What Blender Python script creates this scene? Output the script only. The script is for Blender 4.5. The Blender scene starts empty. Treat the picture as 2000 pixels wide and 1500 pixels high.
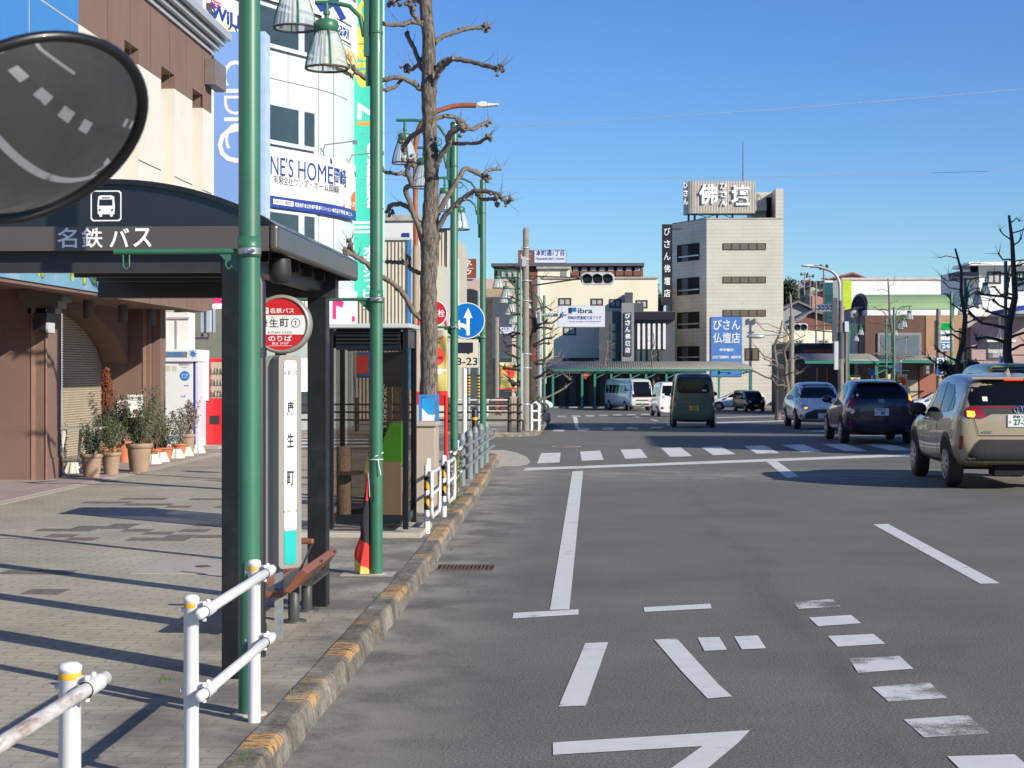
import bpy, bmesh, math, random
from math import sin, cos, pi, radians as R
from mathutils import Vector as V, Matrix, geometry
from mathutils.bvhtree import BVHTree
random.seed(7)
scene = bpy.context.scene
COL = scene.collection

# ---------------- camera, sky, sun, exposure ----------------
CH, TH, FP = 1.78, R(2.6), 3300.0            # eye height, yaw to the left of the road, focal length in photo pixels
cam = bpy.data.cameras.new('camera'); camo = bpy.data.objects.new('camera', cam); COL.objects.link(camo)
camo.location = (0, 0, CH); camo.rotation_euler = (R(90), 0, TH)
cam.sensor_width = 36.0; cam.lens = 36.0*FP/2000; cam.shift_y = -28/2000
cam.clip_start = 0.05; cam.clip_end = 3000
cam.dof.use_dof = True; cam.dof.focus_distance = 16.0; cam.dof.aperture_fstop = 18.0
scene.camera = camo
SUN_EL = R(26)
SD = V((.803, -.596, 0)).normalized()        # horizontal direction towards the sun
sun = bpy.data.lights.new('sun', 'SUN'); suno = bpy.data.objects.new('sun', sun); COL.objects.link(suno)
sun.energy = 4.9; sun.angle = R(.5); sun.color = (1, .92, .76)
sdir = V((SD.x*cos(SUN_EL), SD.y*cos(SUN_EL), sin(SUN_EL)))
suno.rotation_euler = sdir.to_track_quat('Z', 'Y').to_euler()
world = bpy.data.worlds.new('World'); scene.world = world; world.use_nodes = True
wn = world.node_tree; bg = wn.nodes['Background']
sky = wn.nodes.new('ShaderNodeTexSky'); sky.sky_type = 'NISHITA'; sky.sun_disc = False
sky.sun_elevation = SUN_EL; sky.sun_rotation = math.atan2(SD.x, SD.y)
sky.air_density = 1.0; sky.dust_density = .0; sky.ozone_density = 3.0; sky.altitude = 0
hs = wn.nodes.new('ShaderNodeHueSaturation'); hs.inputs['Saturation'].default_value = 1.15; hs.inputs['Hue'].default_value = .512
wn.links.new(sky.outputs[0], hs.inputs['Color']); tm = wn.nodes.new('ShaderNodeMix'); tm.data_type = 'RGBA'; tm.blend_type = 'MULTIPLY'; tm.inputs[0].default_value = 1; tm.inputs[7].default_value = (.64, .87, 1.12, 1)
wn.links.new(hs.outputs[0], tm.inputs[6]); wn.links.new(tm.outputs[2], bg.inputs[0]); bg.inputs[1].default_value = .094
scene.view_settings.view_transform = 'Standard'; scene.view_settings.look = 'None'
scene.view_settings.exposure = 0.38; scene.view_settings.gamma = 1

# ---------------- pixel -> place ----------------
rt = V((cos(TH), sin(TH), 0)); fw = V((-sin(TH), cos(TH), 0)); CP = V((0, 0, CH))
def ray(px, py): return fw + rt*((px-1000)/FP) + V((0, 0, (722-py)/FP))
def G(px, py, z=0.0):
    d = ray(px, py); return CP + d*((z-CH)/d.z)
def W(px, py, Y):
    d = ray(px, py); return CP + d*(Y/d.y)
def OX(px, py, X):
    d = ray(px, py); return CP + d*(X/d.x)
def gz(Y): return 0.0 if Y < 45 else (-1.5*(Y-45)/90 if Y < 135 else -1.5)
def GF(px, py, dz=0.0):
    Y = 45.0
    for _ in range(40):
        d = ray(px, py); t = (gz(Y)+dz-CH)/d.z; Y += ((d*t).y-Y)*.4
    p = CP + d*t; p.z = gz(p.y)+dz; return p
SW = .12                                     # pavement level

# ---------------- materials ----------------
MATS = {}
def nodes(m): 
    m.use_nodes = True; nt = m.node_tree; return nt, nt.nodes['Principled BSDF']
def L(nt, a, b): nt.links.new(a, b)
def obj_coord(nt, scale=(1,1,1)):
    tc = nt.nodes.new('ShaderNodeTexCoord'); mp = nt.nodes.new('ShaderNodeMapping'); mp.inputs['Scale'].default_value = scale
    L(nt, tc.outputs['Object'], mp.inputs[0]); return mp.outputs[0]
def noise(nt, co, scale, detail=4, rough=.6):
    n = nt.nodes.new('ShaderNodeTexNoise'); n.inputs['Scale'].default_value = scale; n.inputs['Detail'].default_value = detail
    n.inputs['Roughness'].default_value = rough; L(nt, co, n.inputs['Vector']); return n.outputs['Fac']
def ramp(nt, fac, stops):
    r = nt.nodes.new('ShaderNodeValToRGB'); e = r.color_ramp.elements
    while len(e) < len(stops): e.new(.5)
    for i, (p, c) in enumerate(stops):
        e[i].position = p; e[i].color = (*c, 1) if len(c) == 3 else c
    L(nt, fac, r.inputs[0]); return r.outputs[0]
def mixc(nt, fac, a, b, mode='MIX'):
    m = nt.nodes.new('ShaderNodeMix'); m.data_type = 'RGBA'; m.blend_type = mode
    for i, v in ((0, fac), (6, a), (7, b)):
        if hasattr(v, 'is_linked') or hasattr(v, 'links'): L(nt, v, m.inputs[i])
        elif i == 0: m.inputs[0].default_value = v
        else: m.inputs[i].default_value = (*v, 1)
    return m.outputs[2]
def math_(nt, op, a, b=None, c=None):
    m = nt.nodes.new('ShaderNodeMath'); m.operation = op
    for i, v in enumerate((a, b, c)):
        if v is None: continue
        if isinstance(v, (int, float)): m.inputs[i].default_value = v
        else: L(nt, v, m.inputs[i])
    return m.outputs[0]
def bump(nt, bs, h, strength=.3, dist=.01):
    b = nt.nodes.new('ShaderNodeBump'); b.inputs['Strength'].default_value = strength; b.inputs['Distance'].default_value = dist
    L(nt, h, b.inputs['Height']); L(nt, b.outputs[0], bs.inputs['Normal'])
def mat(name, col, rough=.6, metal=0, var=.12, scale=3, dirt=None, dscale=1.2, damt=.5, bmp=0, bscale=60, coat=0, stretch=(1,1,1), spec=None, emit=0):
    if name in MATS: return MATS[name]
    m = bpy.data.materials.new(name); nt, bs = nodes(m); MATS[name] = m
    co = obj_coord(nt, stretch); n = noise(nt, co, scale)
    lo = tuple(c*(1-var) for c in col); hi = tuple(min(1, c*(1+var)) for c in col)
    c = ramp(nt, n, [(.3, lo), (.7, hi)])
    if dirt:
        d = noise(nt, co, dscale, 8, .7)
        f = ramp(nt, d, [(.5, (0,0,0)), (.72, (damt,)*3)]); c = mixc(nt, f, c, dirt)
    L(nt, c, bs.inputs['Base Color'])
    bs.inputs['Roughness'].default_value = rough; bs.inputs['Metallic'].default_value = metal
    if spec is not None: bs.inputs['Specular IOR Level'].default_value = spec
    if coat: bs.inputs['Coat Weight'].default_value = coat; bs.inputs['Coat Roughness'].default_value = .04
    if bmp: bump(nt, bs, noise(nt, co, bscale, 6), bmp)
    if emit: L(nt, c, bs.inputs['Emission Color']); bs.inputs['Emission Strength'].default_value = emit
    return m
def glass_dark(name, tint=(.02,.025,.03), alpha=.45, rough=.03):
    m = bpy.data.materials.new(name); nt, bs = nodes(m); MATS[name] = m
    bs.inputs['Base Color'].default_value = (*tint, 1); bs.inputs['Roughness'].default_value = rough
    tr = nt.nodes.new('ShaderNodeBsdfTransparent'); tr.inputs[0].default_value = (*(min(1, .75+t*4) for t in tint), 1)
    mx = nt.nodes.new('ShaderNodeMixShader'); mx.inputs[0].default_value = alpha
    L(nt, tr.outputs[0], mx.inputs[1]); L(nt, bs.outputs[0], mx.inputs[2]); L(nt, mx.outputs[0], nt.nodes['Material Output'].inputs[0])
    return m

# ---------------- mesh builder ----------------
class MB:
    def __init__(s): s.v = []; s.f = []; s.sm = []
    def add(s, vs, fs, smooth=False):
        b = len(s.v); s.v += [V(p) for p in vs]; s.f += [tuple(i+b for i in f) for f in fs]; s.sm += [smooth]*len(fs); return s
    def box(s, x0, y0, z0, x1, y1, z1):
        if x0 > x1: x0, x1 = x1, x0
        if y0 > y1: y0, y1 = y1, y0
        if z0 > z1: z0, z1 = z1, z0
        return s.add([(x,y,z) for z in (z0,z1) for y in (y0,y1) for x in (x0,x1)], [(0,2,3,1),(4,5,7,6),(0,1,5,4),(2,6,7,3),(0,4,6,2),(1,3,7,5)])
    def bar(s, a, b, w, h, up=(0,0,1)):        # rectangular bar between points
        a, b = V(a), V(b); d = (b-a).normalized(); r = d.cross(V(up)).normalized(); u = r.cross(d)
        vs = [p + r*(sx*w/2) + u*(sy*h/2) for p in (a, b) for sx, sy in ((-1,-1),(1,-1),(1,1),(-1,1))]
        return s.add(vs, [(0,1,2,3),(7,6,5,4),(0,4,5,1),(1,5,6,2),(2,6,7,3),(3,7,4,0)])
    def tube(s, pts, r, n=10, cap=True, lump=0):
        pts = [V(p) for p in pts]; rs = r if isinstance(r, (list, tuple)) else [r]*len(pts)
        ref = None; rings = []
        for i, p in enumerate(pts):
            d = (pts[min(i+1, len(pts)-1)]-pts[max(i-1, 0)]).normalized()
            if ref is None: ref = d.orthogonal().normalized()
            ref = (ref - d*ref.dot(d)); ref = ref.normalized() if ref.length > 1e-6 else d.orthogonal().normalized()
            u = d.cross(ref)
            rings.append([p + (ref*cos(2*pi*k/n)+u*sin(2*pi*k/n))*rs[i]*(1+lump*random.uniform(-1, 1)) for k in range(n)])
        vs = [q for ring in rings for q in ring]; m = len(rings)
        fs = [(i*n+k, i*n+(k+1) % n, (i+1)*n+(k+1) % n, (i+1)*n+k) for i in range(m-1) for k in range(n)]
        s.add(vs, fs, n > 6)
        if cap: s.add(rings[0]+rings[-1], [tuple(range(n))[::-1], tuple(range(n, 2*n))])
        return s
    def cyl(s, a, b, r, n=16, r2=None): return s.tube([a, b], [r, r if r2 is None else r2], n)
    def lathe(s, prof, c=(0,0,0), n=24, axis='z', flute=0, smooth=True):
        c = V(c); vs = []
        for r, z in prof:
            for k in range(n):
                a = 2*pi*k/n; rr = r*(1+(flute if k % 2 else 0))
                p = (rr*cos(a), rr*sin(a), z) if axis == 'z' else ((z, rr*cos(a), rr*sin(a)) if axis == 'x' else (rr*cos(a), z, rr*sin(a)))
                vs.append(c+V(p))
        m = len(prof)
        return s.add(vs, [(i*n+k, i*n+(k+1) % n, (i+1)*n+(k+1) % n, (i+1)*n+k) for i in range(m-1) for k in range(n)], smooth)
    def disc(s, c, r, nrm, n=32, t=.0, rot=0):
        c = V(c); nrm = V(nrm).normalized(); a = nrm.orthogonal() if abs(nrm.z) > .9 else V((0,0,1)).cross(nrm); a.normalize(); b = nrm.cross(a)
        p = [c+(a*cos(2*pi*k/n+rot)+b*sin(2*pi*k/n+rot))*r for k in range(n)]
        if t: 
            q = [x-nrm*t for x in p]; s.add(p+q, [tuple(range(n)), tuple(range(n, 2*n))[::-1]]+[(k, n+k, n+(k+1) % n, (k+1) % n) for k in range(n)]); return s
        return s.add(p, [tuple(range(n))])
    def prism(s, poly, o, u, w, d):              # 2-D outline in axes u,w from o, pushed along d
        o, u, w, d = V(o), V(u), V(w), V(d); n = len(poly)
        p = [o+u*a+w*b for a, b in poly]; q = [x+d for x in p]
        tri = geometry.tessellate_polygon([[V((a, b, 0)) for a, b in poly]])
        s.add(p+q, [t[::-1] for t in tri]+[tuple(i+n for i in t) for t in tri]+[(k, (k+1) % n, n+(k+1) % n, n+k) for k in range(n)]); return s
    def quad(s, *p): return s.add(p, [tuple(range(len(p)))])
    def blob(s, c, r, jit=.25, sub=1, sq=(1,1,1)):
        bm = bmesh.new(); bmesh.ops.create_icosphere(bm, subdivisions=sub, radius=1)
        vs = [V(c)+V((v.co.x*sq[0], v.co.y*sq[1], v.co.z*sq[2]))*r*(1+random.uniform(-jit, jit)) for v in bm.verts]
        s.add(vs, [tuple(x.index for x in f.verts) for f in bm.faces], True); bm.free(); return s
    def xf(s, M): s.v = [M @ p for p in s.v]; return s
ORG = {}
def build(name, mb, m, parent=None, bevel=0, seg=2, fixn=True, solid=0):
    me = bpy.data.meshes.new(name); org = ORG.get(parent.name, V((0,0,0))) if parent else V((0,0,0))
    me.from_pydata([p-org for p in mb.v], [], mb.f); me.update()
    me.polygons.foreach_set('use_smooth', mb.sm)
    if fixn:
        bm = bmesh.new(); bm.from_mesh(me); bmesh.ops.recalc_face_normals(bm, faces=bm.faces); bm.to_mesh(me); bm.free()
    me.materials.append(m if not isinstance(m, str) else MATS[m])
    o = bpy.data.objects.new(name, me); COL.objects.link(o)
    if parent: o.parent = parent; ORG[o.name] = org
    if bevel:
        b = o.modifiers.new('bevel', 'BEVEL'); b.width = bevel; b.segments = seg; b.limit_method = 'ANGLE'; b.angle_limit = R(40)
    if solid:
        b = o.modifiers.new('solid', 'SOLIDIFY'); b.thickness = solid; b.offset = 1
    return o
def tag(o, label, cat, group=None, kind=None):
    o['label'] = label; o['category'] = cat
    if group: o['group'] = group
    if kind: o['kind'] = kind
    return o
def thing(name, label, cat, loc=(0,0,0), rz=0, group=None):   # parts of unrotated things are given in world coordinates
    o = bpy.data.objects.new(name, None); COL.objects.link(o); o.empty_display_size = .2
    o.location = loc; o.rotation_euler = (0, 0, rz); tag(o, label, cat, group)
    return o
def wthing(name, label, cat, loc, group=None):
    o = thing(name, label, cat, loc, 0, group); ORG[o.name] = V(loc); return o
def struct(name, mb, m, **k):
    o = build(name, mb, m, **k); o['kind'] = 'structure'; return o
def dup(root, loc, rz=0, label=None):
    kids = {}
    for o in scene.objects:
        if o.parent: kids.setdefault(o.parent.name, []).append(o)
    r = root.copy(); COL.objects.link(r); r.location = loc; r.rotation_euler = (0, 0, rz)
    if label: r['label'] = label
    def rec(src, dst):
        for ch in kids.get(src.name, []):
            c = ch.copy(); COL.objects.link(c); c.parent = dst; rec(ch, c)
    rec(root, r); return r
TXT = {}
def glyphs(s, bold):
    k = (s, bold)
    if k not in TXT:
        c = bpy.data.curves.new('t', 'FONT'); c.body = s; c.offset = bold; c.resolution_u = 3; c.fill_mode = 'FRONT'
        o = bpy.data.objects.new('t', c); COL.objects.link(o)
        me = bpy.data.meshes.new_from_object(o.evaluated_get(bpy.context.evaluated_depsgraph_get()))
        TXT[k] = ([v.co.copy() for v in me.vertices], [tuple(p.vertices) for p in me.polygons])
        bpy.data.objects.remove(o); bpy.data.curves.remove(c); bpy.data.meshes.remove(me)
    return TXT[k]
def text(mb, s, c, u, w, h, wid=None, bold=.0):      # centred on c, u = reading direction, w = up, h = height, wid = width
    vs, fs = glyphs(s, bold)
    if not vs: return mb
    x0, x1 = min(v.x for v in vs), max(v.x for v in vs); y0, y1 = min(v.y for v in vs), max(v.y for v in vs)
    sy = h/(y1-y0); sx = sy if wid is None else wid/(x1-x0); c, u, w = V(c), V(u), V(w)
    return mb.add([c+u*((v.x-(x0+x1)/2)*sx)+w*((v.y-(y0+y1)/2)*sy) for v in vs], fs)
def vtext(mb, s, top, u, w, ch, pitch, wid=None, bold=.0):   # stacked characters, top = centre of the first
    for i, c in enumerate(s): text(mb, c, V(top)-V(w)*(pitch*i), u, w, ch, wid, bold)
    return mb
X_, Y_, Z_ = V((1,0,0)), V((0,1,0)), V((0,0,1))
# ---------------- setting: road, pavements, kerbs, paint ----------------
def m_asphalt():
    m = bpy.data.materials.new('asphalt'); nt, bs = nodes(m); MATS['asphalt'] = m
    co = obj_coord(nt); f1 = noise(nt, co, 75, 4, .9); f2 = noise(nt, co, .6, 6, .6); f3 = noise(nt, co, 260, 2, .9)
    c = ramp(nt, f1, [(.40, (.062,.061,.055)), (.5, (.128,.126,.117)), (.61, (.28,.275,.255))])
    c = mixc(nt, 1.0, c, ramp(nt, f2, [(.3, (.80,.80,.80)), (.75, (1.14,1.12,1.1))]), 'MULTIPLY')
    sp = ramp(nt, f3, [(.62, (0,0,0)), (.70, (1,1,1))]); c = mixc(nt, math_(nt, 'MULTIPLY', sp, .4), c, (.34,.32,.30))
    # dust swept against the kerb and dry scuffs before the stop line
    sep = nt.nodes.new('ShaderNodeSeparateXYZ'); L(nt, co, sep.inputs[0])
    k = math_(nt, 'ADD', sep.outputs[0], 1.36); k = math_(nt, 'MULTIPLY', math_(nt, 'ABSOLUTE', k), -1.15)
    k = math_(nt, 'MAXIMUM', math_(nt, 'ADD', k, 1.0), 0); k = math_(nt, 'MULTIPLY', k, ramp(nt, noise(nt, co, 1.6, 6), [(.40, (0,0,0)), (.58, (.85,)*3)]))
    k = math_(nt, 'MULTIPLY', k, math_(nt, 'LESS_THAN', sep.outputs[1], 33))
    c = mixc(nt, k, c, (.31,.295,.26))
    g = math_(nt, 'ADD', 1.0, math_(nt, 'MULTIPLY', math_(nt, 'ABSOLUTE', math_(nt, 'SUBTRACT', sep.outputs[1], 28.7)), -.42))
    g = math_(nt, 'MAXIMUM', g, 0); st = noise(nt, obj_coord(nt, (.35, 2.2, 1)), 3.2, 8, .75)
    g = math_(nt, 'MULTIPLY', g, ramp(nt, st, [(.46, (0,0,0)), (.58, (.9,)*3)])); c = mixc(nt, g, c, (.36,.34,.30))
    # dark tyre band and a long crack
    t = math_(nt, 'ABSOLUTE', math_(nt, 'SUBTRACT', sep.outputs[0], 1.45)); t = math_(nt, 'MAXIMUM', math_(nt, 'ADD', math_(nt, 'MULTIPLY', t, -3), 1), 0)
    t = math_(nt, 'MULTIPLY', t, ramp(nt, noise(nt, obj_coord(nt, (2.2, .3, 1)), 1.1, 5), [(.47, (0,0,0)), (.7, (.38,)*3)])); c = mixc(nt, t, c, (.035,.034,.034))
    vo = nt.nodes.new('ShaderNodeTexVoronoi'); vo.feature = 'DISTANCE_TO_EDGE'; vo.inputs['Scale'].default_value = .16
    wc = nt.nodes.new('ShaderNodeVectorMath'); wc.operation = 'ADD'; cw = nt.nodes.new('ShaderNodeCombineXYZ'); L(nt, math_(nt, 'MULTIPLY', noise(nt, co, 1.2, 6), 1.3), cw.inputs[0]); L(nt, math_(nt, 'MULTIPLY', noise(nt, co, 1.7, 6), 1.3), cw.inputs[1]); L(nt, co, wc.inputs[0]); L(nt, cw.outputs[0], wc.inputs[1]); L(nt, wc.outputs[0], vo.inputs['Vector'])
    ck = math_(nt, 'MULTIPLY', math_(nt, 'LESS_THAN', vo.outputs[0], .0010), ramp(nt, noise(nt, co, .35, 2), [(.5, (0,0,0)), (.6, (.55,)*3)])); c = mixc(nt, ck, c, (.025,.024,.023))
    oi = ramp(nt, noise(nt, co, .55, 4, .55), [(.56, (0,0,0)), (.72, (.26,)*3)]); c = mixc(nt, oi, c, (.06,.057,.054))
    L(nt, c, bs.inputs['Base Color']); bs.inputs['Roughness'].default_value = .82; bs.inputs['Specular IOR Level'].default_value = .35
    bump(nt, bs, f1, .6, .006); return m
def m_paver():
    m = bpy.data.materials.new('pavers'); nt, bs = nodes(m); MATS['pavers'] = m
    co = obj_coord(nt); wob = noise(nt, co, 14, 2); sep = nt.nodes.new('ShaderNodeVectorMath'); sep.operation = 'ADD'
    cmb = nt.nodes.new('ShaderNodeCombineXYZ'); w = math_(nt, 'MULTIPLY', math_(nt, 'SUBTRACT', wob, .5), .05); L(nt, w, cmb.inputs[0]); L(nt, w, cmb.inputs[1])
    L(nt, co, sep.inputs[0]); L(nt, cmb.outputs[0], sep.inputs[1])
    b = nt.nodes.new('ShaderNodeTexBrick'); b.inputs['Scale'].default_value = 1; b.inputs['Brick Width'].default_value = .22; b.inputs['Row Height'].default_value = .11
    b.inputs['Mortar Size'].default_value = .007; b.inputs['Mortar Smooth'].default_value = .3
    b.inputs['Color1'].default_value = (.37,.338,.28,1); b.inputs['Color2'].default_value = (.405,.37,.305,1); b.inputs['Mortar'].default_value = (.255,.23,.19,1)
    L(nt, sep.outputs[0], b.inputs[0])
    c = mixc(nt, 1.0, b.outputs[0], ramp(nt, noise(nt, co, .9, 6, .65), [(.3, (.74,.74,.74)), (.7, (1.12,1.12,1.12))]), 'MULTIPLY')
    c = mixc(nt, 1.0, c, ramp(nt, noise(nt, co, 120, 3, .8), [(.3, (.78,.78,.78)), (.7, (1.2,1.2,1.2))]), 'MULTIPLY')
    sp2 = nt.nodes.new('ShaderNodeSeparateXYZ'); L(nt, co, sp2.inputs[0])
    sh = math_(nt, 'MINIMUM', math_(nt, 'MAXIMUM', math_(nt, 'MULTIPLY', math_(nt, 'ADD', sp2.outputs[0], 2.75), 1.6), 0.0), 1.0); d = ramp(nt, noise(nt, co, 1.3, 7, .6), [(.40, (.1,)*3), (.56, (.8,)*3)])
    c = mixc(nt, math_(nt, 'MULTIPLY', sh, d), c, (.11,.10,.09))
    gl = ramp(nt, noise(nt, obj_coord(nt, (.8, 6, 1)), 14, 4, .8), [(.66, (0,0,0)), (.72, (.7,)*3)]); c = mixc(nt, gl, c, (.42,.40,.36))
    L(nt, c, bs.inputs['Base Color']); bs.inputs['Roughness'].default_value = .85; bump(nt, bs, b.outputs['Fac'], -.5, .004); return m
def m_paint(name, lo, hi, col=(.66,.665,.64)):
    m = bpy.data.materials.new(name); nt, bs = nodes(m); MATS[name] = m; co = obj_coord(nt)
    c = ramp(nt, noise(nt, co, 6, 5), [(.3, tuple(x*.86 for x in col)), (.7, col)]); L(nt, c, bs.inputs['Base Color']); bs.inputs['Roughness'].default_value = .6
    a = math_(nt, 'ADD', math_(nt, 'MULTIPLY', noise(nt, co, 2.2, 3), .7), math_(nt, 'MULTIPLY', noise(nt, co, 90, 4, .8), .3))
    al = ramp(nt, a, [(lo, (0,0,0)), (hi, (1,1,1))]); L(nt, al, bs.inputs['Alpha']); return m
def m_kerb():
    m = bpy.data.materials.new('kerb_stone'); nt, bs = nodes(m); MATS['kerb_stone'] = m; co = obj_coord(nt)
    n1 = noise(nt, co, 4, 8, .7); n2 = noise(nt, co, 34, 6, .75)
    c = ramp(nt, n1, [(.35, (.09,.08,.065)), (.52, (.20,.18,.15)), (.68, (.34,.31,.27))]); c = mixc(nt, 1, c, ramp(nt, n2, [(.35, (.5,)*3), (.65, (1.25,)*3)]), 'MULTIPLY')
    y = noise(nt, obj_coord(nt, (.2, 1, .2)), 1.25, 1); wv = noise(nt, obj_coord(nt, (3, 9, 3)), 3.5, 5, .7)
    f = math_(nt, 'MULTIPLY', math_(nt, 'MULTIPLY', ramp(nt, y, [(.50, (0,0,0)), (.54, (1,1,1))]), ramp(nt, wv, [(.47, (0,0,0)), (.53, (1,1,1))]), None), ramp(nt, n2, [(.3, (.2,)*3), (.5, (1,1,1))]))
    sp = nt.nodes.new('ShaderNodeSeparateXYZ'); L(nt, co, sp.inputs[0]); f = math_(nt, 'MULTIPLY', f, math_(nt, 'GREATER_THAN', sp.outputs[2], .085))
    c = mixc(nt, math_(nt, 'MULTIPLY', f, .8), c, (.62,.33,.085)); jt = math_(nt, 'LESS_THAN', math_(nt, 'FRACT', math_(nt, 'MULTIPLY', sp.outputs[1], 1.667)), .022); c = mixc(nt, math_(nt, 'MULTIPLY', jt, .85), c, (.03,.027,.024)); L(nt, c, bs.inputs['Base Color']); bs.inputs['Roughness'].default_value = .9
    bump(nt, bs, n2, .5, .008); return m
m_asphalt(); m_paver(); m_kerb(); m_paint('paint_fresh', .33, .40); m_paint('paint_worn', .42, .52)
mat('concrete', (.42,.39,.34), .85, var=.15, scale=5, dirt=(.22,.2,.17), bmp=.2)
mat('apron_tile', (.36,.30,.29), .7, var=.08, scale=3, dirt=(.24,.2,.19)); mat('dark_paver', (.15,.125,.115), .8, var=.3, scale=14, bmp=.3)
mat('cover_slab', (.37,.35,.31), .8, var=.1, scale=8, bmp=.1, dirt=(.25,.24,.2)); mat('earth', (.20,.18,.15), .95, var=.2, scale=.5)
mat('grass', (.09,.13,.035), .8, var=.4, scale=20)

mb = MB(); ys = [-15, 0, 10, 20, 30, 40, 45]+[50+5*i for i in range(18)]+[200]
for a, b in zip(ys, ys[1:]): mb.quad((-90,a,gz(a)), (110,a,gz(a)), (110,b,gz(b)), (-90,b,gz(b)))
struct('road', mb, 'asphalt')
mb = MB(); ys = [-400, 45, 135, 1500]
for a, b in zip(ys, ys[1:]): mb.quad((-900,a,gz(a)-.3), (900,a,gz(a)-.3), (900,b,gz(b)-.3), (-900,b,gz(b)-.3))
struct('ground', mb, 'earth')
KL = [(-1.37,-12), (-1.37,8), (-1.37,13), (-1.40,15.5), (-1.46,18.5), (-1.50,22), (-1.56,26), (-1.68,30), (-1.72,32.4), (-1.85,33.6), (-2.3,34.3), (-3.2,34.7), (-9,34.8), (-30,34.8)]
KW = .16
def inset(poly, w):
    out = []
    for i, p in enumerate(poly):
        a = V(poly[max(i-1, 0)]); b = V(poly[min(i+1, len(poly)-1)]); d = (b-a).normalized(); out.append(V(p)+V((-d.y, d.x))*w)
    return out
def kerb(line, h0=.0, h1=.128, w=KW, z=0, fine=.25):
    pts = []
    for a, b in zip(line, line[1:]):
        a, b = V(a), V(b); n = max(1, int((b-a).length/fine)) if (b-a).length < 30 else 20
        pts += [a+(b-a)*k/n for k in range(n)]
    pts.append(V(line[-1])); mb = MB(); rows = []
    off = [(-.0, h0), (.018, h1-.022), (.03, h1-.006), (.045, h1), (w, h1), (w, h0)]
    for i, p in enumerate(pts):
        a = pts[max(i-1, 0)]; b = pts[min(i+1, len(pts)-1)]; d = (b-a).normalized(); nn = V((-d.y, d.x)); j = random.uniform(-.004, .004)
        rows.append([(p.x+nn.x*(o+(j if o < .1 else 0)), p.y+nn.y*(o+(j if o < .1 else 0)), hh+z+(random.uniform(-.003, .002) if hh >= h1-.03 else 0)) for o, hh in off])
    n = len(off); vs = [q for r_ in rows for q in r_]
    mb.add(vs, [(i*n+k, i*n+k+1, (i+1)*n+k+1, (i+1)*n+k) for i in range(len(rows)-1) for k in range(n-1)], False); return mb
struct('kerb', kerb(KL), 'kerb_stone')
mb = MB(); inn = inset(KL, KW-.001); mb.quad(*[(p.x, p.y, SW) for p in inn]+[(-30,-12,SW)])
bmv = [(p.x, p.y) for p in inn]+[(-30,-12)]; tri = geometry.tessellate_polygon([[V((a,b,0)) for a, b in bmv]])
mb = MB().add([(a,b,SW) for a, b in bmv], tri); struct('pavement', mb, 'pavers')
struct('apron_paving', MB().box(-30,-12,SW+.001,-7.35,34.2,SW+.012), 'apron_tile')
struct('channel_strip', MB().box(-7.35,-12,SW+.001,-7.2,34.2,SW+.006), 'concrete')
# far pavement across the side street
FK = [(-30,44.3), (-4,44.3), (-2.2,44.5), (-1.55,45.2), (-1.35,46.5), (-1.35,60), (-1.5,66)]
struct('kerb', kerb(FK, z=-.02), 'kerb_stone'); inn = inset(FK, KW-.001)
bmv = [(p.x, p.y) for p in inn]+[(-30,66)]; tri = geometry.tessellate_polygon([[V((a,b,0)) for a, b in bmv]])
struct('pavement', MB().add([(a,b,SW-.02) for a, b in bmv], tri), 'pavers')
mb = MB().box(-60,60,-1,-30,66,.09); mb.box(-70,144.5,-2,16,160,-1.5+.12); struct('pavement', mb, 'pavers')
mb = MB().box(17,101.5,-2.2,90,163,gz(102)+.12).box(11.5,44,-.5,60,66,.11); struct('pavement', mb, 'pavers')
# light concrete fan at the corner
fan = [(940,884),(958,879),(985,879),(1010,884),(1028,892),(1036,901),(1030,908),(1010,911),(985,911),(970,914),(955,905)]
q = [G(a, b, .006) for a, b in fan]; tri = geometry.tessellate_polygon([q]); struct('corner_ramp', MB().add(q, tri), 'concrete')
# paint on the road
fresh = [[(1118,920.5),(1139,919.5),(1112,1190),(1074,1191)], [(1003,1197),(1130,1190),(1130,1200),(1001,1208)], [(1257,1186),(1387,1179),(1390,1188),(1259,1195)],
 [(1143,1256),(1188,1254),(1144,1378),(1091,1380)], [(1278,1249),(1322,1247),(1370,1300),(1405,1338),(1430,1360),(1382,1364),(1335,1315)],
 [(1362,1245),(1405,1244),(1420,1269),(1376,1271)], [(1434,1243),(1480,1241),(1496,1266),(1449,1268)],
 [(1080,1450),(1465,1426),(1440,1452),(1380,1502),(1345,1532),(1470,1640),(1380,1640),(1290,1575),(1210,1640),(1110,1660),(1308,1502),(1372,1457),(1080,1474)],
 [(1580,1206),(1662,1201),(1682,1217),(1598,1223)], [(1617,1242),(1706,1238),(1729,1257),(1636,1263)],
 [(1850,1477),(1982,1473),(2025,1512),(1895,1522)], [(1960,1570),(2110,1562),(2170,1612),(2020,1620)], [(2080,1690),(2260,1680),(2340,1745),(2170,1757)],
 [(1705,1024),(1734,1023),(1953,1139),(1915,1140)], [(1497,901.5),(1518,901),(1561,931),(1536,933)], [(1022,919),(1028,914),(2100,874),(2100,879)],
 [(1119,814),(1127,814),(1131,837),(1124,837)], [(470,853),(720,852),(720,854),(470,855)], [(470,858),(720,857),(720,859.5),(470,860.5)], [(470,864),(720,863),(720,866),(470,867)], [(470,871),(720,870),(720,873),(470,874)]]
worn = [[(1548,1175),(1625,1170),(1642,1184),(1560,1189)], [(1658,1286),(1757,1281),(1784,1306),(1676,1314)], [(1703,1342),(1816,1333),(1850,1363),(1735,1370)], [(1765,1405),(1890,1396),(1932,1432),(1805,1440)]]
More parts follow.
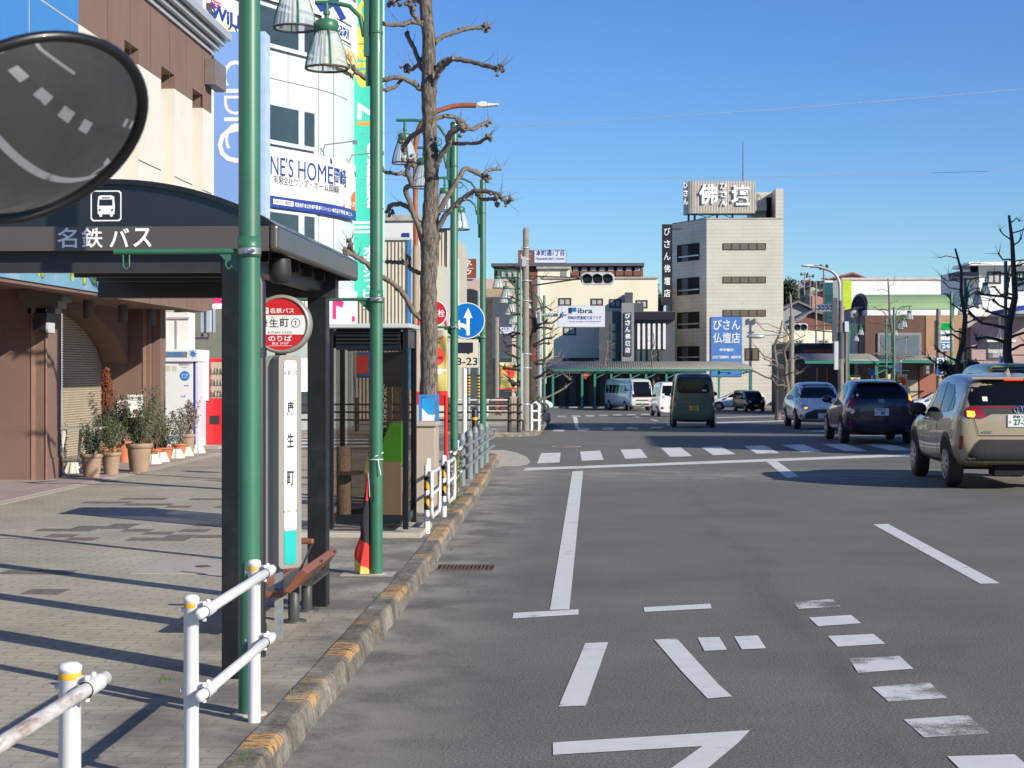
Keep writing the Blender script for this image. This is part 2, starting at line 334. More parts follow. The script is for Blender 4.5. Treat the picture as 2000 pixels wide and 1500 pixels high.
zebra = [[(1057,885),(1095,884),(1093,903),(1049,905)], [(1133,882),(1172,880),(1179,898),(1136,900)], [(1212,878),(1252,877),(1265,894),(1221,896)], [(1291,875),(1330,874),(1352,891),(1309,892)],
 [(1369,873),(1408,872),(1437,887),(1393,889)], [(1453,871),(1493,870),(1523,885),(1478,886)], [(1528,869),(1569,868),(1607,882),(1566,883)], [(1606,867),(1650,867),(1695,881),(1650,881)],
 [(1689,867),(1732,866),(1783,879),(1739,880)], [(1765,865),(1808,865),(1866,877),(1824,878)], [(1845,864),(1888,863),(1950,875),(1908,876)], [(1925,862),(1968,862),(2036,873),(1994,874)]]
zebra += [[(1082+48*i,838-1.4*i),(1104+48*i,838-1.4*i),(1101+48*i,843-1.6*i),(1078+48*i,843-1.6*i)] for i in range(5)]
zebra += [[(1089+27*i,812-.7*i),(1105+27*i,812-.7*i),(1108+27*i,815-.8*i),(1090+27*i,815-.8*i)] for i in range(7)]
extra = [[(1268,819),(1274,819),(1288,822),(1280,822)], [(1300,828),(1308,828),(1318,831),(1308,831)], [(1400,824.5),(1545,820.5),(1545,822.5),(1400,827)], [(1400,815),(1545,811),(1545,812),(1400,816.5)], [(1236,813),(1242,813),(1252,815),(1244,815)],
 [(1960,912),(1990,911),(2080,935),(2040,936)], [(1560,842),(1600,840.5),(1650,842),(1610,843)]]
def paint(name, polys, m, lab):
    mb = MB()
    if m == 'paint_fresh':
        for p in near: mb.add([(a, b, .004) for a, b in p], geometry.tessellate_polygon([[V((a, b, 0)) for a, b in p]]))
    for p in polys:
        q = [GF(a, b, .004) for a, b in p]; tri = geometry.tessellate_polygon([[V((x.x, x.y, 0)) for x in q]]); mb.add(q, tri)
    return struct(name, mb, m)
near = [[(-.15,1.2),(.0,1.2),(.0,7.2),(-.15,7.2)],[(2.6,-6),(2.75,-6),(2.75,2),(2.6,2)]]+[[(1.15,y),(1.5,y),(1.5,y+.45),(1.15,y+.45)] for y in (-4,-3.1,-2.2,-1.3,-.4,.5,1.4,2.3,3.2)]+[[(-.9,-3.2),(.5,-3.2),(.5,-3.0),(-.9,-3.0)],[(-.5,-1.2),(-.3,-1.2),(-.6,-2.4),(-.8,-2.4)],[(.2,-1.2),(.4,-1.2),(.6,-2.4),(.4,-2.4)],[(-.8,.2),(.6,.2),(.6,.4),(-.8,.4)],[(.3,.2),(.5,.2),(-.5,-.8),(-.7,-.8)]]
paint('road_marking', fresh+zebra[:12]+extra, 'paint_fresh', ''); paint('road_marking', worn+zebra[12:], 'paint_worn', '')
# darker paving blocks laid in steps
mb = MB()
seen = set()
for px, py in [(150,983),(185,984),(250,975),(285,977),(215,988),(260,989),(305,990),(355,976),(395,993),(420,978),(45,1038),(90,1037),(60,1048),(105,1055),(140,1056),(110,1036),(190,1026),(215,1059),(255,1056),(300,1053),(345,1052),(170,1032),(20,1118),(70,1122),(25,1160),(160,1033),(330,1057),(380,978),(430,992),(200,1026),(240,1038),(285,1046),(330,1040),(380,1030)]:
    p = G(px, py, SW); x = round(p.x/.3); y = round(p.y/.3)
    if (x, y) in seen: continue
    seen.add((x, y)); mb.box(x*.3, y*.3, SW, x*.3+.29, y*.3+.29, SW+.0035)
struct('pavement_blocks', mb, 'dark_paver')
# cover plate, gutter grating, grass tufts at the kerb
a, b = G(250,1121,SW), G(400,1098,SW)
t = wthing('cover_plate', 'pale square cover plate let into the block paving left of the black post', 'cover plate', (a.x, a.y, SW))
c = build('slab', MB().box(a.x+.02, a.y, SW, a.x+.98, a.y+1.05, SW+.006), 'cover_slab', t)
build('handle', MB().lathe([(.0,0),(.05,0),(.07,.0)], ((a.x+.5), a.y+.5, SW+.008), 16).lathe([(.045,.0),(.05,.006),(.055,0)], (a.x+.5, a.y+.5, SW+.007), 16), mat('rust_iron', (.12,.09,.07), .8, .3, var=.3, scale=20), t)
g0 = G(850,1113); t = wthing('drain_grating', 'rusty slotted drain grating in the gutter by the kerb', 'drain grating', (g0.x, g0.y, 0))
mb = MB()
for i in range(13): mb.box(g0.x+.04+i*.035, g0.y-.02, .001, g0.x+.055+i*.035, g0.y+.3, .012)
mb.box(g0.x, g0.y-.04, .001, g0.x+.52, g0.y-.02, .013); mb.box(g0.x, g0.y+.3, .001, g0.x+.52, g0.y+.32, .013); build('bars', mb, 'rust_iron', t)
build('pit', MB().box(g0.x+.01, g0.y-.02, .0005, g0.x+.51, g0.y+.3, .004), mat('pit_black', (.01,.01,.01), .9), t)
mb = MB()
for px, py, n in [(583,1352,26),(880,1075,14),(470,1490,30),(885,985,60),(880,1000,40),(320,1330,16),(735,1170,12)]:
    if not n: continue
    p = G(px, py, SW)
    for _ in range(n):
        q = p+V((random.gauss(0,.02), random.gauss(0,.08), 0)); h = random.uniform(.012, .04); d = V((random.uniform(-.6,.6), random.uniform(-.6,.6), 1))*h
        mb.add([q+V((-.004,0,0)), q+V((.004,0,0)), q+d], [(0,1,2)])
o = build('grass', mb, 'grass'); tag(o, 'small green weeds growing in the joints of the kerb', 'grass', kind='stuff')

q = G(1106,872); t = wthing('manhole_cover', 'dark round manhole cover between the first two crossing bars', 'manhole cover', (q.x,q.y,0)); build('lid', MB().lathe([(.001,.006),(.29,.006),(.30,.002)], (q.x,q.y,0), 32), 'rust_iron', t); build('frame_ring', MB().lathe([(.31,.002),(.31,.007),(.34,.007),(.345,.001)], (q.x,q.y,0), 32), 'concrete', t)
# ---------------- near street furniture ----------------
mat('green_paint', (.034,.15,.088), .42, var=.14, scale=3, dirt=(.075,.115,.085), dscale=5, damt=.55, coat=.1)
mat('white_paint', (.74,.74,.76), .32, var=.03, scale=4, dirt=(.55,.53,.5), damt=.35, coat=.2)
mat('white_rusty', (.66,.65,.64), .45, var=.05, scale=4, dirt=(.20,.09,.04), dscale=16, damt=.9, stretch=(1,.25,1))
mat('yellow_band', (.68,.40,.03), .4); mat('steel', (.42,.43,.44), .4, .8, var=.1, dirt=(.25,.2,.17), dscale=6)
mat('galv', (.36,.39,.41), .5, .55, var=.2, scale=14); mat('black_steel', (.007,.008,.010), .4, .0, var=.3, scale=8, dirt=(.045,.045,.045), dscale=7, damt=.35, coat=.1)
mat('bronze', (.16,.135,.12), .32, .65, var=.06, scale=2); mat('dark_grey', (.028,.029,.032), .45, var=.1)
mat('grey_metal', (.33,.31,.285), .42, .2, var=.08, scale=3, dirt=(.15,.12,.1), dscale=3, stretch=(1,1,.3)); mat('grey_paint', (.20,.23,.25), .5, var=.1, scale=6, dirt=(.11,.12,.13), dscale=5)
mat('white_sign', (.78,.79,.80), .35, var=.02); mat('white_letter', (.82,.83,.84), .4, var=.02); mat('black_letter', (.012,.012,.03), .5); mat('red_sign', (.55,.018,.025), .35, var=.05)
mat('blue_sign', (.0,.155,.52), .35, var=.05); mat('navy', (.02,.05,.28), .4, var=.05); mat('teal', (.02,.45,.42), .4, var=.04)
mat('bench_wood', (.24,.085,.042), .45, var=.2, scale=9, stretch=(1,.15,1), dirt=(.2,.06,.03), dscale=3); mat('bench_leg', (.05,.052,.056), .5)
mat('shelter_black', (.016,.018,.023), .3, var=.15, coat=.3); mat('shelter_brown', (.115,.10,.092), .35, .3, var=.05)

def guard_post(x, y, ztop, lab, r=.031, rails=((.827,), ), grp='white pipe guard posts at the kerb'): pass
def pipe_guard(name, lab, posts, rails, m='white_paint', railm='white_paint', rr=.030):
    x, y, _ = posts[0]; t = wthing(name, lab, 'guard rail', (x, y, SW), 'white pipe guard rails along the kerb')
    for x, y, zt in posts:
        p = build('post', MB().lathe([(rr,SW-.05),(rr,zt-.028),(rr*1.07,zt-.026),(rr*1.07,zt-.012),(rr*.75,zt-.003),(.001,zt)], (x,y,0), 20), m, t)
        build('yellow_band', MB().lathe([(rr*1.01,zt-.052),(rr*1.02,zt-.05),(rr*1.02,zt-.034),(rr*1.01,zt-.032)], (x,y,0), 20), 'yellow_band', p)
    for x0, y0, y1, z in rails:
        r_ = build('rail', MB().lathe([(.001,y0-.012),(.018,y0-.008),(.0215,y0),(.0215,y1),(.018,y1+.008),(.001,y1+.012)], (x0,0,z), 18, 'y'), railm, t)
        for px_, py_, _z in posts:
            if y0-.1 < py_ < y1+.1:
                mb = MB(); mb.box(px_+rr*.7, py_-.022, z-.03, x0-.01, py_+.022, z+.03); mb.lathe([(.0265,py_-.07),(.0265,py_+.07)], (x0,0,z), 18, 'y')
                mb.lathe([(.001,.012),(.008,.01),(.009,0)], (x0-.005,py_-.035,z+.026), 8).lathe([(.001,.012),(.008,.01),(.009,0)], (x0-.005,py_+.035,z+.026), 8)
                mb.cyl((x0-.005,py_-.035,z-.04), (x0-.005,py_-.035,z-.02), .009, 8); mb.cyl((px_-rr-.012,py_,z), (px_,py_,z), .009, 8); build('clamp', mb, railm, t)
    return t
A = G(487,1395,SW); B = G(735,1122,SW)
PX = -1.575
pipe_guard('pipe_guard', 'clean white two rail pipe guard beside the black shelter post', [(PX,7.90,.887), (PX-.003,6.65,.887)], [(PX+.062,6.52,8.02,.827), (PX+.062,6.52,8.02,.505)])
pipe_guard('pipe_guard', 'rust streaked white pipe guard nearest the viewer by the kerb', [(PX-.01,5.10,.887), (PX-.01,3.65,.887)], [(PX+.058,3.5,5.24,.813), (PX+.058,3.5,5.24,.49)], 'white_paint', 'white_rusty', .034)

# --- ornamental lamp posts with two hanging bells ---
def lamp_glass():
    m = bpy.data.materials.new('ribbed_glass'); nt, bs = nodes(m); MATS['ribbed_glass'] = m
    bs.inputs['Base Color'].default_value = (.62,.68,.70,1); bs.inputs['Roughness'].default_value = .12
    tr = nt.nodes.new('ShaderNodeBsdfTransparent'); tr.inputs[0].default_value = (.9,.95,.95,1); mx = nt.nodes.new('ShaderNodeMixShader'); mx.inputs[0].default_value = .5
    L(nt, tr.outputs[0], mx.inputs[1]); L(nt, bs.outputs[0], mx.inputs[2]); L(nt, mx.outputs[0], nt.nodes['Material Output'].inputs[0]); return m
lamp_glass(); mat('rim_brown', (.07,.05,.04), .6, var=.3, scale=20); mat('bulb', (.75,.76,.74), .3)
mat('white_cap', (.7,.7,.68), .4)
def bell(x, z, parent, armz):     # z = lower rim, local coords
    p = build('lamp_shade', MB().lathe([(.165,z),(.158,z+.05),(.14,z+.14),(.112,z+.23),(.085,z+.295),(.07,z+.32)], (x,0,0), 56, flute=.035, smooth=False), 'ribbed_glass', parent)
    build('rim', MB().lathe([(.160,z),(.172,z-.006),(.180,z+.004),(.172,z+.014),(.160,z+.01),(.160,z)], (x,0,0), 40), 'rim_brown', p)
    mb = MB().lathe([(.001,z+.40),(.07,z+.40),(.094,z+.385),(.094,z+.305),(.086,z+.30),(.086,z+.37),(.001,z+.37)], (x,0,0), 28)
    for a in (.35, .35+pi/2, .35+pi, .35+3*pi/2):
        c, s = cos(a), sin(a); mb.tube([(x+c*r_, s*r_, zz) for r_, zz in ((.09,z+.31),(.118,z+.23),(.147,z+.14),(.166,z+.05),(.174,z))], .009, 6)
    mb.cyl((x,0,z+.39), (x,0,armz), .019, 12); mb.lathe([(.028,z+.44),(.028,z+.47)], (x,0,0), 12); build('cap', mb, 'green_paint', p)
    build('bulb', MB().lathe([(.001,z+.10),(.02,z+.11),(.024,z+.2),(.022,z+.28),(.03,z+.31)], (x,0,0), 16), 'bulb', p)
def curl(cx, cz, r, a0, turns, n=14, k=1):
    return [(cx+k*r*(1-.62*i/n)*cos(a0+turns*2*pi*i/n), 0, cz+r*(1-.62*i/n)*sin(a0+turns*2*pi*i/n)) for i in range(n+1)]
def lamp_post(loc, label, s=-1, H=4.98, rz=0, banner_arm=True):
    t = thing('lamp_post', label, 'lamp post', loc, rz, 'green lamp posts with hanging bell lamps')
    mb = MB().lathe([(.052,0),(.052,H-.02),(.045,H),(.001,H+.005)], n=24); mb.lathe([(.052,H-.6),(.055,H-.6),(.055,H-.58),(.052,H-.58)]).lathe([(.052,2.2),(.0555,2.2),(.0555,2.3),(.052,2.3)]); build('pole', mb, 'green_paint', t)
    build('access_hatch', MB().box(-.014,-.0565,.60,.014,-.045,.74), 'green_paint', t, bevel=.004); build('base_collar', MB().lathe([(.085,0),(.085,.006),(.053,.01)], n=20), 'concrete', t)
    a1, a2 = H+.03, H-.34; q = MB()
    q.tube([(s*.78,0,a1), (s*.55,0,a1), (s*.34,0,a1-.02), (s*.2,0,a1-.09), (s*.11,0,a1-.22), (s*.075,0,a1-.42), (s*.07,0,a1-.62)], .021, 10)
    q.tube([(s*.50,0,a2), (s*.36,0,a2), (s*.22,0,a2-.03), (s*.13,0,a2-.12), (s*.10,0,a2-.28)], .019, 10)
    q.box(s*.055,-.022,H-.78,s*.10,.022,H-.30); q.box(s*.045,-.012,H-1.02,s*.085,.012,H-.78)
    q.tube(curl(s*.40, a1-.12, .085, pi/2, -1.2, k=s), .009, 6).tube(curl(s*.22, a1-.30, .06, pi/2, 1.2, k=s), .008, 6).tube([(s*.47,0,a1-.02),(s*.30,0,a1-.16),(s*.2,0,a1-.33),(s*.17,0,a2)], .009, 6)
    build('arm', q, 'green_paint', t); bell(s*.665, H-.55, t, a1); bell(s*.405, H-.88, t, a2)
    if banner_arm:
        b = MB().cyl((s*.05,0,2.23), (s*.66,0,2.23), .014, 10); b.add([(s*.05,-.004,2.22),(s*.05,-.004,2.12),(s*.15,-.004,2.22),(s*.05,.004,2.22),(s*.05,.004,2.12),(s*.15,.004,2.22)], [(0,1,2),(3,5,4),(0,3,4,1),(1,4,5,2),(2,5,3,0)])
        for xx in (.10, .60): b.tube([(s*xx-.015,0,2.22),(s*xx-.015,0,2.16),(s*xx,0,2.145),(s*xx+.015,0,2.16),(s*xx+.015,0,2.22)], .004, 6)
        build('banner_arm', b, 'green_paint', t); build('clamp', MB().lathe([(.0565,2.215),(.0565,2.245)]).cyl((.0,-.075,2.23), (.0,-.05,2.23), .012, 8).cyl((.03,-.075,2.23), (.03,-.05,2.23), .008, 8), 'steel', t)
    return t
lp = lamp_post((A.x,A.y,SW), 'thick green lamp post nearest the viewer in front of the bus shelter')
def lp2(px, Y, lab, z=SW, s=1): p = W(px, 700, Y); return dup(lp, (p.x, Y, z), 0 if s == 1 else pi, lab)
dup(lp, (B.x,B.y,SW), 0, 'green lamp post with a furled banner tied to it beside the bench')
lp2(887, 22.6, 'green lamp post partly covering the round blue arrow sign'); lp2(943, 29.4, 'green lamp post at the end of the grey bollard row')
for px, Y, lab in [(1013,54.2,'green lamp post just left of the concrete utility pole'), (1019,63,'green lamp post second behind the concrete utility pole'), (1024,72,'green lamp post third behind the concrete utility pole'), (1027,81,'green lamp post farthest behind the concrete utility pole')]:
    lp2(px, Y, lab, gz(Y)+SW)
lp2(1063, 66, 'green lamp post right of the blue one way sign beyond the crossing', gz(66)+.05)
for px, Y, lab in [(1746,74,'green lamp post beside the thin bare tree in front of the brown shop'), (1731,84,'green lamp post behind the thin bare tree by the brown shop'), (1657,92,'green lamp post beside the signal mast on the far side'), (1964,50,'black looking lamp post at the right edge under the tall bare tree'), (1885,57,'dark lamp post between the bare trees and the pink house'), (1858,64,'dark lamp post nearest the convenience store sign')]:
    lp2(px, Y, lab, gz(Y)+(.06 if Y < 70 else .0), -1)

# --- bus shelter ---
sx0, sx1, sy0, sy1 = -3.47, -1.65, 8.93, 12.05; zb, zt = 2.416, 2.545; scx = (sx0+sx1)/2
t = wthing('bus_shelter', 'black arched bus shelter with white bus pictogram over the pavement', 'bus shelter', (scx, 10.4, SW))
N = 24; arch = [(sx0+(sx1-sx0)*i/N, zt+.255*(1-((2*i/N-1)**2))**.9) for i in range(N+1)]
build('arch_panel', MB().prism([(sx0,zt)]+arch+[(sx1,zt)], (0,sy0+.03,0), X_, Z_, (0,.03,0)), 'shelter_black', t)
mb = MB(); oo = [(a, b+.0) for a, b in arch]; ii = [(scx+(a-scx)*1.0, b-.028) for a, b in arch]
for (a, b), (c, d) in zip(zip(oo, oo[1:]), zip(ii, ii[1:])):
    mb.add([(a[0],sy0,a[1]),(b[0],sy0,b[1]),(b[0],sy1,b[1]),(a[0],sy1,a[1])], [(0,1,2,3)], True); mb.quad((a[0],sy0,a[1]),(b[0],sy0,b[1]),(d[0],sy0,d[1]),(c[0],sy0,c[1]))
    mb.add([(c[0],sy0,c[1]),(d[0],sy0,d[1]),(d[0],sy0+.031,d[1]),(c[0],sy0+.031,c[1])], [(0,1,2,3)])
build('roof', mb, mat('roof_black', (.01,.01,.012), .35, coat=.2), t, fixn=False)
build('front_fascia', MB().box(sx0,sy0-.012,zb,sx1-.05,sy0+.05,zt), 'shelter_brown', t)
build('side_fascia', MB().box(sx1-.05,sy0-.012,zb-.002,sx1,sy1,zt+.01), 'bronze', t, bevel=.02, seg=4)
build('rear_fascia', MB().box(sx0,sy1-.05,zb,sx1-.05,sy1,zt), 'bronze', t)
mb = MB().box(sx0+.05,sy0+.05,zb+.05,sx1-.05,sy1-.05,zb+.08); mb.box(sx0+.02,sy0+.06,zb-.11,sx1-.25,sy0+.16,zb+.049); mb.box(sx0+.02,sy1-.3,zb-.13,sx1-.12,sy1-.15,zb+.049)
for k in range(5): mb.box(sx0+.1,sy0+.5+k*.5,zb-.03,sx1-.15,sy0+.56+k*.5,zb+.049)
mb.box(-1.96,sy0+.17,zb-.09,-1.85,sy1-.31,zb+.02); build('ceiling_frame', mb, 'dark_grey', t)
for (x, y), n in (((-1.90,9.05),0), ((-1.90,11.82),1)):
    build('post', MB().box(x-.068,y-.068,SW,x+.068,y+.068,zb-.0), 'black_steel', t, bevel=.006)
build('drain_pipe', MB().tube([(-1.79,9.12,SW+.1),(-1.79,9.12,2.25),(-1.82,9.12,2.32)], .035, 12).lathe([(.04,.35),(.04,.40)], (-1.79,9.12,0)).lathe([(.04,1.85),(.04,1.9)], (-1.79,9.12,0)), mat('pipe_black', (.02,.021,.022), .4), t)
build('speaker_dome', MB().lathe([(.001,-.14),(.05,-.13),(.065,-.08),(.06,0)], (-1.72,9.35,zb-.02), 16), 'dark_grey', t)
fy = sy0-.016; cx = W(204, 465, fy).x
mb = MB(); text(mb, '名', (W(131,465,fy).x, fy, W(0,465,fy).z), X_, Z_, .108, .108, .012)
for ch, px_, w_ in (('バ',233,.108), ('ス',278,.100)): text(mb, ch, (W(px_,465,fy).x, fy, W(0,465,fy).z), X_, Z_, .103, w_, .02)
text(mb, '鉄', (W(180,465,fy).x, fy, W(0,465,fy).z), X_, Z_, .108, .115, .012); build('lettering', mb, 'white_letter', t)
ic = W(207, 402, sy0+.025); mb = MB(); y_ = sy0+.026
def frame2(mb, x, z, w, h, th, y, r=.012):
    o_ = [(x-w/2+r,z-h/2),(x+w/2-r,z-h/2),(x+w/2,z-h/2+r),(x+w/2,z+h/2-r),(x+w/2-r,z+h/2),(x-w/2+r,z+h/2),(x-w/2,z+h/2-r),(x-w/2,z-h/2+r)]
    i_ = [(x+(a-x)*(1-2*th/w), z+(b-z)*(1-2*th/h)) for a, b in o_]
    for k in range(8): a, b, c, d = o_[k], o_[(k+1) % 8], i_[(k+1) % 8], i_[k]; mb.quad((a[0],y,a[1]),(b[0],y,b[1]),(c[0],y,c[1]),(d[0],y,d[1]))
frame2(mb, ic.x, ic.z, .168, .165, .007, y_)
bx, bz = ic.x, ic.z
mb.prism([(-.045,-.045),(.045,-.045),(.047,.0),(.043,.05),(.03,.056),(-.03,.056),(-.043,.05),(-.047,.0)], (bx,y_,bz), X_, Z_, (0,.003,0)); mb.box(bx-.036,y_-.001,bz-.058,bx-.022,y_+.002,bz-.044); mb.box(bx+.022,y_-.001,bz-.058,bx+.036,y_+.002,bz-.044); ico = build('pictogram', mb, 'white_letter', t)
mb = MB().quad((bx-.036,y_-.002,bz+.002),(bx+.036,y_-.002,bz+.002),(bx+.034,y_-.002,bz+.034),(bx-.034,y_-.002,bz+.034)).quad((bx-.022,y_-.002,bz+.041),(bx+.022,y_-.002,bz+.041),(bx+.022,y_-.002,bz+.046),(bx-.022,y_-.002,bz+.046))
mb.disc((bx-.034,y_-.002,bz-.022), .0055, (0,-1,0), 12).disc((bx+.034,y_-.002,bz-.022), .0055, (0,-1,0), 12); build('pictogram_detail', mb, 'shelter_black', ico)

# --- bench ---
t = wthing('bench', 'reddish brown slatted bench with grey round legs under the shelter', 'bench', (-1.95,11.2,SW))
for x0, x1, z in ((-2.22,-2.04,.435), (-2.03,-1.86,.425)): build('seat_board', MB().box(x0,10.2,z-.035,x1,11.75,z), 'bench_wood', t, bevel=.01)
mb = MB(); mb.prism([(-1.84,.44),(-1.80,.43),(-1.68,.56),(-1.72,.59)], (0,10.1,0), X_, Z_, (0,1.2,0)); build('backrest', mb, 'bench_wood', t, bevel=.008)
build('armrest', MB().box(-2.1,11.15,.62,-1.83,11.21,.655), 'bench_wood', t, bevel=.01)
mb = MB().bar((-1.84,11.18,.62), (-1.92,11.18,.44), .02, .012).bar((-1.78,10.6,.40), (-1.68,10.6,.58), .03, .012).bar((-1.78,11.15,.40), (-1.68,11.15,.58), .03, .012).box(-2.18,10.95,.37,-1.8,11.65,.39); build('bracket', mb, 'bench_leg', t)
for y in (11.05, 11.56): build('leg', MB().lathe([(.085,SW),(.085,SW+.012),(.038,SW+.014),(.038,.38)], (-1.94,y,0), 20), 'bench_leg', t)

# --- bus stop sign ---
Yb = 10.38; c = W(548,633,Yb-.06); t = wthing('bus_stop_sign', 'round red and white bus stop sign on a grey timetable column', 'bus stop sign', (c.x,Yb,SW))
r_ = .160
build('sign_drum', MB().lathe([(.001,.06),(r_+.012,.06),(r_+.022,.045),(r_+.022,-.045),(r_+.012,-.06),(r_,-.06),(r_,-.052),(.001,-.052)], (c.x,Yb,c.z), 64, 'y'), 'grey_metal', t)
fy = Yb-.0535; f = build('sign_face', MB().disc((c.x,fy,c.z), r_-.001, (0,-1,0), 64), 'red_sign', t)
zz0, zz1 = c.z-.064, c.z+.055; h = [(-math.sqrt(r_*r_-(z-c.z)**2)+.001, z) for z in [zz0+(zz1-zz0)*i/8 for i in range(9)]]
mb = MB(); 
for (a, z), (b, z2) in zip(h, h[1:]): mb.quad((c.x+a,fy-.001,z),(c.x-a,fy-.001,z),(c.x-b,fy-.001,z2),(c.x+b,fy-.001,z2))
mb.box(c.x-.118,fy-.002,c.z+.062,c.x-.076,fy-.0006,c.z+.102); build('white_field', mb, 'white_sign', f)
mb = MB(); text(mb, '名鉄バス', (c.x+.008,fy-.002,c.z+.083), X_, Z_, .032, .150, .015); text(mb, 'のりば', (c.x-.004,fy-.002,c.z-.088), X_, Z_, .036, .145, .015); text(mb, 'BUS  STOP', (c.x-.002,fy-.002,c.z-.119), X_, Z_, .0125, .100, .015)
mb.box(c.x-.075,fy-.002,c.z-.134,c.x+.07,fy-.001,c.z-.132); build('white_lettering', mb, 'white_letter', f)
mb = MB()
for ch, dx in (('康',-.108), ('生',-.043), ('町',.023)): text(mb, ch, (c.x+dx,fy-.002,c.z+.007), X_, Z_, .052, .054, .012)
text(mb, '①', (c.x+.093,fy-.002,c.z+.007), X_, Z_, .056, .056, .0); text(mb, 'KŌSEI-CHŌ', (c.x-.004,fy-.002,c.z-.050), X_, Z_, .0145, .145)
for ch, dx in (('こう',-.105), ('せい',-.043), ('ちょう',.023)): text(mb, ch, (c.x+dx,fy-.002,c.z+.042), X_, Z_, .010, .032)
build('black_lettering', mb, 'black_letter', f)
mb = MB().tube([(c.x-.112,fy-.003,c.z+.088),(c.x-.104,fy-.003,c.z+.092),(c.x-.097,fy-.003,c.z+.072),(c.x-.089,fy-.003,c.z+.083),(c.x-.085,fy-.003,c.z+.094)], .002, 4); build('emblem', mb, 'teal', f)
# column: two flat cases hinged together
z0, z1 = W(0,1106,Yb).z, W(0,694,Yb).z; xa, xm, xb = W(521,900,Yb).x, W(547,900,Yb).x, W(581,900,Yb-.05).x
def rrect(w, h, r, n=6):
    p = []
    for cx_, cy_, a0 in ((w/2-r, -h/2+r, -pi/2), (w/2-r, h/2-r, 0), (-w/2+r, h/2-r, pi/2), (-w/2+r, -h/2+r, pi)):
        p += [(cx_+r*cos(a0+pi/2*i/n), cy_+r*sin(a0+pi/2*i/n)) for i in range(n+1)]
    return p
mb = MB(); hz = (z1-z0); zc = (z0+z1)/2
mb.prism(rrect(xm-xa, hz, .03), ((xa+xm)/2,Yb-.035,zc), X_, Z_, (0,.2,0))
cs = build('timetable_case', mb, 'grey_metal', t, bevel=.006)
u = V((xb-xm, -.05+.02, 0)); u = V((.6,.8,0)).normalized(); du = V((xb-xm, .13, 0)); wd = du.length; un = du.normalized(); nn = V((un.y,-un.x,0))
o3 = V(((xm+xb)/2, Yb-.02, zc)); mb = MB().prism(rrect(wd, hz, .03), o3+nn*.012, un, Z_, -nn*.06); cs2 = build('timetable_case', mb, 'grey_metal', t, bevel=.004)
fo = o3+nn*.0155
build('panel', MB().prism(rrect(wd*.54, hz*.80, .02), fo+Z_*(hz*.075)+nn*.0, un, Z_, -nn*.003), 'white_sign', cs2); build('panel', MB().prism(rrect(wd*.54, hz*.16, .02), fo-Z_*(hz*.40), un, Z_, -nn*.003), 'teal', cs2)
mb = MB()
for ch, py in (('康',797), ('生',858), ('町',932)): text(mb, ch, fo+nn*.0015+Z_*(W(0,py,Yb).z-zc), un, Z_, .092, wd*.30, .02)
text(mb, 'KŌSEI-CHŌ', fo+nn*.0015+Z_*(W(0,995,Yb).z-zc), un, Z_, .016, wd*.6); text(mb, '名鉄バス', fo+nn*.0015+Z_*(W(0,728,Yb).z-zc), un, Z_, .03, wd*.55, .0); build('lettering', mb, 'black_letter', cs2)
mb = MB()
for py in (745,850,945,1050): 
    z = W(0,py,Yb).z; mb.box(xa-.002,Yb-.03,z-.02,xa+.01,Yb-.015,z+.02)
build('hinge', mb, 'steel', cs)
build('leg', MB().box(c.x-.045,Yb-.02,SW,c.x+.002,Yb+.02,z0+.08), 'galv', t); build('top_bracket', MB().box(c.x-.04,Yb-.03,z1-.02,c.x+.02,Yb+.03,c.z-r_+.0), 'dark_grey', t)
p = G(583,1065+100,SW); p = W(583,1040,12.9); mb = MB().lathe([(.022,SW),(.022,.80),(.001,.81)], (p.x,12.9,0), 14); tag(build('bollard', mb, 'white_paint'), 'thin pale steel post standing behind the bench', 'bollard')

# --- furled banner tied to the second lamp post ---
t = wthing('furled_banner', 'red black and yellow banner furled and tied to the second green lamp post', 'banner', (B.x-.1,B.y,SW))
pts = [(-.02,.92,.010,0),(-.035,.78,.022,0),(-.055,.62,.04,1),(-.07,.46,.05,1),(-.085,.30,.06,2),(-.085,.18,.07,2),(-.075,.05,.06,3)]
cols = {'yellow_cloth':(.55,.47,.12), 'red_cloth':(.62,.035,.03), 'black_cloth':(.02,.018,.025)}
for k, v in cols.items(): mat(k, v, .8, var=.1, scale=6)
segs = [('yellow_cloth',.78,.95), ('red_cloth',.60,.78), ('black_cloth',.26,.60), ('red_cloth',.07,.26), ('yellow_cloth',.0,.07)]
def bw(z): return .010+.06*(1-z/.95)
for nm, za, zb_ in segs:
    mb = MB(); n = 16; rows = []
    for i in range(7):
        z = za+(zb_-za)*i/6; w = bw(z)
        rows.append([(B.x-.05-w*(.75+.75*cos(2*pi*k/n))*(1+.22*sin(3*2*pi*k/n+z*9))*(1+.16*sin(z*17)), B.y+w*.75*sin(2*pi*k/n)*(1+.2*cos(5*2*pi*k/n)), SW+max(.01, z+(.06*cos(2*pi*k/n)+.03*sin(4*pi*k/n))*(1 if .03 < z < .93 else 0))) for k in range(n)])
    mb.add([q for r_2 in rows for q in r_2], [(i*n+k, i*n+(k+1) % n, (i+1)*n+(k+1) % n, (i+1)*n+k) for i in range(6) for k in range(n)], True); build('cloth', mb, nm, t)
z = SW+.93; mb = MB().lathe([(.056,z),(.060,z+.004),(.056,z+.008)], (B.x,B.y,0)).tube([(B.x+.06,B.y-.01,z+.06),(B.x,B.y-.06,z+.03),(B.x-.05,B.y-.02,z),(B.x+.02,B.y-.06,z-.0),(B.x+.045,B.y-.07,z-.12)], .004, 6).tube([(B.x-.058,B.y,z),(B.x-.06,B.y-.02,z-.12),(B.x-.05,B.y-.03,z-.3)], .003, 5); build('string', mb, 'white_paint', t)
build('footing', MB().box(B.x-.28,B.y-.12,SW,B.x+.14,B.y+.16,SW+.006), 'cover_slab', t)

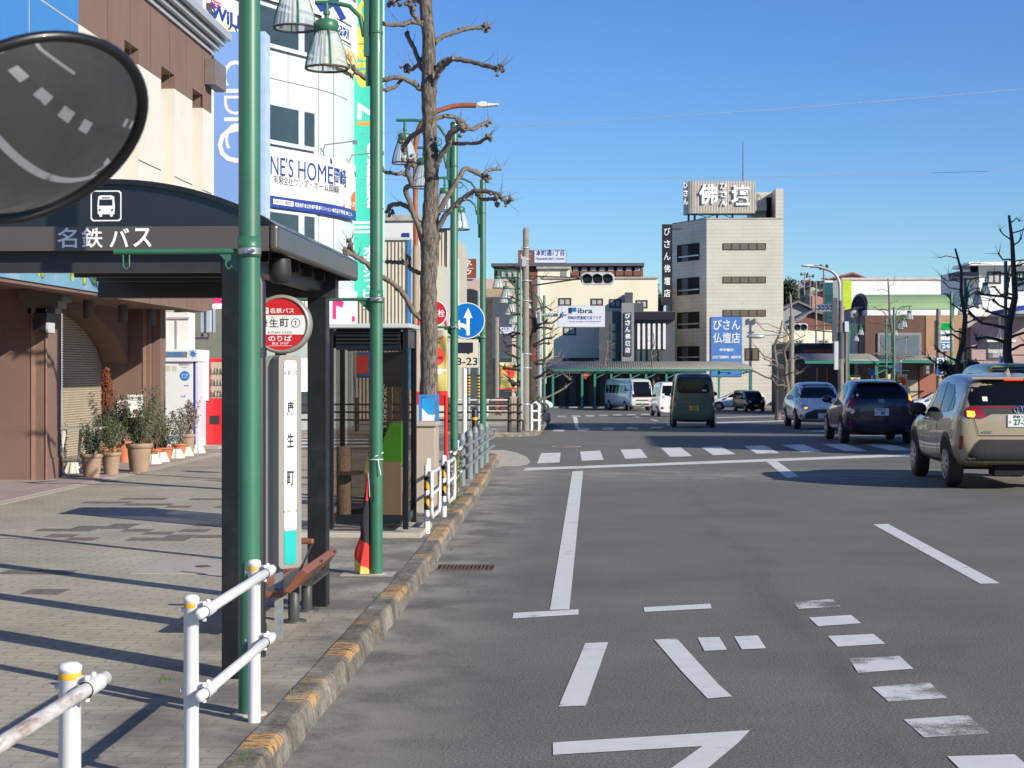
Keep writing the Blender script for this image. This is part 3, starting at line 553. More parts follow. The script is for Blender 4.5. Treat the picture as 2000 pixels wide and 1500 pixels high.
# --- glass booth ---
y0, y1 = 16.65, 17.5; xr = G(797,1050,SW).x; xr2 = xr+.02; xl = W(641,800,y0).x; H0, H1 = SW+.05, W(0,633,y0).z
t = wthing('glass_booth', 'black framed smoked glass booth with louvred top and city name', 'glass booth', ((xl+xr)/2, 17, SW))
build('plinth', MB().box(xl-.35,y0-.12,SW,xr+.14,y1+.2,SW+.055), 'concrete', t, bevel=.01)
mb = MB()
for x in (xl, xr-.075):
    for y in (y0, y1-.07): mb.box(x+(.0 if x < xr-.1 else .02),y,H0+.03,x+(.05 if x < xr-.1 else .075),y+.05,H1-.05)
mb.box(xl+.075,y0,H0+.08,xr-.075,y0+.05,H0+.17); mb.box(xl+.075,y1-.05,H0+.08,xr-.075,y1,H0+.17); mb.box(xr-.06,y0+.07,H0+.08,xr-.02,y1-.07,H0+.17); mb.box(xl+.0,y0+.07,H0+.08,xl+.04,y1-.07,H0+.17)
mb.box(xl+.075,y0+.01,H1-.26,xr-.075,y0+.06,H1-.21); mb.box(xl+.075,y1-.06,H1-.26,xr-.075,y1-.01,H1-.06); mb.box(xr-.05,y0+.07,H1-.24,xr-.01,y1-.07,H1-.06); mb.box(xl+.01,y0+.07,H1-.24,xl+.05,y1-.07,H1-.06)
build('frame', mb, mat('booth_black', (.004,.005,.009), .3, coat=.1), t, bevel=.005)
mb = MB()
for k in range(4): mb.add([(xl+.075,y0+.0,H1-.20+k*.037),(xr-.075,y0+.0,H1-.20+k*.037),(xr-.075,y0+.03,H1-.17+k*.037),(xl+.075,y0+.03,H1-.17+k*.037)], [(0,1,2,3)])
mb.box(xl+.075,y0+.032,H1-.21,xr-.075,y0+.05,H1-.05); build('louvre', mb, mat('louvre', (.012,.013,.018), .5), t, fixn=False)
build('roof', MB().box(xl-.06,y0-.05,H1-.045,xr+.03,y1+.04,H1), mat('pale_trim', (.50,.52,.53), .4), t, bevel=.01)
glass_dark('booth_glass', (.02,.016,.012), .16)
for a in ((xl+.075,y0+.02,H0+.17,xr-.075,y0+.026,H1-.26), (xl+.075,y1-.03,H0+.17,xr-.075,y1-.024,H1-.26), (xr-.04,y0+.07,H0+.17,xr-.034,y1-.07,H1-.24), (xl+.02,y0+.07,H0+.17,xl+.026,y1-.07,H1-.24)): build('pane', MB().box(*a), 'booth_glass', t)
q = W(764,700,y0+.3); build('monitor', MB().prism([(-.14,.0),(.14,.02),(.16,-.34),(-.06,-.34)], (q.x,y0+.28,W(0,690,y0+.3).z), X_, Z_, (0,.06,0)), 'dark_grey', t)
q = W(757,800,y1-.1); build('inner_panel', MB().box(q.x-.10,y1-.16,H0+.05,q.x+.05,y1-.13,H1-.56), mat('inner_brown', (.10,.075,.055), .6), t)
mb = MB(); text(mb, 'OKAZAKI CITY', (q.x-.02,y1-.163,W(0,808,y1-.16).z), -Z_, X_, .038, .62, .0); build('lettering', mb, 'white_letter', t)
mb = MB().prism([(-.16,-.30),(.18,-.30),(.18,.13),(.02,.13)], (W(766,850,y0+.5).x-.04,y0+.45,W(0,850,y0+.5).z), X_, Z_, (0,.18,0)); build('green_cabinet', mb, mat('lime_green', (.10,.42,.03), .4), t, bevel=.012)
mb = MB().box(W(745,900,y0+.5).x,y0+.4,H0+.05,W(785,900,y0+.5).x,y0+.7,W(0,900,y0+.5).z); build('ash_stand', MB().lathe([(.075,H0+.05),(.075,1.0),(.001,1.0)], (W(672,900,y0+.45).x,y0+.45,0), 20), mat('speckle_brown', (.30,.20,.13), .7, var=.5, scale=60), t); build('inner_shelf', MB().box(W(658,900,y0+.3).x,y0+.25,.72,W(705,900,y0+.3).x,y0+.5,.75), 'inner_brown', t); build('cupboard', mb, mat('cardboard', (.44,.31,.20), .7), t)

# --- beige cabinet, striped guards, blue poster frame ---
Yc = 19.6; a, b = W(815,828,Yc), W(850,985,Yc); t = wthing('utility_cabinet', 'beige steel utility cabinet between the glass booth and the kerb', 'cabinet', (a.x+.1,Yc,SW))
mat('beige', (.44,.36,.29), .45, var=.04, dirt=(.33,.27,.22)); build('body', MB().box(a.x-.02,Yc,SW+.03,b.x,Yc+.5,a.z-.03), 'beige', t, bevel=.008); build('lid', MB().box(a.x-.04,Yc-.03,a.z-.03,b.x+.025,Yc+.53,a.z+.02), 'beige', t, bevel=.012)
build('plinth', MB().box(a.x-.03,Yc-.02,SW,b.x+.01,Yc+.52,SW+.04), 'concrete', t); build('label_plate', MB().box(b.x-.1,Yc-.004,.55,b.x-.05,Yc,.75), 'white_sign', t)
def stripes():
    m = bpy.data.materials.new('tiger_stripe'); nt, bs = nodes(m); MATS['tiger_stripe'] = m; w = nt.nodes.new('ShaderNodeTexWave'); w.bands_direction = 'DIAGONAL'; w.inputs['Scale'].default_value = 3.4
    L(nt, obj_coord(nt, (1.2,1.2,1.2)), w.inputs[0]); c_ = ramp(nt, w.outputs[1], [(.49, (.60,.36,.04)), (.51, (.012,.012,.012))]); L(nt, c_, bs.inputs['Base Color']); bs.inputs['Roughness'].default_value = .5
stripes()
for px, py, lab in ((834,1042,'white loop guard with yellow and black wrap beside the glass booth'), (867,1010,'white loop guard with yellow and black wrap beside the beige cabinet')):
    p = G(px, py, SW); t = wthing('loop_guard', lab, 'guard post', (p.x,p.y,SW), 'striped loop guards by the booth')
    build('post', MB().lathe([(.03,SW),(.03,.80),(.02,.815),(.001,.82)], (p.x,p.y,0), 18), 'white_paint', t)
    build('striped_wrap', MB().lathe([(.0315,.36),(.0315,.50)], (p.x,p.y,0), 18).lathe([(.0315,.56),(.0315,.70)], (p.x,p.y,0), 18), 'tiger_stripe', t)
    x1 = p.x+.055; pth = [(p.x,p.y,.74),(x1,p.y-.04,.74),(x1,p.y-.10,.70),(x1,p.y-.10,.34),(x1,p.y-.06,.29),(x1,p.y+.2,.29),(x1,p.y+.75,.29),(x1,p.y+.82,.33),(x1,p.y+.82,.70),(x1,p.y+.75,.74),(x1,p.y,.74)]
    build('loop', MB().tube(pth, .021, 12), 'white_rusty', t); build('mid_rail', MB().tube([(x1,p.y-.10,.52),(x1,p.y+.82,.52)], .019, 10), 'white_paint', t)
Yp = 20.45; a, b = W(818,771,Yp), W(857,1000,Yp); t = wthing('poster_frame', 'blue framed blue and white poster stand behind the beige cabinet', 'poster stand', (b.x-.12,Yp,SW))
mat('frame_blue', (.03,.22,.62), .4); mb = MB().box(a.x,Yp,SW,a.x+.03,Yp+.03,a.z).box(b.x-.03,Yp,SW,b.x,Yp+.03,a.z).box(a.x+.03,Yp,a.z-.03,b.x-.03,Yp+.03,a.z).box(a.x+.03,Yp,SW+.2,b.x-.03,Yp+.03,SW+.23); build('frame', mb, 'frame_blue', t)
pz = W(0,828,Yp).z; build('poster', MB().box(a.x+.035,Yp+.005,SW+.24,b.x-.045,Yp+.02,a.z-.04), mat('poster_blue', (.02,.28,.62), .5, var=.2, scale=3), t)
build('poster_shape', MB().prism([(0,-.05),(.14,.0),(.16,.12),(.08,.12),(.0,.20)], (a.x+.036,Yp+.0035,pz), X_, Z_, (0,.001,0)), 'white_sign', t)

# --- hydrant sign ---
Yh = 24.2; c = W(855,612,Yh); pr = W(871,700,Yh).x; t = wthing('hydrant_sign', 'round red hydrant sign inside a red hoop on a red pole', 'sign', (pr,Yh,SW))
mat('red_paint', (.58,.02,.02), .35, var=.05); x2 = W(808,640,Yh).x; hp = [(pr,Yh,SW),(pr,Yh,W(0,690,Yh).z),(pr+.005,Yh,W(0,640,Yh).z),(pr-.03,Yh,W(0,612,Yh).z),(pr-.10,Yh,W(0,592,Yh).z),(pr-.19,Yh,W(0,586,Yh).z),(pr-.29,Yh,W(0,592,Yh).z),(pr-.38,Yh,W(0,612,Yh).z),(pr-.40,Yh,W(0,640,Yh).z)]
build('hoop', MB().tube(hp[1:], .018, 10), 'red_paint', t); build('pole', MB().cyl(hp[0], (pr,Yh,W(0,690,Yh).z), .028, 14), 'red_paint', t); build('link', MB().cyl((c.x,Yh,c.z+.14), (c.x,Yh,W(0,587,Yh).z), .008, 8), 'red_paint', t)
f = build('disc', MB().disc((c.x-.05,Yh-.02,c.z), .19, (0,-1,0), 40, .02), 'white_sign', t); build('red_field', MB().disc((c.x-.05,Yh-.022,c.z), .175, (0,-1,0), 40), 'red_sign', f)
mb = MB(); text(mb, '消火栓', (c.x-.05,Yh-.024,c.z), X_, Z_, .11, .30, .012); build('lettering', mb, 'white_letter', f)
build('placard', MB().box(W(805,772,Yh).x,Yh-.015,W(0,790,Yh).z,W(874,772,Yh).x,Yh-.005,W(0,764,Yh).z), 'red_paint', t)

# --- event banners (yellow cloth with a red sun) ---
mat('banner_yellow', (.48,.42,.13), .8, var=.12, scale=5); mat('banner_red', (.70,.045,.03), .75, var=.06)
def banner(x0, x1, y, z0, z1, lab, rz=0, small=False, skew=0):
    t = wthing('street_banner', lab, 'banner', ((x0+x1)/2,y,z0), 'yellow and red event banners on lamp posts'); n, m_ = 10, 16; w = x1-x0; h = z1-z0
    def P(a, b, o=0): return V((x0+w*a, y+.02*sin(a*7+b*5)+.03*(1-b)*sin(b*9+a*3)-o, z0+h*b+skew*a*(1-b)))
    def grid(a0, a1, b0, b1, o, na=n, nb=m_):
        mb = MB(); vs = [P(a0+(a1-a0)*i/na, b0+(b1-b0)*j/nb, o) for j in range(nb+1) for i in range(na+1)]
        return mb.add(vs, [(j*(na+1)+i, j*(na+1)+i+1, (j+1)*(na+1)+i+1, (j+1)*(na+1)+i) for j in range(nb) for i in range(na)], True)
    c_ = build('cloth', grid(0,1,.0,1,0), 'banner_yellow', t, fixn=False, solid=.002)
    build('red_hem', grid(0,1,0,.07,.004,8,2), 'banner_red', c_, fixn=False); build('top_strip', grid(0,1,.90,1,.004,8,2), mat('banner_cream', (.60,.58,.40), .8), c_, fixn=False)
    mb = MB(); cc, r0 = (.45,.60), .42; vs = [P(*cc, .005)]+[P(min(1,max(0,cc[0]+r0*cos(k*pi/16))), cc[1]+r0*w/h*sin(k*pi/16), .005) for k in range(32)]; mb.add(vs, [(0,1+k,1+(k+1) % 32) for k in range(32)], True); build('red_sun', mb, 'banner_red', c_, fixn=False)
    mb = MB(); mb.add(*(lambda g: (g.v, g.f))(grid(.1,.95,.37,.405,.006,6,1)), True); mb.add(*(lambda g: (g.v, g.f))(grid(.35,.75,.335,.36,.006,6,1)), True); build('white_cloud', mb, 'white_letter', c_, fixn=False)
    if not small:
        mb = MB(); text(mb, '松 岡崎', P(.55,.58,.012), X_, Z_, h*.045, w*.5, .01); text(mb, '精神科', P(.5,.955,.012), X_, Z_, h*.035, w*.7, .01); build('lettering', mb, 'black_letter', c_)
        mb = MB()
        for a_, b_ in ((.28,.12),(.55,.10),(.3,.86),(.7,.83),(.8,.9)): mb.disc(P(a_,b_,.008), w*.06, (0,-1,0), 5)
        build('blossom', mb, 'banner_red', c_)
    return t
Yk = 22.42; banner(W(828,700,Yk).x, W(874,700,Yk).x, Yk, W(0,772,Yk).z, W(0,646,Yk).z, 'yellow banner with red sun hanging beside the plane tree trunk')
Yk = 54; banner(W(976,700,Yk).x, W(1009,700,Yk).x, Yk, W(0,760,Yk).z, W(0,708,Yk).z, 'small yellow and black banner with red sun by the concrete utility pole', 0, True)
Yk = 62; banner(W(1008,700,Yk).x, W(1034,700,Yk).x, Yk, W(0,764,Yk).z, W(0,714,Yk).z, 'small red and yellow banner half hidden behind the concrete utility pole', 0, True)
Yk = 76; banner(W(1752,700,Yk).x, W(1772,700,Yk).x, Yk, W(0,764,Yk).z, W(0,731,Yk).z, 'small yellow banner with red sun in front of the brown shop', 0, True, -.1)
Yk = 86; banner(W(1733,700,Yk).x, W(1746,700,Yk).x, Yk, W(0,764,Yk).z, W(0,731,Yk).z, 'narrow yellow banner left of the one with the sun by the brown shop', 0, True)
Yk = 90; banner(W(1661,700,Yk).x, W(1680,700,Yk).x, Yk, W(0,760,Yk).z, W(0,737,Yk).z, 'pale yellow banner under the far green canopy', 0, True)

# --- round arrow sign ---
Ys = 25.6; c = W(912,626,Ys); t = wthing('traffic_sign', 'round blue sign with white straight and left arrows above a dated plate', 'traffic sign', (W(907,900,Ys).x,Ys,SW))
px_ = W(907,900,Ys).x; build('pole', MB().cyl((px_,Ys+.04,SW), (px_,Ys+.04,c.z+.2), .034, 16), 'white_paint', t)
rr = .275; f = build('disc', MB().disc((c.x,Ys,c.z), rr, (0,-1,0), 48, .012), 'white_sign', t); build('blue_field', MB().disc((c.x,Ys-.002,c.z), rr*.95, (0,-1,0), 48), 'blue_sign', f)
s_ = 1/3300*Ys
def pp(l): return [((x-912)*s_, (626-y)*s_) for x, y in l]
mb = MB().prism(pp([(912,655),(917.5,655),(917.5,621),(923,621),(914.5,601),(905,621),(911,621),(911,655)]), (c.x,Ys-.0025,c.z), X_, Z_, (0,-.001,0)); mb.prism(pp([(911.2,655),(911.2,646),(905,640),(899,639),(899,645),(888,634),(898,624),(899,631),(907,632),(911.2,636)]), (c.x,Ys-.0025,c.z), X_, Z_, (0,-.001,0)); build('arrow', mb, 'white_letter', f)
a, b = W(879,663,Ys), W(934,718,Ys); pl = build('plate', MB().box(a.x,Ys-.0,b.z,b.x,Ys+.012,a.z), mat('aged_white', (.66,.60,.47), .5, var=.06, dirt=(.5,.42,.28)), t, bevel=.003)
mb = MB(); text(mb, '8-23', ((a.x+b.x)/2+.04,Ys-.003,W(0,706,Ys).z), X_, Z_, .115, .33, .01); mb.prism(pp([(893,669),(924,669),(924,689),(917,690),(915,693),(912,690),(893,690)]), (c.x,Ys-.002,c.z), X_, Z_, (0,-.001,0)); build('lettering', mb, 'black_letter', pl)

# --- grey bollards with three rails ---
bl = [(889,958),(902,948),(917,937.5),(928,925.5),(938.6,915),(949,907)]; root = None; ends = []
for i, (px, py) in enumerate(bl):
    Yq = [22.9,24.2,25.6,27.0,28.5,29.9][i]; p = W(px, 800, Yq); ends.append((p.x, Yq))
    lab = ['grey domed bollard nearest the green lamp post in the kerb row','grey domed bollard second along the kerb row','grey domed bollard third along the kerb row','grey domed bollard fourth along the kerb row','grey domed bollard fifth along the kerb row','grey domed bollard at the far end of the kerb row'][i]
    if root is None:
        root = thing('bollard', lab, 'bollard', (p.x,Yq,SW), 0, 'grey domed bollards along the kerb'); build('body', MB().lathe([(.052,0),(.052,.64),(.055,.645),(.055,.66),(.052,.665),(.05,.69),(.038,.73),(.018,.75),(.001,.755)], n=24), 'grey_paint', root)
        mb = MB()
        for z in (.28,.44,.58): mb.lathe([(.03,-.03),(.03,.03)], (.085,0,z), 14, 'y').box(.03,-.025,z-.03,.06,.025,z+.03)
        build('rail_holder', mb, 'grey_paint', root)
    else: dup(root, (p.x,Yq,SW), 0, lab)
t = wthing('bollard_rail', 'three grey tubular rails joining the domed bollards with looped far end', 'guard rail', (ends[1][0],24.1,SW))
for z in (.28,.44,.58): build('rail', MB().tube([(x+.085,y,SW+z) for x, y in [(ends[1][0],24.05)]+ends[2:]+[(ends[5][0]+.02,30.5)]], .022, 12), 'grey_paint', t)
e = ends[5]; build('end_loop', MB().tube([(e[0]+.1,30.4,SW+.58),(e[0]+.11,30.75,SW+.57),(e[0]+.11,30.8,SW+.5),(e[0]+.11,30.75,SW+.45),(e[0]+.1,30.4,SW+.44)], .022, 12), 'grey_paint', t)
p = W(927,830,33.0); t = wthing('bollard', 'thick black bollard with a yellow band beyond the grey ones', 'bollard', (p.x,33,SW)); build('body', MB().lathe([(.06,SW),(.06,.98),(.045,1.02),(.001,1.03)], (p.x,33,0), 20), 'black_steel', t); build('yellow_band', MB().lathe([(.062,.80),(.062,.85)], (p.x,33,0), 20), 'yellow_band', t)
p = G(886,976,SW); t = wthing('pipe_guard', 'short white pipe guard with a bent arm before the grey bollards', 'guard rail', (p.x,p.y,SW), 'white pipe guard rails along the kerb')
build('post', MB().tube([(p.x,p.y,SW),(p.x-.02,p.y,.66),(p.x-.04,p.y-.0,.74)], .030, 14), 'white_paint', t); build('post', MB().cyl((p.x-.06,p.y+1.3,SW), (p.x-.06,p.y+1.3,.80), .03, 14).lathe([(.034,.79),(.034,.82),(.001,.835)], (p.x-.06,p.y+1.3,0), 14), 'white_paint', t)
for z in (.40,.72): build('rail', MB().cyl((p.x+.03,p.y-.2,z), (p.x-.01,p.y+1.45,z), .022, 12), 'white_paint', t)
p = G(866,990,SW); 
# ivy on the guard
mb = MB()
for _ in range(700):
    z = random.uniform(0,.62); q = V((p.x+.06+random.gauss(0,.03), p.y+1.2+random.gauss(0,.12), SW+z)); d = V((random.uniform(-1,1), random.uniform(-1,1), random.uniform(-1,1)))*.022; e_ = d.orthogonal().normalized()*.012; mb.add([q-d, q+e_, q+d, q-e_], [(0,1,2,3)])
mat('ivy', (.10,.12,.035), .7, var=.5, scale=30); tag(build('climbing_plant', mb, 'ivy', fixn=False), 'yellowish green climbing plant wound round the white pipe guard', 'plant')
# ---------------- the vehicle's own round mirror ----------------
c = W(56, 258, 1.95); t = wthing('round_mirror', 'large black rimmed convex mirror hanging close to the viewer', 'mirror', tuple(c))
ma = rt*cos(R(34))+Z_*sin(R(34)); ms = rt*.559-Z_*.829; n_ = (-fw*.465+ms*.885).normalized(); mi = n_.cross(ma)
def dish(R0, dome, o):
    mb = MB(); m_, k_ = 14, 56; vs = []
    for i in range(m_+1):
        r = R0*i/m_
        for k in range(k_): vs.append(c+(ma*cos(2*pi*k/k_)+mi*sin(2*pi*k/k_))*r+n_*(o+dome*(1-(i/m_)**2)))
    return mb.add(vs, [(i*k_+k, i*k_+(k+1) % k_, (i+1)*k_+(k+1) % k_, (i+1)*k_+k) for i in range(m_) for k in range(k_)], True)
mm = bpy.data.materials.new('mirror_glass'); nt, bs = nodes(mm); bs.inputs['Base Color'].default_value = (.48,.48,.47,1); bs.inputs['Metallic'].default_value = 1; bs.inputs['Roughness'].default_value = .02; MATS['mirror_glass'] = mm
build('mirror_face', dish(.139,.036,.0), 'mirror_glass', t); build('housing', dish(.144,-.05,-.004), 'roof_black', t)
build('rim', MB().tube([c+(ma*cos(2*pi*k/56)+mi*sin(2*pi*k/56))*.142 for k in range(57)], .0065, 10), 'roof_black', t)
build('stem', MB().tube([c-n_*.05, c-n_*.10+V((-.06,0,.02)), c+V((-.35,-.1,.18))], .014, 10), 'roof_black', t)

# ---------------- brown and white building ----------------
mat('brown_render', (.18,.115,.092), .8, var=.06, scale=2, dirt=(.15,.075,.055), dscale=1.5, stretch=(1,1,.35), bmp=.3, bscale=40)
mat('white_panel', (.66,.62,.56), .6, var=.03, scale=1, dirt=(.55,.50,.44)); mat('beige_reveal', (.50,.44,.34), .7, var=.05); mat('joint', (.10,.06,.05), .9)
mat('cornice_metal', (.50,.51,.52), .35, .3, var=.05, stretch=(1,.2,1)); mat('cladding_blue', (.05,.21,.52), .4, var=.03)
t = wthing('brown_building', 'brown and cream building with tall slots and arched shuttered arcade', 'building', (-8,30,SW))
FX = -7.62; YE = OX(413,88,FX).y; KQ = 7.62/7.95; LF = -7.3; LY = OX(405,610,LF).y
def zq(z): return 1.78+(z-1.78)*KQ
ZR = zq(8.55); Y0 = 6.0
slots = [(OX(a,200,FX).y, OX(b,200,FX).y) for a, b in ((243,271),(315,341),(376,396))]; slots = [(23.6,24.5), (26.0,26.9)][:1]+slots
zs = zq(7.18); edges = [Y0]+[v for s_2 in slots for v in s_2]+[YE]
mb = MB(); mw = MB()
for i in range(0, len(edges), 2):
    mb.box(FX-.35,edges[i],zs,FX,edges[i+1],ZR); mw.box(FX-.35,edges[i],zq(3.9),FX-.004,edges[i+1],zs)
for a, b in slots: mb.box(FX-.35,a,zq(7.44),FX,b,ZR); mb.box(FX-.5,a-.05,zs,FX-.36,b+.05,zq(7.5))
mb.box(FX-7,Y0,2.98,FX+.02,YE+.0,zq(3.9)); mb.box(FX+.021,Y0,2.88,LF,LY,3.62); mb.box(-20,Y0,3.0,FX-.36,YE-.2,ZR-.1)
wl = build('wall', mb, 'brown_render', t); build('cream_panel', mw, 'white_panel', t)
mb = MB()
for a, b in slots: mb.box(FX-.42,a-.04,zq(3.9),FX-.34,b+.04,zs)
build('slot_back', mb, 'beige_reveal', t)
mb = MB(); y = Y0
for y in [26.45+1.32*k for k in range(6)]: mb.box(FX-.002,y,3.0 if 0 else zs+.02,FX+.003,y+.018,ZR-.02)
for a, b in zip([s_2[1] for s_2 in slots], [s_2[0] for s_2 in slots[1:]]+[YE]): mb.box(FX-.006,a+.0,zq(5.48),FX-.001,b,zq(5.50))
for y in (26.5,27.8,29.1,30.4,31.6): mb.box(LF-.002,y,2.9,LF+.003,y+.02,3.6)
build('panel_joint', mb, 'joint', t)
mb = MB()
for k, (o, z0_, z1_) in enumerate(((.05,8.42,8.50),(.14,8.53,8.60),(.24,8.63,8.72),(.36,8.75,8.90))): mb.box(FX-.3,Y0,zq(z0_),FX+o,YE+.1+o*.5,zq(z1_))
build('cornice', mb, 'cornice_metal', t); build('cornice_backing', MB().box(FX-.4,Y0,ZR-.02,FX-.0,YE+.05,zq(8.75)), 'dark_grey', t)  # dark grey backing behind the cornice bands
yb = OX(154,60,FX+.2).y
build('blue_cladding', MB().box(FX+.002,12,zq(4.35),FX+.2,yb,zq(8.0)), 'cladding_blue', t, bevel=.02)
mb = MB()
for y in (yb-2.2,yb-4.4,yb-6.6): mb.box(FX+.199,y,zq(4.35),FX+.203,y+.02,zq(8.0))
for z in (zq(5.6),zq(7.0)): mb.box(FX+.199,12,z,FX+.203,yb,z+.02)
build('cladding_joint', mb, 'beige_reveal', t)
# arcade: cross walls, recessed shutters, arch
px0 = -8.1; pr = MB()
pr.box(-9.9,24.9,SW,px0,25.6,2.98); pr.box(px0,24.9,SW,px0+.02,25.6,.45); pr.box(-12,16.4,SW,px0,17.1,2.98); pr.box(-9.9,33.25,SW,-8.72,YE-.02,2.98); pr.box(-8.71,33.4,SW,-8.55,YE-.03,2.98)
n = 16; yA, yB_ = 26.6, 33.22; arc = [(yB_,2.98),(yB_,1.9)]+[(yA+(yB_-yA)*(1-k/n), 1.9+.95*sin(pi*(k/n))**.7) for k in range(1, n)]+[(yA,1.9),(yA,2.98)]
pr.prism([(a-0, b) for a, b in arc], (-9.15,0,0), Y_, Z_, (-.5,0,0)); pr.box(-9.9,25.6,SW,-9.7,30.7,2.98); pr.box(-9.9,17.1,SW,-9.7,24.9,2.98); pr.box(-9.9,30.7,2.9,-9.7,33.25,2.98)
build('arcade_wall', pr, 'brown_render', t)
build('arcade_edge', MB().box(px0,24.88,SW,px0+.015,24.9,2.98).box(-8.32,24.885,SW,-8.26,24.9,2.98).box(-8.86,33.235,SW,-8.80,33.25,2.98), mat('brown_light', (.30,.18,.14), .8), t)
mb = MB()
for k in range(60): z = SW+.02+k*.046; mb.add([(-9.69,30.7,z),(-9.69,33.2,z),(-9.665,33.2,z+.03),(-9.665,30.7,z+.03),(-9.69,30.7,z+.046),(-9.69,33.2,z+.046)], [(0,1,2,3),(3,2,5,4)])
build('shutter', mb, mat('shutter', (.42,.37,.30), .5, .1, var=.06), t, fixn=False)
build('mural_strip', MB().box(LF+.001,12,2.93,LF+.03,OX(204,564,LF).y,3.26), mat('mural_blue', (.16,.32,.45), .6, var=.1, dirt=(.45,.50,.50), dscale=.8, damt=.9), t)
mb = MB()
for k, px in enumerate((70,78,136,160,178,196)):
    y = OX(px, 560, LF).y; mb.lathe([(.001,.0),(.09+.02*(k % 2),.0),(.09,.004)], (LF+.032,y,3.1), 14, 'x')
build('mural_figure', mb, mat('mural_green', (.25,.36,.08), .6, var=.3, scale=3), t)
# ceiling lamps and a hanging box under the overhang
for px, py in ((172,612),(240,620),(296,628)):
    q = OX(px, py, -8.6); d = wthing('ceiling_lamp', ['grey cylinder lamp under the arcade nearest the arch crown','grey cylinder lamp under the middle of the arcade','grey cylinder lamp at the outer end of the arcade'][(172,240,296).index(px)], 'lamp', (-8.6,q.y,2.97), 'ceiling lamps under the arcade'); build('body', MB().lathe([(.001,2.66),(.085,2.66),(.09,2.97)], (-8.6,q.y,0), 16), mat('lamp_grey', (.09,.085,.08), .6), d)
q = W(104,632,25.2); d = wthing('loudspeaker', 'dark wedge shaped speaker box fixed high on the brown pier', 'speaker', (q.x,25.0,q.z)); build('body', MB().prism([(-.10,-.12),(.10,-.16),(.11,.14),(-.10,.14)], (q.x,24.55,q.z), X_, Z_, (0,.33,0)), 'dark_grey', d); build('edge', MB().box(q.x+.10,24.54,q.z-.15,q.x+.12,24.9,q.z+.0), 'pale_trim' if 'pale_trim' in MATS else 'steel', d)
q = W(84,590,24.7); d = wthing('wall_lamp', 'stepped dull metal lamp fitting under the brown overhang', 'lamp', (q.x,25,2.97)); build('body', MB().box(q.x-.4,24.8,2.80,q.x+.25,25.3,2.97).box(q.x-.36,24.85,2.70,q.x+.18,25.25,2.80).box(q.x-.3,24.9,2.62,q.x+.12,25.2,2.70), mat('dull_metal', (.2,.19,.15), .4, .5), d)
# flag bracket box on the facade edge
q = OX(411,145,FX+.1); d = wthing('sign_bracket', 'grey brown steel plate bracket at the corner of the brown building', 'bracket', (FX,q.y,q.z)); build('plate', MB().box(FX+.01,q.y-.1,W(0,169,q.y).z,FX+.22,q.y+.9,W(0,120,q.y).z), mat('bracket_brown', (.17,.14,.13), .5), d)

# ---------------- white corner office building ----------------
mat('pale_clad', (.56,.62,.64), .45, var=.03, scale=.6, dirt=(.45,.50,.50)); mat('white_clad', (.72,.73,.73), .45, var=.02); mat('window_frame', (.62,.66,.69), .4, .2)
gd = mat('glass_win', (.035,.055,.06), .06, var=.3, scale=.6); gd.node_tree.nodes['Principled BSDF'].inputs['Specular IOR Level'].default_value = .8
plan = [W(396,0,41.8), W(455,0,43.6), W(520,0,45.2), W(610,0,47.0), W(645,0,47.9), W(672,0,48.9), W(690,0,50.2), W(693,0,54)]; plan = [V((p.x,p.y,0)) for p in plan]
plan = [plan[0]]+[a_ for i in range(1, len(plan)) for a_ in (plan[i],)]
def smooth(pl, n=6):
    out = []
    for i in range(len(pl)-1):
        p0, p1, p2, p3 = pl[max(i-1,0)], pl[i], pl[i+1], pl[min(i+2,len(pl)-1)]
        for k in range(n):
            s_ = k/n; out.append(.5*((2*p1)+(-p0+p2)*s_+(2*p0-5*p1+4*p2-p3)*s_*s_+(-p0+3*p1-3*p2+p3)*s_**3))
    return out+[pl[-1]]
PL = smooth(plan)
def pxof(p): d = p-CP; return 1000+FP*d.dot(rt)/d.dot(fw)
def at_px(px):
    for a, b in zip(PL, PL[1:]):
        pa, pb = pxof(a), pxof(b)
        if pa <= px <= pb or pb <= px <= pa: return a+(b-a)*((px-pa)/(pb-pa) if pb != pa else 0)
    return PL[-1]
def nrm(px): a, b = at_px(px-3), at_px(px+3); d = (b-a).normalized(); return V((d.y,-d.x,0))
def zat(px, py): p = at_px(px); d = ray(px, py); return CH+d.z*(p-CP).dot(fw)
def band(px0, px1, z0, z1, off, n=None, zf=None):
    n = n or max(2, int((px1-px0)/12)); mb = MB(); ps = [px0+(px1-px0)*i/n for i in range(n+1)]; vs = []
    for px in ps: q = at_px(px)+nrm(px)*off; vs += [(q.x,q.y,z0), (q.x,q.y,z1)]
    return mb.add(vs, [(2*i,2*i+2,2*i+3,2*i+1) for i in range(n)], False)
t = wthing('office_building', 'tall pale curved corner office building covered with shop signs', 'building', (plan[3].x,plan[3].y,SW))
mb = MB(); vs = [];
for p in PL: vs += [(p.x,p.y,0), (p.x,p.y,16)]
n = len(PL); mb.add(vs, [(2*i,2*i+2,2*i+3,2*i+1) for i in range(n-1)]); b0, b1 = PL[-1], PL[0]; mb.quad((b0.x,b0.y,0),(b0.x-9,60,0),(b0.x-9,60,16),(b0.x,b0.y,16)).quad((b1.x,b1.y,0),(-26,b1.y+2,0),(-26,b1.y+2,16),(b1.x,b1.y,16)); mb.add([(p.x,p.y,16) for p in PL]+[(b0.x-9,60,16),(-26,60,16),(-26,44,16)], [tuple(range(len(PL)+3))]); build('wall', mb, 'pale_clad', t, fixn=False)
def Zr(py, px=570): return zat(px, py)
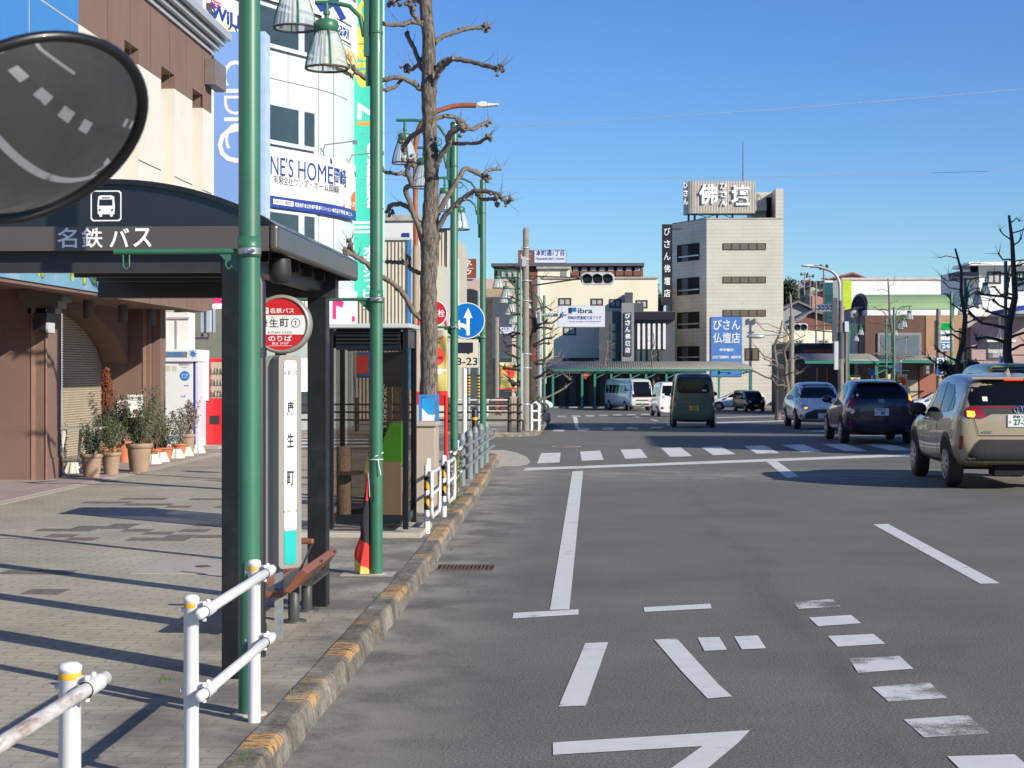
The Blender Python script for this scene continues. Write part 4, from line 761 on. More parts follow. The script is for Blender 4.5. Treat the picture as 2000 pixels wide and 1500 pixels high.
def wins(rows, px0, px1, mull=(560,572)):
    for (ya, yb2) in rows:
        z1, z0 = Zr(ya), Zr(yb2); w = build('window', MB(), 'window_frame', t) if 0 else None
        mb = MB(); g = band(px0,px1,z0-.12,z1+.08,.10); mb.add(g.v, g.f); g = band(px0,px1,z0-.12,z0-.1199,.10); 
        fr = build('window', mb, 'window_frame', t, fixn=False)
        for a, b in ((px0, 577), (588, 608)):
            build('pane', band(a+1,b,z0,z1,.112), 'glass_win', fr, fixn=False)
wins([(30,97),(215,281),(420,500)], 428, 612)
mb = MB()
for px in (562,622,651): 
    g = band(px,px+.8,4,15,.004,2); mb.add(g.v, g.f)
for py in (163,15,185-350):
    z = Zr(py); g = band(400,690,z,z+.02,.005); mb.add(g.v, g.f)
build('panel_joint', mb, 'joint', t, fixn=False)
# signs on the curved wall
def curved_text(mb, s, px0, px1, zc, h, off, bold=.0):
    vs, fs = glyphs(s, bold); x0, x1 = min(v.x for v in vs), max(v.x for v in vs); y0, y1 = min(v.y for v in vs), max(v.y for v in vs); out = []
    A_, B_ = at_px(px0), at_px(px1)
    for v in vs:
        px = px0+(px1-px0)*(v.x-x0)/(x1-x0); q = at_px(px)+nrm(px)*off; out.append((q.x,q.y,zc+(v.y-(y0+y1)/2)*h/(y1-y0)))
    return mb.add(out, fs)
z1, z0 = Zr(295), Zr(399); s1 = build('shop_sign', band(424,687,z0,z1,.12), 'white_clad', t, fixn=False)
zb1, zb0 = Zr(389), Zr(411); build('navy_strip', band(424,687,zb0,zb1,.125), 'navy', s1, fixn=False)
mb = MB(); curved_text(mb, "NE'S HOME", 521, 643, Zr(330), .52, .13, 0); curved_text(mb, '岡崎', 645, 668, Zr(330), .52, .13, .01); curved_text(mb, "O", 500, 517, Zr(330), .52, .13, 0); build('lettering', mb, 'navy', s1, fixn=False)
mb = MB(); curved_text(mb, '有限会社ワンズ・ホーム岡崎', 527, 654, Zr(357), .24, .13); build('small_lettering', mb, 'dark_grey', s1, fixn=False)
build('label_strip', band(526,566,Zr(404.5),Zr(394.5),.13,4), 'white_sign', s1, fixn=False)
mb = MB(); curved_text(mb, '取扱物件 ●土地 ●戸建 ●マンション ●収益不動産 ●ビル', 569, 680, Zr(400), .13, .13, .01); build('strip_lettering', mb, 'white_letter', s1, fixn=False)
mb = MB(); curved_text(mb, '仲介・買取', 531, 561, Zr(399.5), .10, .134, .01); build('label_lettering', mb, 'navy', s1, fixn=False)
q0, q1 = at_px(660)+nrm(660)*.13, at_px(686)+nrm(686)*.13; mb = MB().add([(q0.x,q0.y,zb1),(q1.x,q1.y,zb1),(q1.x,q1.y,zat(686,372))], [(0,1,2)]); cr = build('orange_corner', mb, mat('orange', (.72,.14,.02), .4), s1, fixn=False)
mb = MB(); curved_text(mb, '当ビル2階', 669, 685, zat(676,398), .16, .135, .02); build('corner_lettering', mb, 'white_letter', cr, fixn=False)
# top sign (WiLL ...)
z0 = Zr(16); s2 = build('shop_sign', band(400,690,z0,15.4,.12), 'white_clad', t, fixn=False)
s3 = build('shop_sign', band(621,690,zat(655,132),z0,.124), mat('cream_yellow', (.66,.58,.28), .5), t, fixn=False); build('upper_field', band(621,690,zat(655,88),z0,.128), 'white_clad', s3, fixn=False)
mb = MB(); curved_text(mb, 'クセス', 652, 671, zat(660,62), .30, .134, .02); build('lettering', mb, 'white_letter', s3, fixn=False); build('blue_box', band(650,673,zat(660,71),zat(660,52),.131), 'navy', s3, fixn=False)
mb = MB(); curved_text(mb, 'kids', 660, 679, zat(670,108), .24, .134, .01); build('kids_lettering', mb, 'orange', s3, fixn=False)
mb = MB()
for py in (44,45.2,80,82,87,121,123): g = band(650,678,zat(664,py),zat(664,py)+.018,.134); mb.add(g.v, g.f)
build('rule_line', mb, 'dark_grey', s3, fixn=False)
s4 = build('shop_sign', band(398,466,zat(430,118),zat(430,-8),.15), 'white_clad', t, fixn=False); build('yellow_field', band(398,466,zat(430,70),zat(430,47),.155), mat('soft_yellow', (.72,.66,.42), .5), s4, fixn=False)
mb = MB(); curved_text(mb, 'WiLL', 400, 466, zat(432,34), .36, .165, .03); curved_text(mb, 'パスル', 433, 500, zat(450,58), .2, .165, .03); curved_text(mb, 'ス', 610, 668, zat(640,2), .9, .135, .06); build('lettering', mb, 'navy', s4, fixn=False)
build('red_tag', band(400,421,zat(410,16),zat(410,2),.158,3), 'red_sign', s4, fixn=False); mb = MB(); curved_text(mb, 'クセス', 401, 420, zat(410,9), .13, .164, .02); build('tag_lettering', mb, 'white_letter', s4, fixn=False)
mat('pink', (.78,.02,.17), .4); s5 = build('shop_sign', band(398,690,zat(560,660),zat(560,556),.12), 'white_clad', t, fixn=False)
def cpoly(pts, off):
    mb = MB(); vs = []
    for px, py in pts: q = at_px(px)+nrm(px)*off; vs.append((q.x,q.y,zat(px,py)))
    tri = geometry.tessellate_polygon([[V((a,b,0)) for a, b in pts]]); return mb.add(vs, tri)
mb = MB()
for pl in ([(408,561),(524,557),(534,566),(526,579),(408,590)], [(408,575),(430,573),(430,592),(408,593)], [(630,559),(662,563),(630,567)], [(642,566),(649,566),(649,584),(664,590),(661,601),(649,597),(649,623),(642,623)], [(640,630),(685,617),(685,628),(640,629)], [(638,576),(640,572),(644,584),(638,586)]): g = cpoly(pl, .126); mb.add(g.v, g.f)
build('pink_field', mb, 'pink', s5, fixn=False); mb = MB(); curved_text(mb, '当店', 500, 522, zat(512,568), .25, .132, .03); curved_text(mb, '不動産', 396, 428, zat(412,569), .25, .132, .03); build('lettering', mb, 'white_letter', s5, fixn=False)
# ground floor glazing
zg = zat(560,664); mb = MB(); g = band(398,692,0,zg,.06); mb.add(g.v, g.f); gf = build('ground_floor_wall', mb, mat('gf_wall', (.30,.35,.34), .5, var=.05), t, fixn=False)
for a, b, m_ in ((448,470,'glass_win'),(480,505,'glass_win'),(508,528,'dark_grey'),(536,556,'glass_win'),(560,572,'mural_blue'),(574,600,'glass_win')): build('shop_window', band(a,b,.55,1.9,.07), m_, gf, fixn=False)
build('notice', band(480,503,zat(490,740),zat(490,700),.08), mat('dark_notice', (.06,.05,.05), .5), gf, fixn=False); build('poster', band(583,600,zat(590,765),zat(590,700),.08), 'white_sign', gf, fixn=False)
# flood lamps on the curved wall
for px, py, px2, py2, lab in ((626,292,668,283,'thin arm flood lamp above the curved white shop sign'), (677,312,700,300,'thin arm flood lamp at the right end of the curved shop sign')):
    a = at_px(px)+nrm(px)*.1; a.z = zat(px,py); b = a+nrm(px)*.5+V((.45,0,.2)); t2 = wthing('flood_lamp', lab, 'lamp', tuple(a), 'flood lamps over the shop signs'); build('arm', MB().tube([a-V((0,0,.35)), a, a+V((.05,-.05,.12)), b], .018, 6), 'steel', t2); build('head', MB().box(b.x-.05,b.y-.05,b.z-.09,b.x+.07,b.y+.05,b.z+.02), 'steel', t2)
# meter box and white pillar beside it
q = W(396,655,36.6); d = wthing('meter_box', 'rounded blue grey meter box on a stalk near the vending machines', 'meter box', (q.x,36.6,SW)); build('body', MB().box(q.x-.05,36.5,W(0,651,36.6).z,q.x+.09,36.9,W(0,604,36.6).z).box(q.x+.09,36.45,W(0,651,36.6).z,q.x+.22,36.9,W(0,602,36.6).z), mat('meter', (.36,.42,.50), .4), d, bevel=.03); build('pipe', MB().tube([(q.x+.1,36.7,W(0,651,36.6).z),(q.x+.1,36.7,W(0,661,36.6).z),(q.x-.6,36.7,W(0,661,36.6).z),(q.x-.6,36.7,SW)], .03, 10), 'steel', d); build('display', MB().box(q.x-.02,36.49,q.z-.03,q.x+.04,36.5,q.z+.03), 'black_letter', d)
a, b = W(322,612,35.6), W(368,682,35.6); d = wthing('white_pillar', 'fluted white pillar rising behind the white vending machine', 'pillar', (a.x,35.6,SW)); build('shaft', MB().box(a.x,35.6,SW,b.x,36.2,a.z+.02), 'white_clad', d); build('flute', MB().box(a.x-.05,35.55,SW,a.x+.04,35.7,a.z).box((a.x+b.x)/2-.02,35.58,SW,(a.x+b.x)/2+.02,35.6,a.z-.1).box(a.x-.02,35.56,a.z-.12,b.x+.02,35.62,a.z-.08), mat('lilac_grey', (.42,.38,.42), .5), d)
mb = MB(); a, b = W(340,612,37.5), W(470,840,37.5); mb.box(a.x,37.5,0,b.x,37.8,a.z+.1); d = tag(build('back_wall', mb, mat('dull_green_wall', (.20,.21,.18), .7)), 'low dull green wall behind the vending machines', 'wall')

# --- tall pale blue letter sign ---
Yq = 36.4; a, b = W(418,62,Yq), W(508,470,Yq); t = wthing('vertical_sign', 'tall pale blue box sign with sideways white letters', 'sign', (a.x,Yq,3))
mat('periwinkle', (.22,.38,.76), .5, var=.03, scale=.5, dirt=(.28,.45,.80), dscale=.4); build('box', MB().box(a.x,Yq,b.z-.6,b.x+.02,Yq+.55,a.z), 'periwinkle', t)
build('edge', MB().box(b.x+.021,Yq+.0,b.z-.6,W(518,62,Yq).x,Yq+.56,a.z-.0), mat('pale_edge', (.45,.58,.80), .4), t)
mb = MB(); mid = W(462,0,Yq).x
def sw(ch, pyc, hpx, wpx, cxp=460): 
    s_ = Yq/3300; text(mb, ch, (W(cxp,0,Yq).x, Yq-.004, W(0,pyc,Yq).z), -Z_, X_, hpx*s_, wpx*s_, .0)
sw('C',146,50,50); sw('I',181,46,8); sw('D',209,46,38); sw('I',236,46,8); sw('C',268,46,50,462); build('lettering', mb, 'white_letter', t); mb = MB(); text(mb, 'O', (W(462,0,Yq).x,Yq-.007,W(0,286,Yq).z), -Z_, X_, 76*Yq/3300, 72*Yq/3300, 0); build('large_letter', mb, 'white_letter', t)

# --- teal vertical sign ---
Yq = 51; a, b = W(691,-40,Yq), W(746,580,Yq); t = wthing('vertical_sign', 'tall turquoise building sign with yellow sideways letters', 'sign', (a.x,Yq,3.5))
build('panel', MB().box(a.x,Yq,b.z,b.x,Yq+.25,a.z), mat('turquoise', (.06,.56,.43), .4, var=.03), t); build('edge', MB().box(a.x-.06,Yq-.02,b.z-1.5,a.x-.005,Yq+.2,a.z), 'dark_grey', t); build('side_trim', MB().box(b.x+.001,Yq-.005,b.z,b.x+.05,Yq+.26,a.z), mat('pale_mint', (.5,.75,.68), .4), t)
mat('sign_yellow', (.72,.58,.10), .45); s_ = Yq/3300; cxs = W(717,0,Yq).x
def sw2(mb, ch, pyc, hpx, wpx, cxp=717, bold=.04): text(mb, ch, (W(cxp,0,Yq).x, Yq-.004, W(0,pyc,Yq).z), -Z_, X_, hpx*s_, wpx*s_, bold)
mb = MB(); 
for ch, y, w_ in (('O',28,46),('a',74,38),('s',108,34),('i',133,12),('s',160,34)): sw2(mb, ch, y, 40, w_)
build('yellow_lettering', mb, 'sign_yellow', t)
mb = MB(); sw2(mb, 'Z', 222, 38, 36); sw2(mb, 'Okazaki', 345, 24, 130, 728); vtext(mb, 'オアシズビル', (W(719,0,Yq).x,Yq-.004,W(0,492,Yq).z), X_, Z_, 20*s_, 21*s_, 20*s_, .03)
for y in (437,446,455): mb.box(a.x+.002,Yq-.004,W(0,y+1.5,Yq).z-.02,b.x-.02,Yq-.001,W(0,y-2,Yq).z)
build('white_lettering', mb, 'white_letter', t)
mb = MB(); mb.box(W(698,0,Yq).x,Yq-.004,W(0,250,Yq).z,W(736,0,Yq).x,Yq-.001,W(0,242,Yq).z); build('orange_bar', mb, mat('amber', (.75,.33,.04), .4), t)

# --- buildings seen between the turquoise sign and the tree, and up the left side of the street ---
def bldg(name, lab, px0, px1, pyt, Y, depth, m, z0=None, cat='building', **k):
    a, b = W(px0,pyt,Y), W(px1,pyt,Y); z0 = gz(Y)-.3 if z0 is None else z0; t = wthing(name, lab, cat, ((a.x+b.x)/2,Y,max(z0,gz(Y))))
    build('wall', MB().box(a.x,Y,z0,b.x,Y+depth,a.z), m, t); return t, a, b
def add_box(t, nm, px0, px1, py0, py1, Y, m, d=.05, proud=.03, **k):
    a, b = W(px0,py0,Y), W(px1,py1,Y); return build(nm, MB().box(a.x,Y-proud,b.z,b.x,Y-proud+d,a.z), m, t, **k)
def add_win(t, px0, px1, py0, py1, Y, m='glass_win', fm='window_frame', fr=.06, mull=1):
    a, b = W(px0,py0,Y), W(px1,py1,Y); mb = MB(); mb.box(a.x,Y-.05,a.z-fr,b.x,Y-.005,a.z).box(a.x,Y-.05,b.z,b.x,Y-.005,b.z+fr).box(a.x,Y-.05,b.z+fr,a.x+fr,Y-.005,a.z-fr).box(b.x-fr,Y-.05,b.z+fr,b.x,Y-.005,a.z-fr)
    for k in range(mull): xx = a.x+(b.x-a.x)*(k+1)/(mull+1); mb.box(xx-fr*.4,Y-.045,b.z+fr,xx+fr*.4,Y-.008,a.z-fr)
    f = build('window', mb, fm, t); build('pane', MB().box(a.x+fr,Y-.02,b.z+fr,b.x-fr,Y-.012,a.z-fr), m, f); return f
def corr(name, col, sc=40):
    m = bpy.data.materials.new(name); nt, bs = nodes(m); MATS[name] = m; w = nt.nodes.new('ShaderNodeTexWave'); w.inputs['Scale'].default_value = sc; w.bands_direction = 'X'; co = obj_coord(nt); L(nt, co, w.inputs[0])
    c_ = mixc(nt, 1, col, ramp(nt, noise(nt, co, .8, 5), [(.3, (.85,)*3), (.7, (1.05,)*3)]), 'MULTIPLY'); L(nt, c_, bs.inputs['Base Color']); bs.inputs['Roughness'].default_value = .5; bump(nt, bs, w.outputs[1], 1.0, .03); return m
corr('cream_corrugated', (.50,.46,.37), 2.6)
mat('pale_tile2', (.40,.40,.35), .6); Y = 56; t, a, b = bldg('warehouse', 'cream corrugated metal clad warehouse behind the glass booth', 654, 800, 467, Y, 12, 'cream_corrugated'); add_box(t, 'coping', 700, 801, 464, 469, Y, 'pale_trim', .2, .08)
add_box(t, 'blue_side', 796, 803, 467, 760, Y, 'cladding_blue', .1, .05); add_box(t, 'door', 770, 786, 700, 838, Y, 'inner_brown', .1, .04); add_box(t, 'blue_board', 690, 762, 688, 735, Y, 'blue_sign', .1, .06); add_box(t, 'red_square', 693, 720, 693, 730, Y, 'banner_red', .02, .08); add_box(t, 'pale_panel', 655, 689, 712, 838, Y, 'pale_tile2', .1, .05); add_box(t, 'panel_meter', 659, 675, 752, 777, Y, 'dark_notice', .1, .1); add_box(t, 'poster', 656, 668, 683, 711, Y, 'cream_yellow', .1, .08)
Y = 75; t, a, b = bldg('grey_building', 'pale grey concrete block rising behind the cream warehouse', 735, 838, 424, Y, 15, 'white_clad'); add_box(t, 'parapet', 730, 840, 420, 431, Y, 'concrete', .3, .12); add_box(t, 'dark_band', 786, 800, 455, 480, Y, 'navy', .1, .05)
Y = 66; t, a, b = bldg('cream_house', 'narrow cream sided house behind the plane tree trunk', 846, 876, 448, Y, 10, 'cream_corrugated'); add_box(t, 'gutter', 844, 878, 446, 450, Y, 'dark_grey', .2, .1); add_box(t, 'downpipe', 874, 876, 450, 800, Y, 'white_clad', .1, .1)
Y = 60; t, a, b = bldg('tiled_building', 'pale tiled building edge behind the red hydrant sign', 800, 868, 520, Y, 5, mat('pale_tile', (.50,.50,.45), .5, var=.06, scale=8)); add_box(t, 'side_panel', 802, 815, 470, 800, Y, 'concrete', .2, .15)
Y = 70; d = wthing('shop_signboard', 'tall white shop signboard with a column of black characters', 'sign', (W(884,0,Y).x,Y,.0)); add_box(d, 'panel', 872, 896, 506, 660, Y, 'white_sign', .2, .1); mb = MB(); vtext(mb, '合名会社八丁味噌', (W(881,0,Y).x,Y-.104,W(0,526,Y).z), X_, Z_, .28, .33, .30, .02); build('lettering', mb, 'black_letter', d); add_box(d, 'post', 882, 886, 660, 800, Y, 'steel', .1, 0)
Y = 95; t, a, b = bldg('pink_building', 'pinkish building with a dark arched entrance and rooftop sign', 890, 990, 545, Y, 12, mat('pale_pink', (.52,.38,.34), .6, var=.05)); mb = MB()
q = W(916,590,Y); mb.prism([(-.7,-4),(.8,-4)]+[(.05+.75*cos(pi*k/12), 0+.75*sin(pi*k/12)) for k in range(13)], (q.x,Y-.04,q.z), X_, Z_, (0,.03,0)); build('arch_opening', mb, 'dark_grey', t); add_box(t, 'stone_band', 942, 990, 564, 580, Y, mat('stone_tan', (.36,.27,.17), .7, var=.3, scale=5), .1, .05); add_box(t, 'dark_wall', 942, 962, 582, 800, Y, mat('rough_dark', (.05,.045,.04), .8, var=.4, scale=4), .1, .06)
add_box(t, 'blue_grey_wall', 962, 1000, 580, 700, Y, mat('slate_wall', (.06,.07,.10), .6), .1, .05); add_box(t, 'shopfront', 893, 1000, 700, 800, Y, 'glass_win', .1, .05)  # one wall panel in flat dark blue grey
d = wthing('roof_sign', 'small brown square rooftop sign with white characters', 'sign', (W(912,0,Y).x,Y,W(0,545,Y).z)); add_box(d, 'panel', 895, 930, 506, 543, Y, mat('sign_brown', (.25,.055,.02), .5), .4, .2); mb = MB(); text(mb, 'ネ', (W(914,0,Y).x,Y-.205,W(0,517,Y).z), X_, Z_, .42, .5, .02); text(mb, 'ゥ', (W(915,0,Y).x,Y-.205,W(0,534,Y).z), X_, Z_, .3, .36, .02); mb.box(W(897,0,Y).x,Y-.206,W(0,527.5,Y).z,W(925,0,Y).x,Y-.201,W(0,526.5,Y).z); build('lettering', mb, 'white_letter', d)

# ---------------- vending machines ----------------
Yv = 34.95; a, b = W(303,683,Yv), W(377,885,Yv); t = wthing('photo_booth', 'white instant photo booth with blue star and sideways blue lettering', 'photo booth', ((a.x+b.x)/2,Yv+.5,SW)); zb_ = SW+.06
build('body', MB().box(a.x,Yv,zb_,b.x,Yv+1.0,a.z-.25), mat('booth_white', (.72,.74,.78), .35, var=.02), t, bevel=.01); build('header', MB().box(a.x-.02,Yv-.06,a.z-.25,b.x+.12,Yv+1.0,a.z), 'booth_white', t, bevel=.01)
add = lambda nm, x0, x1, y0, y1, m, o=.004: build(nm, MB().box(W(x0,0,Yv).x,Yv-o,W(0,y1,Yv).z,W(x1,0,Yv).x,Yv-o+.003,W(0,y0,Yv).z), m, t)
build('display', MB().box(W(311,0,Yv).x,Yv-.068,W(0,698,Yv).z,W(367,0,Yv).x,Yv-.061,W(0,687,Yv).z), mat('lcd_grey', (.16,.20,.24), .4), t); mb = MB(); text(mb, '証明写真', (W(339,0,Yv).x,Yv-.071,W(0,692.5,Yv).z), X_, Z_, .08, .42, .03)
def star(mb, px, py, r1, r2, o, n=8):
    pts = []; 
    for k in range(2*n): rr_ = r1 if k % 2 == 0 else r2; pts.append((rr_*cos(k*pi/n), rr_*sin(k*pi/n)))
    mb.prism(pts, (W(px,0,Yv).x,Yv-o,W(0,py,Yv).z), X_, Z_, (0,.002,0))
star(mb, 379, 691, .10, .035, .072); star(mb, 312, 721, .055, .02, .006); text(mb, 'Ki-Re-i', (W(312,0,Yv).x,Yv-.006,W(0,763,Yv).z), -Z_, X_, .105, .68, .03); text(mb, 'DNP', (W(339,0,Yv).x,Yv-.006,W(0,855,Yv).z), X_, Z_, .09, .27, .03)
star(mb, 312, 798, .055, .02, .006); text(mb, '背景色', (W(364,0,Yv).x,Yv-.006,W(0,753,Yv).z), X_, Z_, .035, .1, .01); text(mb, '補正', (W(358,0,Yv).x,Yv-.006,W(0,774,Yv).z), X_, Z_, .04, .09, .02); build('blue_lettering', mb, mat('sky_lettering', (.04,.20,.58), .4), t)
dd = build('blue_disc', MB().disc((W(361,0,Yv).x,Yv-.005,W(0,734,Yv).z), .105, (0,-1,0), 32), 'sky_lettering', t); mb = MB(); text(mb, 'データ', (W(361,0,Yv).x,Yv-.008,W(0,732,Yv).z), X_, Z_, .05, .14, .03); text(mb, 'ダウンロード', (W(361,0,Yv).x,Yv-.008,W(0,737,Yv).z), X_, Z_, .025, .15, .03); build('disc_lettering', mb, 'white_letter', dd)
mb = MB(); text(mb, '証明写真は、', (W(361,0,Yv).x,Yv-.006,W(0,712,Yv).z), X_, Z_, .045, .24); text(mb, 'Ki-Re-i', (W(361,0,Yv).x,Yv-.006,W(0,717,Yv).z), X_, Z_, .02, .12); build('grey_lettering', mb, 'dark_grey', t)
for px in (329,341): 
    mb = MB(); [mb.box(W(px-4,0,Yv).x,Yv-.006,W(0,715+k*2.2,Yv).z-.008,W(px+4,0,Yv).x,Yv-.002,W(0,715+k*2.2,Yv).z) for k in range(5)]; build('vent', mb, 'beige_reveal', t)
add('blue_strip', 378, 382, 705, 880, 'navy'); build('side_panel', MB().box(b.x+.001,Yv+.02,zb_,b.x+.10,Yv+1,a.z-.26), mat('violet_side', (.62,.62,.70), .4), t)  # narrow blue strip at the right edge of the booth front
build('plinth', MB().box(a.x+.05,Yv-.1,SW,b.x+.55,Yv+1,zb_), 'concrete', t)
a, b = W(401,700,35.7), W(440,878,35.7); t = wthing('drinks_machine', 'red drinks vending machine beside the white photo booth', 'vending machine', ((a.x+b.x)/2,36,SW)); mat('vend_red', (.62,.02,.03), .3, var=.05, coat=.3)
build('body', MB().box(a.x,35.7,SW+.06,b.x,36.5,a.z), 'vend_red', t, bevel=.02); mb = MB()
build('window', MB().box(a.x+.12,35.69,a.z-.85,b.x-.04,35.698,a.z-.08), 'beige', t); mb = MB()
for r_2 in range(3):
    for k in range(4): x = a.x+.16+k*.065; z = a.z-.33-.24*r_2; mb.lathe([(.001,z),(.022,z),(.022,z+.1),(.012,z+.13),(.001,z+.13)], (x,35.675,0), 10)
build('can', mb, mat('can_mix', (.35,.32,.25), .3, var=.9, scale=9), t); build('slot', MB().box(a.x+.10,35.688,SW+.5,a.x+.3,35.697,SW+.68), 'dark_grey', t); build('white_stripe', MB().box(a.x-.02,35.66,a.z-.9,a.x+.08,35.69,a.z), 'white_sign', t)

# ---------------- potted plants by the arcade ----------------
mat('terracotta', (.50,.17,.08), .8, var=.15, scale=8, dirt=(.4,.22,.14)); mat('weathered_pot', (.34,.235,.165), .85, var=.15, scale=6, dirt=(.20,.14,.10), bmp=.4); mat('stem_brown', (.13,.09,.06), .8, var=.3, scale=10)
mat('leaf_olive', (.075,.095,.042), .6, var=.5, scale=25); mat('leaf_dark', (.035,.055,.028), .6, var=.5, scale=25); mat('leaf_grey', (.20,.21,.16), .6, var=.4, scale=25); mat('leaf_rust', (.20,.045,.025), .7, var=.4, scale=20); mat('leaf_brown', (.16,.12,.11), .7, var=.5, scale=20)
def pot(px, py, Yq, h, r, m, plant, ph, lab, leaf='leaf_olive', spread=.2, dens=500, stems=9, square=False):
    p = W(px, 800, Yq); t = thing('potted_plant', lab, 'potted plant', (p.x,Yq,SW), 0, 'potted plants in front of the arcade')
    prof = [(.001,.0),(r*.68,0),(r*.72,.02),(r*.9,h*.8),(r*.92,h*.84),(r*1.0,h*.85),(r*1.03,h*.99),(r*1.0,h),(r*.9,h),(r*.88,h*.93),(.001,h*.93)]
    build('pot', MB().lathe(prof, n=24), m, t); mb = MB(); ml = MB()
    for s_ in range(stems):
        a = random.uniform(0, 2*pi); sp = random.uniform(.2, 1)*spread; hh = ph*random.uniform(.5, 1) if plant != 'cone' else ph
        pts = [V((cos(a)*r*.2*k_, sin(a)*r*.2*k_, h*.9)) for k_ in (1,)]
        for k in range(1, 7): f = k/6; cf = 1 if plant != 'cone' else 2.2*(1-f)**.7; pts.append(V((cos(a)*sp*cf*f**.8+random.uniform(-.02,.02), sin(a)*sp*cf*f**.8+random.uniform(-.02,.02), h*.9+hh*f)))
        mb.tube(pts, [.009*(1-.8*k/6) for k in range(7)], 5)
        nl = dens//stems
        for _ in range(nl):
            f = random.uniform(.12 if plant == 'bush' else .3, 1)**.8; i = min(5, int(f*6)); q = pts[i].lerp(pts[i+1], f*6-i); q = q+V((random.gauss(0,1), random.gauss(0,1), random.gauss(0,.8)))*(.045 if plant == 'bush' else .018)*(1.4-f*.8 if plant == 'bush' else 1)
            d = V((random.uniform(-1,1), random.uniform(-1,1), random.uniform(-.2,1))).normalized()*random.uniform(.015,.03)*(1.3 if leaf == 'leaf_brown' else 1); e_ = d.orthogonal().normalized(); e_ = e_.lerp(d.cross(e_), random.random()).normalized()*d.length*.42; ml.add([q-d, q+e_, q+d, q-e_], [(0,1,2,3)])
    build('stem', mb, 'stem_brown', t); build('foliage', ml, leaf, t, fixn=False); return t
pot(179,930,25.6,.37,.17,'weathered_pot','bush',.55,'square shouldered tan pot with dark drooping shrub nearest the pier','leaf_dark',.2,1200,14)
pot(217,930,26.3,.36,.155,'weathered_pot','bush',.70,'brownish pot with thin shrub right of the nearest tan pot','leaf_olive',.18,600,10)
pot(272,918,27.0,.47,.21,'weathered_pot','bush',1.05,'largest weathered pot with airy olive green shrub','leaf_olive',.46,2600,24)
pot(215,890,28.9,.30,.17,'terracotta','bush',1.05,'orange terracotta pot with dense grey green shrub behind','leaf_dark',.38,2600,22)
pot(207,895,29.6,.30,.16,'terracotta','cone',1.4,'rust red conical shrub rising above the other pots','leaf_rust',.17,2400,16)
pot(320,900,30.6,.24,.18,'terracotta','bush',.7,'wide orange pot with loose pale shrub before the photo booth','leaf_olive',.5,1800,20)
pot(302,905,30.0,.24,.13,'terracotta','wisp',.95,'small orange pot with tall wispy stems','leaf_olive',.34,420,9)
pot(350,892,31.9,.25,.15,'terracotta','bush',.45,'bright orange pot with low twiggy plant','leaf_grey',.25,420,10)
pot(366,890,32.3,.42,.15,'weathered_pot','bush',.75,'tan pot with brown seed heads beside the photo booth','leaf_brown',.40,900,16)
pot(242,880,29.8,.38,.14,'terracotta','wisp',.9,'orange pot with thin upright stems before the notice boards','leaf_olive',.14,260,6)
pot(121,940,26.5,.05,.05,'terracotta','wisp',.95,'thin twiggy plant leaning at the corner of the brown pier','leaf_olive',.10,160,4)
# white ribbed block feet, trestle, shovel, notices
def foot(px, Yq, lab, first=[None]):
    p = W(px, 800, Yq)
    if first[0] is None:
        t = thing('block_foot', lab, 'weight block', (p.x,Yq,SW), 0, 'pale ribbed weight blocks by the pots'); mb = MB(); n = 16; vs = []
        for i, (r0, z) in enumerate(((.165,0),(.16,.03),(.09,.18),(.001,.185))):
            for k in range(n*2): a = pi*k/n; rr_ = r0*(1 if k % 4 < 2 else .86); vs.append((rr_*cos(a), rr_*sin(a)*.8, z))
        m_ = n*2; mb.add(vs, [(i*m_+k, i*m_+(k+1) % m_, (i+1)*m_+(k+1) % m_, (i+1)*m_+k) for i in range(3) for k in range(m_)]); first[0] = build('body', mb, mat('off_white_block', (.58,.56,.50), .7, var=.06), t).parent
    else: dup(first[0], (p.x,Yq,SW), random.uniform(0,1), lab)
for px, Yq, lab in ((141,26.6,'pale ribbed block foot beside the white trestle leg'),(299,29.3,'pale ribbed block foot right of the largest pot'),(315,29.9,'pale ribbed block foot before the wide orange pot'),(344,31.2,'pale ribbed block foot under the bright orange pot'),(363,32.0,'pale ribbed block foot before the tan pot with seed heads'),(386,33.1,'pale ribbed block foot nearest the red machine')): foot(px, Yq, lab)
Yt = 26.1; p0, p1 = W(127,845,Yt), W(115,912,Yt); t = wthing('trestle', 'white angled trestle frame with a grey shelf between the pier and the pots', 'trestle', (p1.x,Yt,SW)); zt_ = W(0,838,Yt).z
build('leg', MB().bar((p0.x,Yt,zt_), (p1.x,Yt,SW+.12), .05, .03), 'white_paint', t); build('leg', MB().bar((p0.x+.1,Yt+.5,zt_), (p0.x+.02,Yt+.6,SW), .04, .03), 'steel', t); build('shelf', MB().box(p0.x-.12,Yt-.05,zt_,p0.x+.55,Yt+.5,zt_+.03), 'concrete', t); build('foot_block', MB().box(p1.x-.2,Yt-.15,SW,p1.x+.0,Yt+.15,SW+.14), 'cover_slab', t, bevel=.01)
build('foot_bar', MB().bar((p1.x,Yt,SW+.13), (p1.x+.12,Yt-.1,SW+.02), .06, .03), 'white_paint', t)
Yn = 33.0
